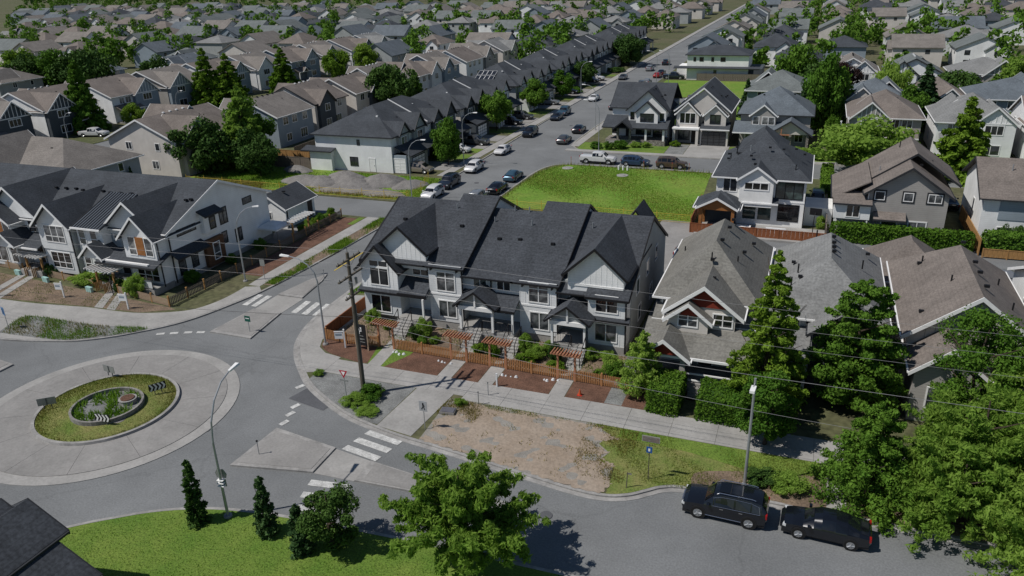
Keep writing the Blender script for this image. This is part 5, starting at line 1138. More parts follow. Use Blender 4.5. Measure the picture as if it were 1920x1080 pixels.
# -- trees among the houses
TL = [
 (-91.6,98.2,9.0,9.5,'round',1,.05,'dark round tree in front of the beige gable house'),
 (-87.2,103.2,13.2,8.5,'cone',3,.08,'tall light green tree beside the dark round tree'),
 (-90.5,108.5,10.5,8.0,'round',0,.08,'mid green tree crowded behind the tall light green tree'),
 (-143.0,121.5,14.5,9.5,'cone',0,.05,'leftmost pyramidal tree in front of the brown roofs'),
 (-136.5,128.5,5.0,5.0,'round',3,.05,'small yellow-green tree beside the white pickup'),
 (-139.5,155.0,13.5,9,'cone',2,.05,'left half of the double conifer amid the left houses'),
 (-135.5,158.0,12,10,'cone',2,.05,'right half of the double conifer amid the left houses'),
 (-134,178,11.5,9,'cone',2,.05,'yellowish conifer further along the left street'),
 (-131,199,9.5,8,'round',3,.1,'yellow-green street tree near the top of the left street'),
 (-130,214,9,8,'round',3,.1,'last yellow-green street tree on the left street'),
 (-88.8,155.5,11.5,10,'round',1,.04,'dark ball tree behind the rowhouse ridge'),
 (-86.0,162.0,8.5,7,'cone',0,.05,'green conical tree right of the dark ball tree'),
 (-55.0,113.4,7.4,5.6,'round',0,.14,'green street tree by the rowhouse driveways'),
 (-57.6,141.2,7.6,6.2,'round',0,.14,'street tree second along the rowhouses'),
 (-57.2,162.6,7.2,5.8,'round',0,.14,'street tree third along the rowhouses'),
 (-57.0,182.4,6.4,5.6,'round',0,.14,'street tree fourth along the rowhouses'),
 (-57.6,203.5,6.8,6.2,'round',1,.1,'dark street tree fifth along the rowhouses'),
 (-55,246,9.5,10,'round',1,.06,'dark dense tree at the far end of the rowhouses'),
 (-58,252,9,9,'round',1,.06,'second dark tree at the far end of the rowhouses'),
 (8.2,123.2,8.0,12.5,'round',2,.08,'broad light green tree on the lane behind the taupe house'),
 (20.8,124.6,11.2,9.0,'cone',2,.04,'layered conifer on the lane by the stone-porched house'),
 (2.0,153.0,13.5,9,'round',0,.05,'tall green tree between the second street houses'),
 (4.6,158.5,11,8,'cone',3,.05,'bright green tree behind the tall green tree'),
 (19.0,160.5,11.5,8.5,'cone',1,.04,'dark conifer on the right amid the hip roofs'),
 (16.4,156.0,8.2,6.5,'round',0,.06,'green tree left of the dark conifer on the right'),
 (14.5,176.0,10.5,6.5,'round',2,.06,'pale green tree behind the blue-grey roof'),
 (-3.6,192.0,12,12,'round',0,.05,'big green tree below the nested-gable house'),
 (0.8,185.5,8.4,10,'round',1,.06,'dark shrubby tree beside the big green tree'),
 (27.5,186,8,10,'round',1,.06,'dark reddish tree in front of the top right row'),
 (34.0,184,7,8,'cone',0,.06,'small green conifer near the top right'),
 (40.5,196,9,9,'round',2,.06,'light tree above the wide blue-grey roof'),
 (-12.6,166,7.6,4.0,'cone',1,.04,'left of the two thin firs by the grey-green roof'),
 (-1.6,163.5,7.6,4.0,'cone',1,.04,'right of the two thin firs by the grey-green roof'),
 (31.2,151.0,5.0,5.5,'round',2,.06,'light bush-like tree behind the stone-porched house'),
 (-190,165,13,14,'round',1,.04,'rounded dark tree at the top left'),
 (-199,163,12,12,'round',0,.05,'green tree left of the rounded dark tree'),
 (-206,160,11,12,'round',1,.05,'dark tree third from the top left edge'),
 (-214,164,12,12,'round',3,.05,'yellow-green tree at the top left edge'),
 (-222,158,10,13,'round',0,.05,'green tree at the very top left corner'),
 (-172,172,10,9,'round',1,.04,'dark bell-shaped tree left of the blue gable house'),
 (-93,84.5,4.2,1.8,'cone',1,.02,'thin cypress behind the left townhouse roof'),
 (-81,98.5,5.5,6,'round',1,.05,'shaded tree at the left end of the gravel lot'),
 (-84,101.5,7,7,'round',1,.05,'dark tree behind the gravel lot fence'),
]
for x, y, h, w_, k_, tn, bs, lab in TL: tree(lab, x, y, h, w_, k_, tn, bs)
t = tree('purple-leaved tree beside the big green tree', 5.5, 189, 8, 8, 'round', 1, .06); [c for c in t.children if c.name.startswith('crown')][0]
cm = crown_round('crown', 77, 9000, .046, M_LFP, 1.0, .62, 40, .30)
for c in t.children:
    if c.name.startswith('crown'): c.data = cm
# -- hedges
hedge('long clipped hedge in front of the taupe lap-sided house', 3.6,17.8,90.4,92.0,1.9,n=6000,leaf=.2,seed=5)
hedge('dark clipped hedge at the right edge beside the timber steps', 18.9,30,90.6,92.6,2.1,M_LF,n=4500,leaf=.2,seed=6)
hedge('near square clipped hedge left of the shaded path', -8.7,-6.5,47.9,51.4,1.85,n=5200,leaf=.12,seed=7)
hedge('clipped hedge right of the shaded path', -5.2,-1.4,47.9,51.0,1.75,n=6000,leaf=.12,seed=8)
for i, (x, y, h) in enumerate(((3.3,131.0,5.6),(4.2,133.2,5.4),(3.6,127.0,4.6))): pass
t = empty('cypress', (3.4,130.6,GZ), 0, 'tall columnar cypress beside the broad light green tree', 'tree'); tm = trunk_mesh(4, .08, 3, 3, .1); tm.materials.append(M_BARK); link('trunk', tm, None, t); link('foliage', crown_round('foliage', 140, 5000, .16, M_LFH, 7.6, 1.35, 60, .4), None, t)
hedge('narrow grassy hedge beside the driveway of the white stucco house', 2.4,3.8,108,122,1.6,n=2500,leaf=.25,seed=9)
for i in range(6): 
    x = 21.0+i*1.35; shrub('cedar shrub %s along the right edge hedge' % ('first','second','third','fourth','fifth','sixth')[i], x, 93.2, 2.7+.3*(i%2), 1.5, 1, 'cedar_shrub', 'cedar shrubs behind the right edge hedge')
# -- planting in front of the grey townhouses
PL = [(-35.2,55.1,1.5,1.3,2,'leafy young shrub by the window of the left end unit'),(-29.6,54.2,1.9,1.3,2,'upright light shrub between the first two stairs'),(-30.2,53.4,1.3,.9,1,'dark cedar behind the first fence panel'),(-29.0,52.7,.9,1.0,0,'low green plant behind the first fence panel'),
 (-33.4,54.6,.9,1.0,2,'small light plant under the first pergola'),(-28.2,53.3,.7,.9,2,'pale flowering plant behind the first fence panel'),
 (-23.0,53.3,1.6,1.0,1,'dark cedar left of the third pergola'),(-22.4,52.4,1.5,1.1,3,'pale flowering shrub under the third pergola'),(-23.9,53.0,.8,1.2,3,'yellow-green mound beside the second walk'),
 (-20.0,54.2,1.7,1.5,2,'leafy shrub right of the third stairs'),(-19.0,53.4,1.2,1.4,2,'light shrub in the third unit bed'),(-19.4,52.4,.9,1.6,3,'olive groundcover in the third unit bed'),(-18.4,54.6,1.1,1.2,2,'small shrub by the third unit wall'),
 (-17.2,53.2,1.9,1.0,1,'tapering dark cedar beside the brick-edged bed'),(-16.8,52.0,.8,1.4,3,'pale grass clump under the fourth pergola'),
 (-14.6,54.6,1.0,1.2,2,'small shrub right of the fourth stairs'),(-13.4,54.8,.9,1.1,2,'leafy plant under the fourth unit window'),(-12.6,53.2,1.5,1.6,2,'bushy plant near the end of the fence'),(-12.0,52.2,1.3,1.4,0,'green plant against the end of the fence'),(-13.2,51.9,.7,.8,2,'low plant behind the last fence panel'),
 (-28.9,43.6,1.1,1.9,0,'leafy bush around the utility pole base'),(-29.4,42.4,.7,1.9,2,'low spreading weeds in front of the utility pole'),(-27.9,41.6,.45,1.5,2,'creeping weeds towards the kerb below the pole'),(-34.6,45.3,.5,.8,2,'weed tuft at the kerb by the dashed line'),(-21.9,44.7,.55,.9,2,'bright weed tuft beside the grey utility box'),
 (1.2,41.8,1.0,2.0,2,'spiky clump of blue-green grass behind the black SUV'),(-.4,42.0,.9,1.8,1,'dark low bush behind the black SUV'),(6.2,40.9,.8,1.6,3,'golden grass clump at the kerb beside the narrow path'),(8.6,40.9,1.0,1.8,0,'dark grass clump by the second black car'),
 (-4.6,51.2,1.5,1.2,2,'small round shrub behind the right clipped hedge'),
 (-67.6,55.0,1.3,2.0,1,'dark shrub left of the second pergola'),(-70.2,55.0,1.2,3.2,2,'bright green shrub under the blue-grey wall'),(-66.9,54.9,1.4,1.1,3,'yellow-green shrub beside the second pergola'),(-64.8,54.4,1.5,1.3,1,'clipped dark shrub right of the second pergola'),(-61.9,53.8,2.4,1.9,2,'slender light green tree at the end unit porch'),(-75.4,55.4,1.3,1.4,1,'dark plant right of the first pergola'),(-76.6,55.6,1.2,1.4,1,'dark plant by the second unit porch'),(-59.0,58.4,1.5,1.6,0,'green bush at the shaded side wall'),(-58.8,64.5,1.2,1.3,0,'bush second along the shaded side wall'),(-58.8,69.5,1.3,1.4,0,'bush third along the shaded side wall'),(-64.6,75.2,2.6,2.6,3,'yellow-green bush beside the white garage'),
 (-34.8,130.8,1.2,2.2,0,'round shrub at the corner house stairs'),(-32.4,130.4,1.4,1.6,0,'clipped shrub left of the corner house walk'),(-30.6,131.4,1.5,2.4,0,'clipped shrub right of the corner house walk'),(-28.2,133.2,1.0,1.8,2,'small shrub second from the corner house walk'),(-26.4,133.4,1.0,1.6,2,'small shrub third from the corner house walk'),(-21.6,135.2,1.1,1.6,3,'yellow shrub between the two second street houses'),
 (-1.0,132.6,1.6,4.2,2,'light green shrub bed before the timber truss porch'),(1.4,131.2,1.8,3.0,0,'green shrub right of the timber truss porch'),(24.5,134.0,1.5,3.0,0,'round shrub in front of the stone porch'),(21.2,132.8,1.2,2.4,2,'low hedge-like shrub by the layered conifer'),
 (-58.4,117.8,1.6,3.4,3,'yellow-green shrub under the first street tree'),(-57.6,122.5,1.0,1.8,2,'small shrub beside the silver pickup driveway'),(-56.6,191,1.5,4.5,0,'low green hedge-shrub at the fourth rowhouse block'),(-55.6,232,1.5,5,1,'dark hedge-shrub before the far rowhouses'),(11.2,92.6,1.4,1.8,0,'shrub standing above the long clipped hedge'),(13.4,92.8,1.2,1.6,0,'second shrub standing above the long clipped hedge'),
 (2.6,94.6,1.6,1.3,2,'potted shrub on the white stucco house patio')]
for x, y, h, w_, tn, lab in PL: shrub(lab, x, y, h, w_, tn)
# -- grasses
ri = ring(4.8, 40)
P = scatter(ri, 26000, 3); d2 = np.hypot(P[:,0]-RW[0], P[:,1]-RW[1]); P = P[d2 > 2.65]; dd = np.hypot(P[:,0]-RC[0], P[:,1]-RC[1]); P[:,2] = .2+.2*(1-np.clip(dd/4.9,0,1))
q_ = np.random.default_rng(8).random(len(P)) < .58+.3*np.sin(P[:,0]*1.1+P[:,1]*.7)
tag(blades('dry_grass', P[~q_], .17, M_LFDRY, 23, .02), 'dry straw-coloured grass on the roundabout island', 'grass', kind='stuff')
tag(blades('grass', P[q_], .18, M_GRS, 3, .022), 'tall uneven grass on the roundabout island', 'grass', kind='stuff')
P = scatter(ring(2.3, 30, RW), 2600, 4, 1.6, .44); P = P[:900]; tag(blades('weeds', P, .38, M_GRSG, 4, .05, lean=.9), 'light green weeds inside the roundabout planter', 'weeds', kind='stuff')
grass('grass', gtri, 12000, 5, .2, M_GRSG, PZ+.01, .55, .025, 'patchy grass on the gravel corner by the crossing')
grass('dry_grass', gtri, 5000, 15, .2, M_LFDRY, PZ+.01, .7, .025, 'dry weeds on the gravel corner by the crossing')
grass('grass', [(-50.1,60.4),(-49.4,70),(-49.1,84),(-51.0,84),(-51.3,60.4)], 14000, 6, .25, M_GRSG, GZ+.008, .45, .03, 'grass patches on the verge of the side street')
grass('grass', [(-41.3,60.6),(-39.8,61.4),(-39.8,84),(-41.3,84)], 7000, 7, .22, M_GRSG, GZ, None, .03, 'grass strip beside the grey townhouses')
grass('grass', [(-9.2,39.5),(3,40.7),(3,45.2),(-9.8,45.2)], 16000, 8, .12, M_GRS, GZ+.014, .6, .018, 'worn grass along the front street')
P = scatter(BGP, 1500, 31); P[:,2] = GZ+.05; tag(blades('weeds', P[np.sin(P[:,0]*1.9)*np.sin(P[:,1]*2.3) > .45], .16, M_LFDRY, 31, .03, lean=.9), 'scattered dry weeds on the bare dirt strip', 'weeds', kind='stuff')
grass('dry_grass', [(-11.8,39.2),(-8.4,39.2),(-8.6,45.2),(-12.4,45.2)], 5000, 33, .13, M_LFDRY, GZ+.02, 1.1, .02, 'ragged dry grass where the dirt meets the worn lawn')
grass('grass', [(-22.9,44.6),(-22.9,45.3),(-9.6,45.3),(-9.6,44.9)], 2600, 34, .14, M_GRS, GZ+.01, .8, .02, 'thin weeds along the pavement edge of the dirt strip')
grass('dry_grass', [(-23.2,43.0),(-23.0,45.2),(-19.6,45.2),(-20.0,42.6)], 2600, 9, .2, M_LFDRY, GZ, .9, .02, 'dry weeds around the grey utility box')
grass('grass', [(-39.2,93.4),(-38.8,112),(-37.4,116.2),(-35.6,117.8),(-13.3,117.8),(-12.3,93.4)], 50000, 10, .10, M_GRSG, GZ+.02, .16, .04, 'green grass of the vacant lot')
grass('dry_grass', [(-39.2,93.4),(-38.8,112),(-37.4,116.2),(-35.6,117.8),(-13.3,117.8),(-12.3,93.4)], 16000, 16, .12, M_LFDRY, GZ+.02, .21, .04, 'yellowed grass of the vacant lot')
grass('tall_grass', [(-39.4,93.4),(-39.0,112),(-37.4,116.5),(-35.6,118.1),(-13.3,118.1),(-13.3,117.4),(-35.4,117.3),(-36.8,115.8),(-38.2,112),(-38.7,93.4)], 9000, 17, .5, M_GRS, GZ, None, .05, 'tall grass along the edge of the vacant lot')
grass('grass', [(-50.8,92.4),(-51.3,104.4),(-91,104.4),(-91,92.4)], 36000, 11, .16, M_GRSG, GZ+.02, .2, .05, 'grass between the gravel piles')
grass('dry_grass', [(-50.8,92.3),(-51.0,94.4),(-91,95.5),(-91,92.3)], 12000, 18, .3, M_LFDRY, GZ+.02, .3, .05, 'yellowed grass strip along the lane')
grass('grass', [(-42,5),(-41.4,17),(-39.2,23.2),(-36,26.3),(-32.6,28.2),(-28.6,29.2),(-16,30.0),(-16,22),(-30,12)], 30000, 12, .08, M_GRSG, GZ, None, .02, 'mown lawn by the lamp post at the bottom edge')
grass('ground_cover', rect(-37.6,-10.6,51.4,56.4), 5000, 13, .18, M_GRS, GZ, .8, .03, 'sparse ground cover in the townhouse front gardens')
grass('ground_cover', [(-84,54.3),(-57,52.4),(-59,50.7),(-75,49.2),(-84,49.1)], 6000, 14, .12, M_GRS, GZ, .7, .025, 'sparse sprouting grass in front of the left townhouses')

# ---------------------------------------------------------------- vehicles
def paint(name, col, rough=.3, metal=.2):
    m = mat(name, col, rough, .04, 1, spec=.5, metal=metal); b = m.node_tree.nodes['Principled BSDF']; b.inputs['Coat Weight'].default_value = .7; b.inputs['Coat Roughness'].default_value = .06; return m
PAINTS = dict(black=paint('paint_black', (.008,.010,.015), .2), white=paint('paint_white', (.62,.62,.62), .35, 0), silver=paint('paint_silver', (.32,.33,.34), .3, .5), grey=paint('paint_grey', (.09,.095,.10), .3, .4), blue=paint('paint_blue', (.035,.065,.125), .3, .4), dblue=paint('paint_dark_blue', (.015,.022,.036), .3, .3), red=paint('paint_red', (.28,.012,.012), .3, .2), brown=paint('paint_brown', (.11,.075,.055), .3, .4), teal=paint('paint_teal', (.05,.11,.16), .3, .4), tan=paint('paint_tan', (.30,.26,.22), .3, .4))
M_TYRE = mat('tyre_rubber', (.012,.012,.012), .8, .1, 4); M_RIM = mat('alloy_rim', (.42,.43,.44), .35, .08, 3, metal=.7); M_RIMD = mat('dark_rim', (.07,.07,.075), .4, .08, 3, metal=.5)
M_HEAD = mat('headlamp', (.6,.62,.62), .15, .05, 3, spec=.6); M_TAIL = mat('tail_lamp', (.32,.01,.01), .25, .05, 3, spec=.5); M_PLAS = mat('black_plastic', (.02,.02,.022), .6, .1, 3); M_CHROME = mat('chrome', (.6,.6,.62), .15, .03, 2, metal=.9)
# stations: x, low z, belt z, top z, half width at belt, half width at top
SHAPES = {
 'suv': (1.0, .39, 1.42, [(-2.38,.55,.95,1.0,.80,.66),(-2.30,.34,1.02,1.25,.93,.70),(-2.05,.30,1.06,1.63,.95,.68),(-1.5,.28,1.07,1.74,.97,.70),(-.6,.27,1.06,1.77,.97,.71),(.2,.27,1.04,1.74,.97,.70),(.62,.27,1.03,1.60,.97,.69),(1.12,.28,1.02,1.13,.97,.76),(1.5,.28,1.00,1.08,.96,.76),(2.1,.30,.93,1.0,.92,.72),(2.33,.38,.82,.88,.84,.62),(2.42,.50,.66,.70,.74,.55)]),
 'sedan': (1.0, .34, 1.35, [(-2.36,.45,.80,.84,.72,.55),(-2.25,.30,.90,.98,.86,.66),(-1.75,.24,.94,1.06,.90,.62),(-1.1,.22,.94,1.35,.91,.58),(-.5,.22,.93,1.44,.91,.58),(.2,.22,.92,1.43,.91,.58),(.6,.22,.90,1.30,.91,.58),(1.15,.23,.88,.97,.90,.66),(1.7,.24,.84,.90,.88,.66),(2.15,.28,.74,.79,.82,.58),(2.36,.40,.58,.62,.70,.48)]),
 'cross': (1.0, .36, 1.36, [(-2.22,.48,.90,.95,.76,.60),(-2.15,.32,.98,1.18,.88,.64),(-1.85,.28,1.0,1.50,.91,.62),(-1.2,.26,1.0,1.61,.92,.64),(-.4,.25,.98,1.63,.92,.64),(.3,.25,.97,1.58,.92,.63),(.72,.25,.96,1.42,.92,.63),(1.2,.26,.95,1.05,.91,.70),(1.6,.26,.92,.99,.90,.70),(2.05,.30,.82,.88,.84,.62),(2.25,.42,.64,.68,.70,.50)]),
 'van': (1.0, .36, 1.55, [(-2.56,.48,.98,1.05,.84,.66),(-2.48,.30,1.02,1.45,.96,.72),(-2.25,.26,1.04,1.70,.98,.74),(-1.4,.24,1.02,1.76,.99,.75),(-.4,.24,1.0,1.77,.99,.75),(.5,.24,.98,1.72,.99,.74),(1.0,.24,.97,1.56,.98,.72),(1.75,.26,.94,1.05,.95,.72),(2.1,.28,.88,.94,.91,.68),(2.42,.34,.74,.78,.82,.58),(2.52,.46,.60,.63,.72,.5)]),
 'pickup': (1.0, .42, 1.85, [(-2.95,.60,1.15,1.20,.94,.90),(-2.9,.48,1.18,1.22,.98,.92),(-1.6,.46,1.18,1.22,.99,.92),(-.95,.44,1.18,1.24,.99,.90),(-.85,.42,1.20,1.84,.99,.74),(-.2,.42,1.20,1.92,.99,.76),(.6,.42,1.19,1.90,.99,.76),(.95,.42,1.18,1.74,.99,.74),(1.5,.42,1.16,1.26,.98,.82),(2.0,.44,1.12,1.20,.97,.82),(2.65,.48,1.06,1.13,.93,.78),(2.9,.55,.85,.92,.86,.7)]),
}
CABIN = {'suv': (2,7,[(2,3),(3,4),(4,6)]), 'sedan': (2,7,[(2,3),(3,4),(4,6)]), 'cross': (2,7,[(2,3),(3,4),(4,6)]), 'van': (2,7,[(2,3),(3,4),(4,6)]), 'pickup': (3,8,[(4,5),(5,7)])}
def ringp(s):
    x, zl, zb, zt, hb, ht = s; zm = (zl+zb)/2+.05
    half = [(.0,zt+.015),(ht*.7,zt+.008),(ht,zt-.04),(hb*.985,zb),(hb,zm),(hb*.99,zl+.1),(hb*.88,zl)]
    return [(x,y,z) for y,z in half] + [(x,-y,z) for y,z in half[::-1][:-1]]
CARM = {}
def car_meshes(kind):
    if kind in CARM: return CARM[kind]
    _, wr, wb, S = SHAPES[kind]; body = MB(); rings = [ringp(s) for s in S]
    for a, b in zip(rings, rings[1:]): body.loft(a, b, False)
    body.poly(rings[0][::-1]); body.poly(rings[-1])
    c0, c1, side = CABIN[kind]; gl = []
    lp = lambda a, b, t: tuple(p+(q-p)*t for p, q in zip(a, b))
    for i, j in side:                                        # side glass, both sides
        for sg in (1, -1):
            k_ = (2, 3) if sg == 1 else (11, 10)
            A0, A1 = rings[i][k_[1]], rings[i][k_[0]]; B0, B1 = rings[j][k_[1]], rings[j][k_[0]]
            pts = [lp(lp(A0,A1,.10),lp(B0,B1,.10),.05), lp(lp(A0,A1,.10),lp(B0,B1,.10),.95), lp(lp(A0,A1,.86),lp(B0,B1,.86),.95), lp(lp(A0,A1,.86),lp(B0,B1,.86),.05)]
            pts = [(x,y+sg*.018,z+.004) for x,y,z in pts]; gl.append(MB().poly(pts))
    for i, j, t0, t1 in ((c1-1,c1,.06,.93),(c0-1,c0,.15,.92) if kind != 'pickup' else (3,4,.1,.85)):   # windscreen and rear glass
        R0, R1 = rings[i], rings[j]; up = .022
        row = lambda t, kk: lp(R0[kk], R1[kk], t)
        m_ = MB()
        for kA, kB in ((2,1),(1,0),(0,12),(12,11)):
            q = [row(t0,kA),row(t1,kA),row(t1,kB),row(t0,kB)]; m_.poly([(x+(up if j == c1 else -up)*.6,y*.95,z+up) for x,y,z in q])
        gl.append(m_)
    ty = MB().tube([(0,-.11,0),(0,-.075,0),(0,.075,0),(0,.11,0)], wr, 18); ri = MB().tube([(0,-.118,0),(0,-.10,0)], wr*.66, 14)
    for k in range(5):
        a = 2*math.pi*k/5; ri.tube([(0,-.122,0),(wr*.6*math.cos(a),-.126,wr*.6*math.sin(a))], .035, 4)
    x0, x1 = S[0][0], S[-1][0]; hw = S[4][4]
    hl = MB().box(-.16,.02,-.2,.2,-.07,.07); tl = MB().box(-.02,.08,-.12,.12,-.13,.13); mi = MB().box(-.08,.08,-.12,.1,-.07,.08)
    ar = MB().tube([(0,-.012,0),(0,.012,0)], wr*1.17, 18)
    CARM[kind] = dict(body=body.mesh('body', smooth=False), glass=[g_.mesh('window') for g_ in gl], tyre=ty.mesh('tyre'), rim=ri.mesh('rim'), head=hl.mesh('headlight'), tail=tl.mesh('tail_light'), mirror=mi.mesh('mirror'), arch=ar.mesh('wheel_arch'), low=MB().box(x0+.1,x1-.1,-hw*.9,hw*.9,.2,.42).mesh('underbody'))
    m = CARM[kind]
    bm_ = m['body']
    bm_.polygons.foreach_set('use_smooth', [True]*len(bm_.polygons)); bm_.update()
    try: bm_.set_sharp_from_angle(angle=R_(38))
    except Exception: pass
    for g_ in m['glass']: g_.materials.append(M_GLC)
    for k_, mm in (('tyre',M_TYRE),('rim',M_RIM),('head',M_HEAD),('tail',M_TAIL),('arch',M_PLAS),('low',M_PLAS)): m[k_].materials.append(mm)
    return m
BODYM = {}
def car(kind, colr, label, x, y, deg, z=.03, name=None, group=None, dark_rim=False):
    m = car_meshes(kind); _, wr, wb, S = SHAPES[kind]
    t = empty(name or {'suv':'suv','sedan':'sedan','cross':'hatchback_car','van':'minivan','pickup':'pickup_truck'}[kind], (x,y,z), R_(deg), label, 'pickup' if kind == 'pickup' else 'car', group)
    if (kind, colr) not in BODYM:
        b = m['body'].copy(); b.materials.clear(); b.materials.append(PAINTS[colr]); q = m['mirror'].copy(); q.materials.clear(); q.materials.append(PAINTS[colr]); BODYM[kind, colr] = (b, q)
    b, q = BODYM[kind, colr]; link('body', b, None, t); link('underbody', m['low'], None, t)
    for g_ in m['glass']: link('window', g_, None, t)
    hw = S[4][4]; fx = wb; rx = -wb
    for sx in (fx, rx):
        for sg in (-1, 1):
            o = link('wheel', m['tyre'], None, t, (sx, sg*(hw-.09), wr), 0 if sg == -1 else math.pi); link('rim', m['rim'], None, o)
            link('wheel_arch', m['arch'], None, t, (sx, sg*(hw-.002), wr+.02))
    s = S[-2]; r = S[1]
    for sg in (-1, 1):
        link('headlight', m['head'], None, t, (s[0], sg*s[4]*.78, s[2]-.06), sg*-.25); link('tail_light', m['tail'], None, t, (r[0]-.06, sg*r[4]*.86, r[2]-.04))
        cs = S[CABIN[kind][1]-1]; link('mirror', q, None, t, (cs[0]+.25, sg*(hw+.08), cs[2]+.08))
    return t
# the near black SUV carries more trim
SUVP = (-2.15, 38.55)
t = car('suv', 'black', 'shiny black SUV parked by the kerb at the bottom', SUVP[0], SUVP[1], 178.5)
def part(name, mb, m, parent): return link(name, mb.mesh(name), m, parent)
for sg in (-1, 1):
    part('roof_rail', MB().tube([(-1.7,sg*.66,1.78),(-1.5,sg*.66,1.83),(.3,sg*.66,1.82),(.45,sg*.66,1.74)], .022, 6), M_CHROME, t)
    part('window_trim', MB().tube([(-2.0,sg*.985,1.12),(-1.5,sg*.99,1.115),(-.6,sg*.99,1.10),(.2,sg*.985,1.09),(.62,sg*.98,1.08)], .014, 5), M_CHROME, t)
    part('window_trim', MB().tube([(-2.0,sg*.97,1.13),(-1.9,sg*.83,1.52),(-1.5,sg*.79,1.64),(-.6,sg*.79,1.67),(.2,sg*.79,1.64),(.62,sg*.80,1.50)], .012, 5), M_CHROME, t)
    for x in (-.95, .12): part('door_handle', MB().box(x-.1,x+.1,sg*.975 if sg > 0 else -1.0,1.0 if sg > 0 else -.975,.93,.97), M_CHROME, t)
    part('sill_trim', MB().tube([(-1.0,sg*.985,.37),(1.0,sg*.985,.37)], .02, 5), M_CHROME, t)
part('sunroof', MB().box(-.95,.35,-.48,.48,1.775,1.795), M_GLC, t); part('roof_panel', MB().box(-.3,-.26,-.5,.5,1.796,1.805), M_PLAS, t)
part('grille', MB().box(2.36,2.43,-.5,.5,.62,.78), M_CHROME, t)
car('sedan', 'black', 'black car behind the SUV cut by the bottom edge', 3.3, 38.5, 178, dark_rim=True)
P9 = 'cars parked along the far road'; PD = 'cars on the rowhouse driveways'; PLN = 'vehicles parked along the lane by the vacant lot'
CL = [('pickup','white','white pickup truck with dark bed cover parked beside the vacant lot',-31.5,120.6,0,PLN),
 ('cross','blue','blue-grey hatchback parked behind the white pickup',-25.4,120.5,0,PLN),('suv','brown','brown SUV parked last in the lane by the vacant lot',-19.6,120.3,0,PLN),
 ('cross','white','white car nearest of the cars parked on the left kerb',-49.0,95.3,-90,P9),('suv','dblue','dark SUV right behind the nearest white car on the left kerb',-49.2,101.2,-90,P9),('cross','white','white car with dark roof parked outside the first driveway',-49.3,110.8,-90,P9),
 ('sedan','white','small white sedan parked outside the second driveway',-49.4,123.6,-90,P9),('suv','black','dark SUV parked third driveway along the left kerb',-49.7,138.8,-90,P9),
 ('sedan','dblue','dark sedan in front of the pair by the third street tree',-49.9,156.0,-90,P9),('suv','teal','blue SUV behind the dark sedan of the pair',-50.0,161.6,-90,P9),('sedan','white','white car driving alone past the rowhouses',-48.6,181,-90,P9),('sedan','grey','grey car parked at the fourth rowhouse block',-50.2,217.5,-90,P9),('cross','silver','silver car near the top of the far road',-46.6,237,90,P9),('suv','dblue','dark car farthest up the far road in view',-44.5,252,90,P9),
 ('sedan','black','black car nearest the green lot on the right kerb',-41.1,100.4,90,P9),('sedan','teal','teal sedan ahead of the black car on the right kerb',-41.3,107.4,90,P9),('cross','silver','pale car half hidden behind the grey townhouse ridge',-41.9,95.2,90,P9),
 ('sedan','grey','dark grey sedan at the lane corner',-41.6,134.4,90,P9),('sedan','black','black sedan beyond the dark grey one at the corner',-41.6,144.2,90,P9),('sedan','red','red car at the far green lot',-41.6,222.8,90,P9),('sedan','silver','silver car before the red car',-41.8,209.6,90,P9),('suv','grey','grey car second before the red car',-42.0,204.0,90,P9),('sedan','dblue','dark car parked beside the corner house',-41.0,170.4,90,P9),('sedan','black','black car right after the red car',-41.6,228.8,90,P9),
 ('pickup','dblue','dark pickup on the drive of the far white house',-36.4,219.5,0,None),
 ('van','tan','two-tone minivan on the end rowhouse drive',-57.4,107.2,0,PD),('pickup','grey','silver grey pickup on the second rowhouse drive',-57.0,128.6,0,PD),('suv','black','black SUV on the third rowhouse drive',-57.2,148.0,0,PD),('suv','grey','dark SUV with roof box on the drive behind the black SUV',-57.0,154.2,0,PD),('suv','silver','silver SUV on the drive by the third street tree',-57.2,172.8,0,PD),('suv','black','dark car on the drive before the fourth street tree',-57.4,189.0,0,PD),('pickup','white','white pickup on the drive of the fourth rowhouse block',-57.3,213.0,0,PD),('sedan','dblue','dark car beside the white pickup on the fourth block drive',-57.3,209.6,0,PD),('cross','white','white car tucked on the drive by the first street tree',-57.2,122.2,0,PD),
 ('pickup','white','white pickup in the lane by the leftmost pyramidal tree',-137.0,117.6,15,None),('cross','silver','pale car in the lane behind the grey townhouses',-10.0,79.6,0,None),
 ('suv','dblue','dark car on the drive beside the white stucco house',2.0,106.6,90,None),('sedan','black','dark car between the taupe house and the white house',17.6,108,90,None),('sedan','silver','silver car on the far cross street left of the lawn',-25,185.5,0,None),('cross','white','white car on the far cross street right of the lawn',-11.5,183.5,0,None),('sedan','silver','silver car on the lane edge at the right side',19.5,81.5,0,None)]
for kd, cl, lab, x, y, dg, gr in CL: car(kd, cl, lab, x, y, dg, z=.03 if abs(x+45) < 7 or 117 < y < 129 else GZ+.03, group=gr)

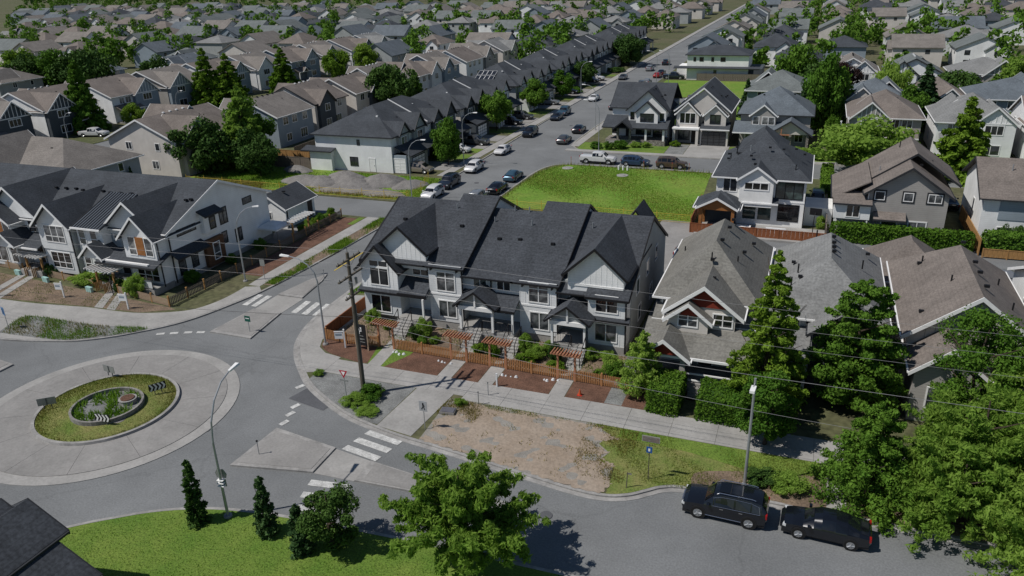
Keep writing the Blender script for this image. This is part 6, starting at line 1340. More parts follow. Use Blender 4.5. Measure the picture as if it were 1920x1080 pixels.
# ---------------------------------------------------------------- street furniture
def lamp(label, x, y, h, ang, reach, rise=1.2, z=GZ, r=.09):
    t = empty('street_lamp', (x,y,z), R_(ang), label, 'street lamp', 'street lamps')
    part('base', MB().cyl(0,0,-.1,.12,.28,.24,10), M_KERB, t)
    P = [(0,0,0),(0,0,h*.35),(0,0,h-rise-.6)] + [(reach*.8*(1-math.cos(a)), 0, h-rise-.6+(rise+.6)*math.sin(a)) for a in (.4,.8,1.2,1.57)]
    part('pole', MB().tube(P[:3], r, 8, r*.75), M_STEEL, t); part('arm', MB().tube(P[2:], r*.7, 8, r*.45), M_STEEL, t)
    hd = MB().loft([(reach*.78,-.07,h-.06),(reach*.78,.07,h-.06),(reach*.78,.07,h+.06),(reach*.78,-.07,h+.06)], [(reach*1.05,-.17,h-.02),(reach*1.05,.17,h-.02),(reach*1.05,.12,h+.09),(reach*1.05,-.12,h+.09)])
    part('lamp_head', hd, M_WHITE, t); return t
t = lamp('curved street lamp with sign backs on the lawn at the bottom', -29.9, 28.7, 8.4, 98, 3.4, 2.6)
part('sign', MB().extx([(-.3,2.7),(.3,2.7),(.38,3.0),(.2,3.3),(-.2,3.3),(-.38,3.0)], .12, .14), M_SIGNB, t); part('sign', MB().box(.12,.14,-.25,.25,2.1,2.6), M_SIGNB, t)
for z in (2.2,2.4,2.6): part('bracket', MB().box(-.13,.13,-.2,.2,z,z+.04), M_WHITE, t)
lamp('street lamp arching over the crossing beside the picket fence corner', -37.2, 50.2, 7.9, 180, 3.2, 1.4)
t = empty('street_lamp', (-1.3,41.3,GZ), R_(-95), 'straight lamp post rising behind the black SUV', 'street lamp', 'street lamps')
part('base', MB().cyl(0,0,-.1,.3,.16,.14,8), M_KERB, t); part('pole', MB().tube([(0,0,0),(0,0,4),(.02,0,7.6)], .10, 8, .07), M_STEEL, t); part('arm', MB().tube([(0,0,7.3),(.5,0,7.25)], .04, 6), M_STEEL, t); part('lamp_head', MB().box(.3,1.0,-.14,.14,7.12,7.28), M_WHITE, t)
lamp('street lamp beside the fence of the left townhouses', -53.8, 60.4, 8.0, 30, 2.4, 1.6)
for lab, x, y, a in (('street lamp at the gravel lot corner of the far road',-50.9,92.6,0),('tall street lamp by the first street tree',-52.2,113.4,0),('street lamp on the corner lawn',-33.7,129.0,180),('street lamp on the right kerb beside the corner house',-38.9,146.2,180),('street lamp by the silver drive SUV',-52.3,182.6,0),('street lamp at the far green lot kerb',-39.0,207.6,180),('street lamp inside the far green lot',-36.0,208.6,180),('street lamp near the top of the far road',-52.4,246,0)): lamp(lab, x, y, 8.6, a, 2.6, 1.4, r=.075)
for lab, x, y in (('street lamp among the left houses',-127,131),('street lamp at the left edge houses',-128,104)): lamp(lab, x, y, 7.5, 0, 2.2, 1.6)
t = lamp('slim lamp post beside the broad light green tree', 4.4, 128.2, 6.6, 90, .4, .2)

# utility pole with three cross arms, wires to both sides
UP = (-29.55, 43.8); t = empty('utility_pole', (UP[0],UP[1],GZ), 0, 'tall timber utility pole with cross arms at the corner bush', 'utility pole')
part('pole', MB().tube([(0,0,-.1),(-.02,0,5),(-.06,0,11.5)], .19, 10, .12), M_POLE, t)
for z, hl_ in ((11.0,1.5),(9.75,1.55),(8.2,.9)):
    o = part('cross_arm', MB().box(-.07,.07,-hl_,hl_,z-.06,z+.06), M_POLE, t)
    for y in (-hl_+.12,-hl_*.45,hl_*.45,hl_-.12): part('insulator', MB().cyl(0,y,z+.06,z+.24,.05,.03,6), M_KERB, o)
part('brace', MB().tube([(0,-.9,10.95),(-.03,0,10.3),(0,.9,10.95)], .025, 5), M_DSTEEL, t); part('cutout', MB().box(.1,.25,-.5,-.35,9.0,9.5).box(.1,.25,.3,.45,9.0,9.5), M_KERB, t); part('conduit', MB().tube([(.17,0,.2),(.15,0,7.5)], .035, 6), M_DSTEEL, t); part('top_pin', MB().cyl(-.05,0,11.45,11.85,.025,.02,5), M_DSTEEL, t)
def wire(label, a, b, sag, r=.009, m=None, bend=None):
    n = 24; P = []
    for i in range(n+1):
        s_ = i/n; P.append((a[0]+(b[0]-a[0])*s_, a[1]+(b[1]-a[1])*s_, a[2]+(b[2]-a[2])*s_-4*sag*s_*(1-s_)))
    c = ((a[0]+b[0])/2, (a[1]+b[1])/2, min(a[2],b[2])-sag); o = link('overhead_wire', MB().tube(P, r, 4).mesh('overhead_wire', c), m or M_WIRE, None, c); tag(o, label, 'wire', 'overhead wires'); return o
for i, (dy, z, sg) in enumerate(((-1.35,11.3,.9),(1.35,11.3,.9),(-1.4,10.05,.8))):
    nm = ('topmost near','topmost far','lower near')[i]
    wire(nm+' overhead wire running right from the utility pole', (UP[0],UP[1]+dy,z), (38,UP[1]+dy,z+.2), sg); wire(nm+' overhead wire running left from the utility pole', (UP[0],UP[1]+dy,z), (-100,UP[1]+dy,z-.6), sg)
wire('thick communication cable running right below the power wires', (UP[0],UP[1],6.9), (38,UP[1]-.2,7.1), .4, .015); wire('sagging lowest cable crossing in front of the picket fence', (UP[0],UP[1]+.1,6.5), (45,UP[1],6.0), 2.4, .012, M_WIRE)
wire('communication cable running left over the crossing', (UP[0],UP[1],6.6), (-100,UP[1],5.4), 1.6, .014, M_WIRED)

# signs
def post_sign(name, label, x, y, h, z=GZ, deg=0, m=None):
    t = empty(name, (x,y,z), R_(deg), label, 'sign'); part('post', MB().cyl(0,0,-.1,h,.03,.03,6), m or M_STEEL, t); return t
def chevron(label, x, y, deg, front=True):
    t = empty('chevron_sign', (x,y,.42), R_(deg), label, 'sign', 'chevron boards on the roundabout')
    for sx in (-.25,.25): part('post', MB().box(sx-.03,sx+.03,.03,.08,-.1,.5), M_DSTEEL, t)
    part('board', MB().box(-.62,.62,0,.03,.25,.85), M_BLACK if front else M_SIGNB, t)
    if front:
        for k in range(4):
            x0 = -.58+k*.29; part('chevron', MB().exty([(x0,.27),(x0+.14,.27),(x0+.29,.55),(x0+.14,.83),(x0,.83),(x0+.15,.55)], -.012, -.002), M_WHITE, t)
    else: part('stiffener', MB().box(-.04,.04,-.03,0,.25,.85), M_DSTEEL, t)
chevron('black and white chevron board facing the camera on the roundabout', -45.0, 33.75, 8); chevron('slanted chevron board at the right side of the roundabout', -44.6, 38.6, 55)
chevron('back of a chevron board at the far side of the roundabout', -50.6, 39.6, -5, False); chevron('back of a chevron board at the left side of the roundabout', -51.0, 34.2, 40, False)
t = post_sign('yield_sign', 'red and white yield sign with street name plate by the utility pole', -30.4, 42.7, 2.5)
part('face', MB().exty([(-.36,2.5),(.36,2.5),(0,1.86)], -.05, -.035), mat('sign_red', (.40,.01,.03), .5, .05, 1), t); part('symbol', MB().exty([(-.18,2.41),(.18,2.41),(0,2.08)], -.06, -.051), M_WHITE, t); part('name_plate', MB().box(-.35,.35,-.06,-.03,1.6,1.75), M_SIGNB, t)
def walker(t, z, s, m):
    mb = MB(); mb.tube([(0,-.07,z+.2*s),(0,-.071,z+.28*s)], .05*s, 6)
    mb.exty([(-.03*s,z-.02*s),(.05*s,z-.02*s),(.06*s,z+.17*s),(-.05*s,z+.17*s)], -.075, -.066).exty([(-.02*s,z),(.04*s,z),(-.1*s,z-.26*s),(-.16*s,z-.24*s)], -.076, -.0661).exty([(0,z),(.06*s,z-.01*s),(.16*s,z-.25*s),(.09*s,z-.26*s)], -.077, -.0662).exty([(.04*s,z+.15*s),(.15*s,z+.04*s),(.12*s,z+.0),(.02*s,z+.08*s)], -.078, -.0663)
    return part('walking_figure', mb, m, t)
t = post_sign('crosswalk_sign', 'white pedestrian crossing sign beside the dirt strip', -22.9, 40.9, 2.3); part('face', MB().box(-.3,.3,-.06,-.035,1.5,2.3), mat('sign_grey', (.36,.37,.38), .5, .05, 1), t); walker(t, 1.9, .95, M_BLACK)
t = post_sign('crosswalk_sign', 'blue pedestrian crossing sign at the left edge', -67.6, 43.9, 2.2, deg=-20); part('face', MB().box(-.36,.36,-.06,-.035,1.45,2.2), mat('sign_lightblue', (.06,.17,.36), .5, .05, 1), t); walker(t, 1.82, .95, M_BLACK)
t = post_sign('keep_right_sign', 'small green sign on the north splitter island', -45.3, 50.3, 1.5, .15); part('face', MB().box(-.3,.3,-.06,-.035,1.0,1.55), M_GRN, t); part('lettering', MB().box(-.2,.2,-.068,-.061,1.28,1.36), M_WHITE, t)
t = post_sign('parking_sign', 'blue square sign on a timber post at the worn lawn', -7.0, 40.2, 2.6, m=M_POLE); part('face', MB().box(-.18,.18,-.07,-.035,2.0,2.42), M_BLUE, t); part('symbol', MB().box(-.06,.06,-.078,-.071,2.12,2.32), M_WHITE, t)
o = part('board', MB().box(-.5,.6,.06,.09,2.7,3.12), M_CONC, t); part('board_face', MB().box(-.45,.55,.048,.058,2.74,3.08), mat('sign_taupe', (.20,.16,.14), .6, .1, 2), o)
for k in range(3): part('lettering', MB().box(-.36,.42-.1*k,.040,.047,2.99-.09*k,3.02-.09*k), M_PILE, o)
t = post_sign('street_sign', 'plain rectangular sign back beside the side street verge', -52.0, 61.3, 2.3); part('face', MB().box(-.3,.3,-.05,-.035,1.6,2.3), M_SIGNB, t)
t = post_sign('delineator', 'thin delineator post at the tip of the south splitter island', -32.2, 34.6, 1.1, .14); part('cap', MB().box(-.05,.05,-.05,.05,1.0,1.1), M_BLACK, t)
t = empty('survey_stake', (-8.1,38.95,GZ), 0, 'short timber stake standing at the kerb of the worn lawn', 'stake'); part('stake', MB().tube([(0,0,-.1),(.05,0,1.15)], .035, 4), M_POLE, t); part('flag', MB().box(.02,.3,-.005,.005,1.0,1.12), M_PILE, t)
for x, y, lab in ((-20.6,45.1,'thin steel bollard at the edge of the pavement'),(-20.45,46.6,'thin steel bollard in the middle of the pavement'),(-45.9,63.2,'slim marker post at the tip of the north island')):
    t = empty('bollard', (x,y,GZ), 0, lab, 'bollard'); part('post', MB().cyl(0,0,0,1.05,.035,.035,8), M_STEEL, t); part('cap', MB().cyl(0,0,1.05,1.12,.055,.05,8), M_DSTEEL, t)
t = empty('marker_post', (-20.3,48.0,GZ), 0, 'white timber marker post at the edge of the mulch', 'post'); part('post', MB().box(-.055,.055,-.055,.055,0,1.1), M_LSID, t); part('cap', MB().box(-.07,.07,-.07,.07,1.1,1.14), M_LSID, t)
# real-estate signs
t = empty('sale_board', (-33.6,50.3,GZ), R_(-6), 'tall black sales board with white monogram behind the utility pole', 'sign')
for sx in (-.62,.62): part('post', MB().box(sx-.05,sx+.05,0,.1,-.1,2.4), M_LTWD, t)
part('board', MB().box(-.57,.57,-.04,0,.45,2.4), M_BLACK, t)
lg = MB(); n_ = 18
for i in range(n_):
    a0, a1 = 2*math.pi*i/n_, 2*math.pi*(i+1)/n_; c_, r0, r1 = (-.08,1.95), .17, .24
    if 4 < i < 16 or i < 3: lg.exty([(c_[0]+r0*math.cos(a0),c_[1]+r0*math.sin(a0)),(c_[0]+r1*math.cos(a0),c_[1]+r1*math.sin(a0)),(c_[0]+r1*math.cos(a1),c_[1]+r1*math.sin(a1)),(c_[0]+r0*math.cos(a1),c_[1]+r0*math.sin(a1))], -.055, -.041)
lg.box(-.1,-.03,-.056,-.042,1.5,2.0).box(.1,.16,-.056,-.042,1.75,2.15); part('monogram', lg, M_WHITE, t)
for z, a, b in ((1.32,-.25,.3),(1.05,-.42,.4),(.97,-.42,.2),(.75,-.4,.42)): part('lettering', MB().box(a,b,-.052,-.041,z,z+.05), M_SIGNB, t)
def sale_post(label, x, y, deg):
    t = empty('sale_sign', (x,y,GZ), R_(deg), label, 'sign', 'white hanging sale signs'); part('post', MB().box(-.06,.06,-.06,.06,-.1,1.75), M_WHITE, t); part('arm', MB().box(-.85,.06,-.03,.03,1.5,1.57), M_WHITE, t); part('panel', MB().box(-.82,-.12,-.015,.015,.85,1.45), M_WSID, t); part('print', MB().box(-.75,-.2,-.022,-.016,1.15,1.35), M_BLSID, t)
sale_post('white hanging sale sign beside the black sales board', -35.2, 50.2, 20); sale_post('white hanging sale sign left of the left townhouse walk', -69.0, 51.2, 10); sale_post('white hanging sale sign nearest the left fence corner', -60.2, 50.9, 10); sale_post('white sale sign post at the left edge verge', -76.3, 49.3, 190)

# ---------------------------------------------------------------- fences, pergolas, garden things
def picket_fence(name, label, pts, m, h=1.0, step=.15, pw=.09, gaps=(), postm=None, rails=True, group=None, post_every=2.4, cap=False):
    """posts, two rails and one object per picket along a polyline"""
    t = empty(name, (pts[0][0],pts[0][1],GZ), 0, label, 'fence', group); ox, oy = pts[0]
    pk = MB().box(-pw/2,pw/2,-.012,.012,.08,h).mesh('picket'); pk.materials.append(m); po = MB().box(-.06,.06,-.06,.06,-.1,h+.12)
    if cap: po.box(-.085,.085,-.085,.085,h+.12,h+.17)
    po = po.mesh('post'); po.materials.append(postm or m)
    for a, b in zip(pts, pts[1:]):
        L_ = math.hypot(b[0]-a[0],b[1]-a[1]); an = math.atan2(b[1]-a[1],b[0]-a[0]); n = max(1,round(L_/post_every)); c, s_ = math.cos(an), math.sin(an)
        for i in range(n+1): link('post', po, None, t, (a[0]+c*L_*i/n-ox, a[1]+s_*L_*i/n-oy, 0), an)
        for z in (.22,h-.22): o = link('rail', MB().box(0,L_,.014,.05,z-.04,z+.04).mesh('rail'), m, t, (a[0]-ox,a[1]-oy,0), an)
        k = int(L_/step)
        for i in range(k):
            d = (i+.5)*L_/k; link('picket', pk, None, t, (a[0]+c*d+s_*.02-ox, a[1]+s_*d-c*.02-oy, 0), an)
    return t
fy = lambda x: 51.25-.036*(x+31.5)
GF = 'cedar picket fence panels of the grey townhouses'
picket_fence('picket_fence','orange cedar picket fence between the corner post and the first pergola',[(-37.7,51.15),(-35.5,50.85),(-32.5,fy(-32.5)-.1)],M_CEDAR,group=GF)
segs = [(-31.0,-25.6,'first pergola and the second pergola'),(-24.1,-22.1,'second pergola and the third pergola'),(-20.6,-16.3,'third pergola and the fourth pergola'),(-14.8,-10.6,'fourth pergola and the street tree')]
for a, b, lab in segs: picket_fence('picket_fence','orange cedar picket fence between the '+lab,[(a,fy(a)),(b,fy(b))],M_CEDAR,group=GF)
GP = 'cedar pergola gates'
for i, (x0, x1) in enumerate(((-32.45,-31.05),(-25.55,-24.15),(-22.05,-20.65),(-16.25,-14.85))):
    y = fy((x0+x1)/2); t = empty('pergola', ((x0+x1)/2,y,GZ), R_(-2), 'cedar pergola over the %s walk from the side street' % ('first','second','third','fourth')[i], 'pergola', GP); hw = (x1-x0)/2
    for sx in (-hw,hw): part('post', MB().box(sx-.07,sx+.07,-.07,.07,-.1,2.3), M_CEDAR2, t)
    for yy in (-.12,.12): part('beam', MB().box(-hw-.45,hw+.45,yy-.03,yy+.03,2.12,2.3), M_CEDAR2, t)
    for k in range(10): part('rafter', MB().box(-hw-.4+k*(2*hw+.8)/9-.035,-hw-.4+k*(2*hw+.8)/9+.035,-.55,.55,2.3,2.4), M_CEDAR2, t)
    gm2 = MB().box(-.04,.04,-.012,.012,.1,.9).mesh('gate_picket'); gm2.materials.append(M_CEDAR)
    if i:
        for k in range(9): link('gate_picket', gm2, None, t, (-hw+.12+k*(2*hw-.24)/8, -.05, 0))
        part('gate_rail', MB().box(-hw+.07,hw-.07,-.03,.0,.25,.33).box(-hw+.07,hw-.07,-.03,.0,.68,.76), M_CEDAR, t)
def board_fence(name, label, pts, m, h=1.7, bw=.45, post_every=2.4, group=None):
    t = empty(name, (pts[0][0],pts[0][1],GZ), 0, label, 'fence', group); ox, oy = pts[0]
    po = MB().box(-.06,.06,-.06,.06,-.1,h+.08).mesh('post'); po.materials.append(m)
    for a, b in zip(pts, pts[1:]):
        L_ = math.hypot(b[0]-a[0],b[1]-a[1]); an = math.atan2(b[1]-a[1],b[0]-a[0]); c, s_ = math.cos(an), math.sin(an); n = max(1,round(L_/post_every)); k = max(1,round(L_/bw))
        bd = MB().box(-L_/k/2+.008,L_/k/2-.008,-.02,.02,.03,h).mesh('board'); bd.materials.append(m)
        for i in range(n+1): link('post', po, None, t, (a[0]+c*L_*i/n-ox, a[1]+s_*L_*i/n-oy, 0), an)
        for i in range(k): d = (i+.5)*L_/k; link('board', bd, None, t, (a[0]+c*d-ox, a[1]+s_*d-oy, .0), an)
        link('cap_rail', MB().box(0,L_,-.05,.05,h,h+.05).mesh('cap_rail'), m, t, (a[0]-ox,a[1]-oy,0), an)
    return t
board_fence('board_fence','brown board fence along the side of the grey townhouses',[(-37.75,51.3),(-37.85,58.2)],M_BRNW,1.15)
board_fence('board_fence','reddish stained fence behind the craftsman and grey roofs',[(-12.0,89.2),(3.0,89.2)],M_BRNW,1.15); board_fence('board_fence','reddish fence between the vacant lot and the white stucco house',[(-12.0,89.7),(-12.2,100)],M_BRNW,1.6)
board_fence('board_fence','golden timber fence between the taupe house and the white house',[(18.3,90),(18.2,103)],M_GOLDW,1.75); board_fence('board_fence','weathered fence behind the gravel lot trees',[(-92,104.9),(-75.6,104.9)],M_GREYW,1.8); board_fence('board_fence','orange lit fence behind the shaded left gardens',[(-86,109),(-79,109),(-78.6,114)],M_GOLDW,1.8)
board_fence('board_fence','grey fence beside the far white house',[(-30,217.6),(-2,217.6)],M_GREYW,1.8); board_fence('board_fence','weathered side fence of the taupe house',[(3.0,89.5),(3.0,104)],M_GREYW,1.7); board_fence('board_fence','long fence behind the row of brown-roofed houses',[(-84,112),(-84,160)],M_GREYW,1.7)
board_fence('board_fence','low timber retaining fence under the right edge hedge',[(18.6,89.4),(30,89.6)],M_GOLDW,.9)
LTF = 'pale picket fence of the left townhouses'
for a, b, lab in (((-92,56.5),(-79.9,55.4),'left of the first pergola'),((-75.6,55.0),(-68.2,54.2),'between the two left pergolas'),((-64.3,53.7),(-56.6,52.55),'right of the second left pergola')): picket_fence('picket_fence','pale timber picket fence '+lab,[a,b],M_LTWD,.85,.17,.1,group=LTF,postm=M_GOLDW,cap=True)
picket_fence('picket_fence','long timber fence beside the side street below the shaded wall',[(-56.6,52.55),(-56.2,62),(-56.4,72.5),(-56.3,83)],M_GREYW,1.0,.2,.11,postm=M_GOLDW,cap=True)
for i, (x, y) in enumerate(((-77.6,55.2),(-66.3,54.2))):
    t = empty('pergola', (x,y,GZ), R_(-5), ('weathered pergola at the far left walk','weathered pergola before the second left townhouse')[i], 'pergola', 'weathered pergolas of the left townhouses')
    for sx in (-1.3,1.3): part('post', MB().box(sx-.09,sx+.09,-.09,.09,-.1,2.3), M_GOLDW, t)
    for yy in (-.25,.25): part('beam', MB().box(-1.9,1.9,yy-.04,yy+.04,2.15,2.32), M_LTWD, t)
    for k in range(9): part('rafter', MB().box(-1.8+k*.45-.04,-1.8+k*.45+.04,-.9,.9,2.32,2.44), M_WHITE, t)
    gb = MB().box(-.06,.06,-.015,.015,.05,1.05).mesh('gate_board'); gb.materials.append(M_GOLDW)
    for sx in (-.55,.75):
        for k in range(5): o = link('gate_board', gb, None, t, (sx+.0, -.9+.18*k, 0), math.pi/2)
t = empty('pergola', (-56.6,74.6,GZ), R_(90), 'pale slatted pergola on the garden fence near the white garage', 'pergola')
for sx in (-1.6,1.6): part('post', MB().box(sx-.09,sx+.09,-.09,.09,-.1,2.5), M_GOLDW, t)
part('beam', MB().box(-2.2,2.2,-.3,-.2,2.35,2.5).box(-2.2,2.2,.2,.3,2.35,2.5), M_LTWD, t)
for k in range(9): part('rafter', MB().box(-2.1+k*.52-.05,-2.1+k*.52+.05,-.8,.8,2.5,2.62), M_LSID, t)
t = empty('patio_canopy', (-58.8,72.4,GZ), 0, 'white fabric canopy on the patio beside the white garage', 'canopy')
for sx, sy in ((-1.5,-1.5),(1.5,-1.5),(1.5,1.5),(-1.5,1.5)): part('leg', MB().cyl(sx,sy,0,2.0,.035,.035,6), M_DSTEEL, t)
cv = MB(); q_ = [(-1.55,-1.55,2.0),(1.55,-1.55,2.0),(1.55,1.55,2.0),(-1.55,1.55,2.0)]
for i in range(4): cv.poly([q_[i],q_[(i+1)%4],(0,0,2.6)]); cv.poly([q_[i],q_[(i+1)%4],(q_[(i+1)%4][0],q_[(i+1)%4][1],1.8),(q_[i][0],q_[i][1],1.8)])
part('canopy_fabric', cv, M_WSID, t)
for i in range(6): shrub('tall grass shrub %s behind the garden fence by the garage' % ('first','second','third','fourth','fifth','sixth')[i], -57.1, 75.5+i*1.3, 1.3+.25*(i%2), 1.2, (0,2,3)[i%3], 'shrub', 'shrubs behind the garden fence')
# construction mesh fences
def mesh_fence(label, pts, h=1.1):
    t = empty('mesh_fence', (pts[0][0],pts[0][1],GZ), 0, label, 'fence'); ox, oy = pts[0]; mb = MB()
    pm = MB().box(-.03,.03,-.03,.03,-.1,h+.3).mesh('stake'); pm.materials.append(M_YEL)
    for a, b in zip(pts, pts[1:]):
        L_ = math.hypot(b[0]-a[0],b[1]-a[1]); n = max(1,int(L_/3.2)); an = math.atan2(b[1]-a[1],b[0]-a[0])
        for i in range(n+1): s_ = i/n; link('stake', pm, None, t, (a[0]+(b[0]-a[0])*s_-ox, a[1]+(b[1]-a[1])*s_-oy, 0), an)
        for k in range(5): z = .12+k*(h-.12)/4; mb.tube([(a[0]-ox,a[1]-oy,z),((a[0]+b[0])/2-ox,(a[1]+b[1])/2-oy,z-.06),(b[0]-ox,b[1]-oy,z)], .008 if 0 < k < 4 else .02, 4)
        for i in range(int(L_/.5)): s_ = i*.5/L_; x, y = a[0]+(b[0]-a[0])*s_-ox, a[1]+(b[1]-a[1])*s_-oy; mb.tube([(x,y,.1),(x,y,h)], .006, 3)
    part('net', mb, M_YEL, t); return t
mesh_fence('yellow mesh fence along the lane side of the vacant lot', [(-38.6,92.6),(-25,92.6),(-12.4,92.4)]); mesh_fence('yellow mesh fence along the lane by the gravel piles', [(-90,92.0),(-76,91.9),(-62,91.8),(-51.6,92.4)]); mesh_fence('yellow mesh fence on the road side of the gravel lot', [(-51.4,92.5),(-51.7,97),(-53.8,103.6)])
for i, x in enumerate((-35.4,-23.6,-19.2,-16.6)):
    t = empty('site_stake', (x,118.15,GZ), 0, 'slim site stake %s along the lane edge of the vacant lot' % ('first','second','third','fourth')[i], 'stake', 'stakes along the vacant lot'); part('stake', MB().box(-.03,.03,-.03,.03,-.1,1.3), M_GOLDW, t); part('tip', MB().box(-.035,.035,-.035,.035,1.1,1.3), M_PLAST, t)
# gravel mounds
def mound(label, x, y, rx, ry, h, seed, m=None):
    rng = np.random.default_rng(seed); n, k = 40, 12; mb = MB(); rows = []
    for j in range(k+1):
        s_ = j/k; row = []
        for i in range(n):
            a = 2*math.pi*i/n; w_ = 1+.13*math.sin(2*a+seed)+.08*math.sin(5*a+seed*2); q = (1-s_)*w_; zz = h*(math.sin(s_*1.45)/.99)*(1+.02*rng.normal())+.05*math.sin(7*a+9*s_+seed)*(1-s_); row.append((rx*q*math.cos(a)*(1+.025*rng.normal()), ry*q*math.sin(a)*(1+.025*rng.normal()), zz if j else -.05))
        rows.append(row)
    for A_, B_ in zip(rows, rows[1:]): mb.loft(A_, B_, False)
    o = link('gravel_pile', mb.mesh('gravel_pile', smooth=True), m or M_PILE, None, (x,y,GZ)); tag(o, label, 'gravel pile', 'gravel piles'); return o
for i, (x, y, rx, ry, h) in enumerate(((-71.8,97.4,3.8,3.2,1.1),(-66.0,99.8,4.0,3.2,1.5),(-63.0,97.0,4.2,3.2,1.15),(-59.8,99.8,4.2,3.2,1.4),(-54.9,99.6,2.6,2.8,.8),(-62.6,94.4,5.0,1.9,.8),(-57.4,94.4,4.2,1.9,.7),(-77.2,103.0,2.8,1.6,1.0),(-69.2,97.6,3.4,2.8,1.1))):
    mound(('leftmost double gravel pile in the lot','tallest gravel pile against the pale blue wall','middle gravel pile in front of the tallest','broad gravel pile right of the tallest','rightmost gravel pile near the parked dark SUV','long low gravel pile along the lane','low brown pile at the right end of the lane','small pile beside the weathered fence','ridge-like pile between leftmost and tallest')[i], x, y, rx, ry, h, i+2)
# small things
def stones(x, y, n, seed, s=.12):
    rr = random.Random(seed)
    for i in range(n):
        r_ = s*(.6+.7*rr.random()); mb = MB(); A_ = [(r_*math.cos(a)*(.8+.4*rr.random()), r_*math.sin(a)*(.8+.4*rr.random()), 0) for a in [2*math.pi*j/7 for j in range(7)]]
        mb.loft(A_, [(p[0]*.55,p[1]*.55,r_*.9) for p in A_]); o = link('stone', mb.mesh('stone'), M_LSID, None, (x-.55+.37*i+rr.uniform(-.1,.1), y+rr.uniform(-.2,.2), GZ+.01)); yield o
for x, y, lab in ((-25.9,50.3,'second'),(-20.0,49.9,'third'),(-16.7,50.2,'fourth'),(-30.3,50.6,'first')):
    for o, q in zip(stones(x, y, 4, int(-x)), ('leftmost','second','third','rightmost')): tag(o, '%s of the four white stones beside the %s walk' % (q, lab), 'stone', 'white stones beside the %s walk' % lab)
t = empty('traffic_cone', (-13.9,48.75,GZ), 0, 'small orange traffic cone on the mulch by the last walk', 'traffic cone'); part('cone', MB().cyl(0,0,.03,.5,.14,.03,12), mat('cone_orange', (.5,.09,.03), .6, .08, 2), t); part('base', MB().box(-.18,.18,-.18,.18,0,.04), M_PLAST, t)
t = empty('utility_box', (-22.3,43.4,GZ), R_(8), 'low grey utility box lid among the dry weeds', 'utility box'); part('box', MB().box(-.55,.55,-.35,.35,-.05,.22), M_CONC2, t); part('lid', MB().box(-.5,.5,-.31,.31,.22,.27), mat('lid_slate', (.12,.12,.14), .7, .1, 2), t)
for i, (x, y) in enumerate(((-80.0,54.6),(-75.0,53.9),(-68.0,53.2))):
    t = empty('mint_bins', (x,y,GZ), R_(-8), ('mint green containers at the far left walk','mint green containers right of the first left pergola','mint green containers beside the second left pergola')[i], 'container', 'mint containers')
    for k in range(3): part('container', MB().loft([(k*.3-.12,-.13,0),(k*.3+.12,-.13,0),(k*.3+.12,.13,0),(k*.3-.12,.13,0)], [(k*.3-.14,-.15,.55),(k*.3+.14,-.15,.55),(k*.3+.14,.15,.55),(k*.3-.14,.15,.55)]), M_TEAL, t)
t = empty('well_marker', (-27.2,116.6,GZ), 0, 'three short white pipes standing in the vacant lot', 'marker')
for k in range(3): part('pipe', MB().cyl(k*.7,0,0,.7,.14,.14,10), M_WHITE, t)
for x, y, lab in ((-35.2,115.6,'pale concrete lid near the pickup in the vacant lot'),(-25.8,113.2,'pale concrete lid in the middle of the vacant lot')):
    t = empty('concrete_lid', (x,y,GZ), 0, lab, 'concrete lid'); part('lid', MB().cyl(0,0,0,.1,.9,.9,14), M_CONC, t); part('hatch', MB().cyl(.1,0,.1,.16,.35,.35,10), M_KERB, t)
t = empty('basketball_hoop', (1.6,90.4,GZ), R_(170), 'black portable basketball hoop on the white house patio', 'basketball hoop'); part('pole', MB().tube([(0,0,0),(0,0,2.6),(.0,-.6,3.0)], .05, 6), M_BLACK, t); part('backboard', MB().box(-.65,.65,-.68,-.64,2.7,3.5).box(-.6,.6,-.63,-.62,2.75,3.45), M_BLACK, t); part('base', MB().box(-.4,.4,-.3,.5,0,.25), M_BLACK, t); part('rim', MB().tube([(.23*math.cos(a),-.92+.23*math.sin(a),2.95) for a in [i*.63 for i in range(11)]], .015, 5), M_PLAST, t)
t = empty('outdoor_sofa', (-2.4,90.2,GZ+.1), 0, 'white patio sofa on the white stucco house terrace', 'sofa'); part('seat', MB().box(-1.1,1.1,-.4,.4,0,.42), M_WSID, t); part('backrest', MB().box(-1.1,1.1,.25,.45,.42,.85), M_WSID, t); part('armrest', MB().box(-1.25,-1.1,-.4,.45,0,.6).box(1.1,1.25,-.4,.45,0,.6), M_DSID, t)
t = empty('patio_table', (-6.0,90.6,GZ+.1), 0, 'pale patio table with dark stools beside the timber porch', 'table'); part('top', MB().box(-.8,.8,-.45,.45,.7,.76), M_WHITE, t)
for sx, sy in ((-.7,-.35),(.7,-.35),(.7,.35),(-.7,.35)): part('leg', MB().box(sx-.03,sx+.03,sy-.03,sy+.03,0,.7), M_DSTEEL, t)
t = empty('porch_chair', (-9.1,53.2,GZ+.75), R_(30), 'pale wicker chair on the craftsman porch', 'chair'); part('seat', MB().box(-.35,.35,-.35,.3,.3,.45), M_TSID, t); part('backrest', MB().box(-.35,.35,.22,.32,.45,1.15), M_TSID, t)
for sx, sy in ((-.3,-.3),(.3,-.3),(.3,.25),(-.3,.25)): part('leg', MB().box(sx-.03,sx+.03,sy-.03,sy+.03,0,.3), M_DSTEEL, t)

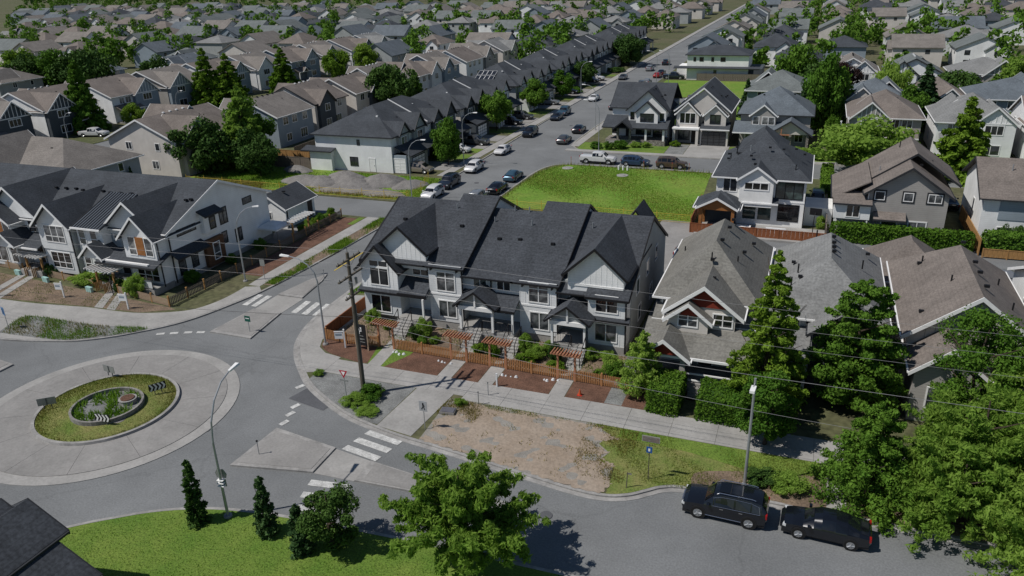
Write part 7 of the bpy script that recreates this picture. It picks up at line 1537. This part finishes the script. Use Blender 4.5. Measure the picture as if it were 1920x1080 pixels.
# house whose roof peak enters at the lower left corner
H = House('house', 'dark shingled roof of the house at the bottom left corner', 'house', (-35.2,15), absolute=True)
H.gwall(-40.5,-30.0,8.5,19.6,0,3.4,6.2,'y',M_TSID); H.gable(-40.5,-30.0,8.5,19.6,3.5,6.35,'y',M_RD,M_DKTR,ov=.4,og=.4); H.gable(-36.4,-32.4,8.5,20.4,4.9,6.05,'y',M_RD,M_DKTR,ov=.3,og=.3); H.win('b',-35,19.6,1.0,1.8,1.4,2); H.vents([(-36.5,14,5.7)])

# ---------------------------------------------------------------- far neighbourhood up to the horizon
FR = random.Random(11); FAR = [M_RB, M_RB2, M_RG, M_RBL, M_RD2, M_RGN]; FWALL = [M_WSID, M_BSID, M_LSID, M_GSID, M_BLSID]
FM = []
for i in range(12):
    a, b = 5.5+.6*(i % 3), 6+.5*(i % 4); wl = MB(); rf = MB(); zr = 8.3+.25*(i % 4)
    if i % 2: wl.exty([(-a,0),(a,0),(a,5.6),(0,zr-.1),(-a,5.6)], -b, b); rf.exty([(-a-.5,5.4),(0,zr),(a+.5,5.4),(a+.5,5.2),(0,zr-.2),(-a-.5,5.2)], -b-.4, b+.4)
    else:
        wl.box(-a,a,-b,b,0,5.6); A_ = [(-a-.5,-b-.5,5.5),(a+.5,-b-.5,5.5),(a+.5,b+.5,5.5),(-a-.5,b+.5,5.5)]; k0, k1 = (0,-b+a,zr), (0,b-a+.2,zr)
        n = len(rf.v); rf.v += A_+[k0,k1]; rf.f += [(0,1,4),(1,2,5,4),(2,3,5),(3,0,4,5),(3,2,1,0)]
    wl.exty([(a*.05,0),(a*.85,0),(a*.85,5.0),(a*.45,6.8),(a*.05,5.0)], -b-1.2, -b+1); rf.exty([(a*-.02,4.9),(a*.45,7.1),(a*.92,4.9),(a*.92,4.75),(a*.45,6.9),(a*-.02,4.75)], -b-1.5, -b+3)
    wn = MB()
    for sx in (-.6,.45):
        for z in (1,3.6): wn.box(sx*a-.7,sx*a+.7,-b-1.24 if sx > 0 else -b-.04,-b+.1,z,z+1.3)
    for sy in (-.5,.4): wn.box(a-.1,a+.04,sy*b-.6,sy*b+.6,3.6,4.8).box(-a-.04,-a+.1,sy*b-.6,sy*b+.6,3.6,4.8)
    ms = [wl.mesh('wall'), rf.mesh('roof'), wn.mesh('window')]; ms[0].materials.append(FWALL[i % 5]); ms[1].materials.append(FAR[i % 6]); ms[2].materials.append(M_GL); FM.append(ms)
cnt = 0; ROMAN = 'first second third fourth fifth sixth seventh eighth ninth tenth eleventh twelfth thirteenth fourteenth fifteenth sixteenth'.split(); ORD = ROMAN+'seventeenth eighteenth nineteenth'.split()+['twentieth']+['twenty-'+q for q in ROMAN[:9]]+['thirtieth']+['thirty-'+q for q in ROMAN[:9]]+['fortieth']+['forty-'+q for q in ROMAN[:9]]; RN = ['brown','tan','grey','blue-grey','slate','grey-green']; WN = ['white','beige','pale grey','grey','blue-grey']
for ri_, yy in enumerate(range(225, 760, 34)):
    inrow = 0
    for xx in range(-640, 520, 19):
        x = xx+FR.uniform(-2,2); y = yy+FR.uniform(-2,2)
        ax = -math.tan(YAW)*y                       # axis of view, keep to what the frame can show
        if abs(x-ax) > y*.82+25 or -66 < x < -36 or -116 < x < -84 and y < 252 or -172 < x < -131 and y < 265 or -225 < x < -170 and y < 215 or -42 < x < 55 and y < 238 or -80 < x < -50 and y < 305: continue
        if FR.random() < .12 + (.25 if y > 500 else 0) or cnt >= 290: continue
        vi = FR.randrange(12); ms = FM[vi]; cnt += 1; inrow += 1
        t = empty('distant_house', (x,y,GZ), R_(FR.choice((0,180,90,-90))), '%s-roofed %s house, %s from the left in the %s distant row' % (RN[vi % 6], WN[vi % 5], ORD[inrow-1], ROMAN[ri_]), 'house', 'distant houses towards the horizon')
        for nm, me in zip(('wall','roof','window'), ms): link(nm, me, None, t)
tp = []
rng = np.random.default_rng(5)
N_ = 1300; yy = 215+rng.random(N_)**1.3*900; ax = -math.tan(YAW)*yy; xx = ax+(rng.random(N_)*2-1)*(yy*.85+20)
keep = ~((xx > -62) & (xx < -36)) & ~((xx > -116) & (xx < 55) & (yy < 240)) & ~((xx > -225) & (xx < -100) & (yy < 225)); xx, yy = xx[keep], yy[keep]
C = []; CRr = []
for x, y in zip(xx, yy):
    hh = 5+rng.random()*7; rr_ = hh*.38
    for k in range(5): C.append((x+rng.normal()*rr_*.4, y+rng.normal()*rr_*.4, hh*(.3+.14*k))); CRr.append(rr_*(.75-.09*k))
P, N = clumps(rng, np.array(C), np.array(CRr), 260000, .45, .9)
o = link('treeline', leaf_mesh('treeline', P, N, .95*(.6+.8*rng.random(len(P))), rng, 1.3, M_LF), None); tag(o, 'distant green tree canopy among the far houses', 'trees', kind='stuff')
N_ = 2600; yy = 700+rng.random(N_)*2600; ax = -math.tan(YAW)*yy; xx = ax+(rng.random(N_)*2-1)*(yy*.85)
C = np.c_[xx, yy, 4+rng.random(len(xx))*5]; P, N = clumps(rng, C, 6+8*rng.random(len(xx)), 45000, .5, .7)
o = link('treeline', leaf_mesh('treeline', P, N, 3.2*(.6+.8*rng.random(len(P))), rng, 1.3, M_LFD), None); tag(o, 'dark far-off woods along the horizon', 'trees', kind='stuff')
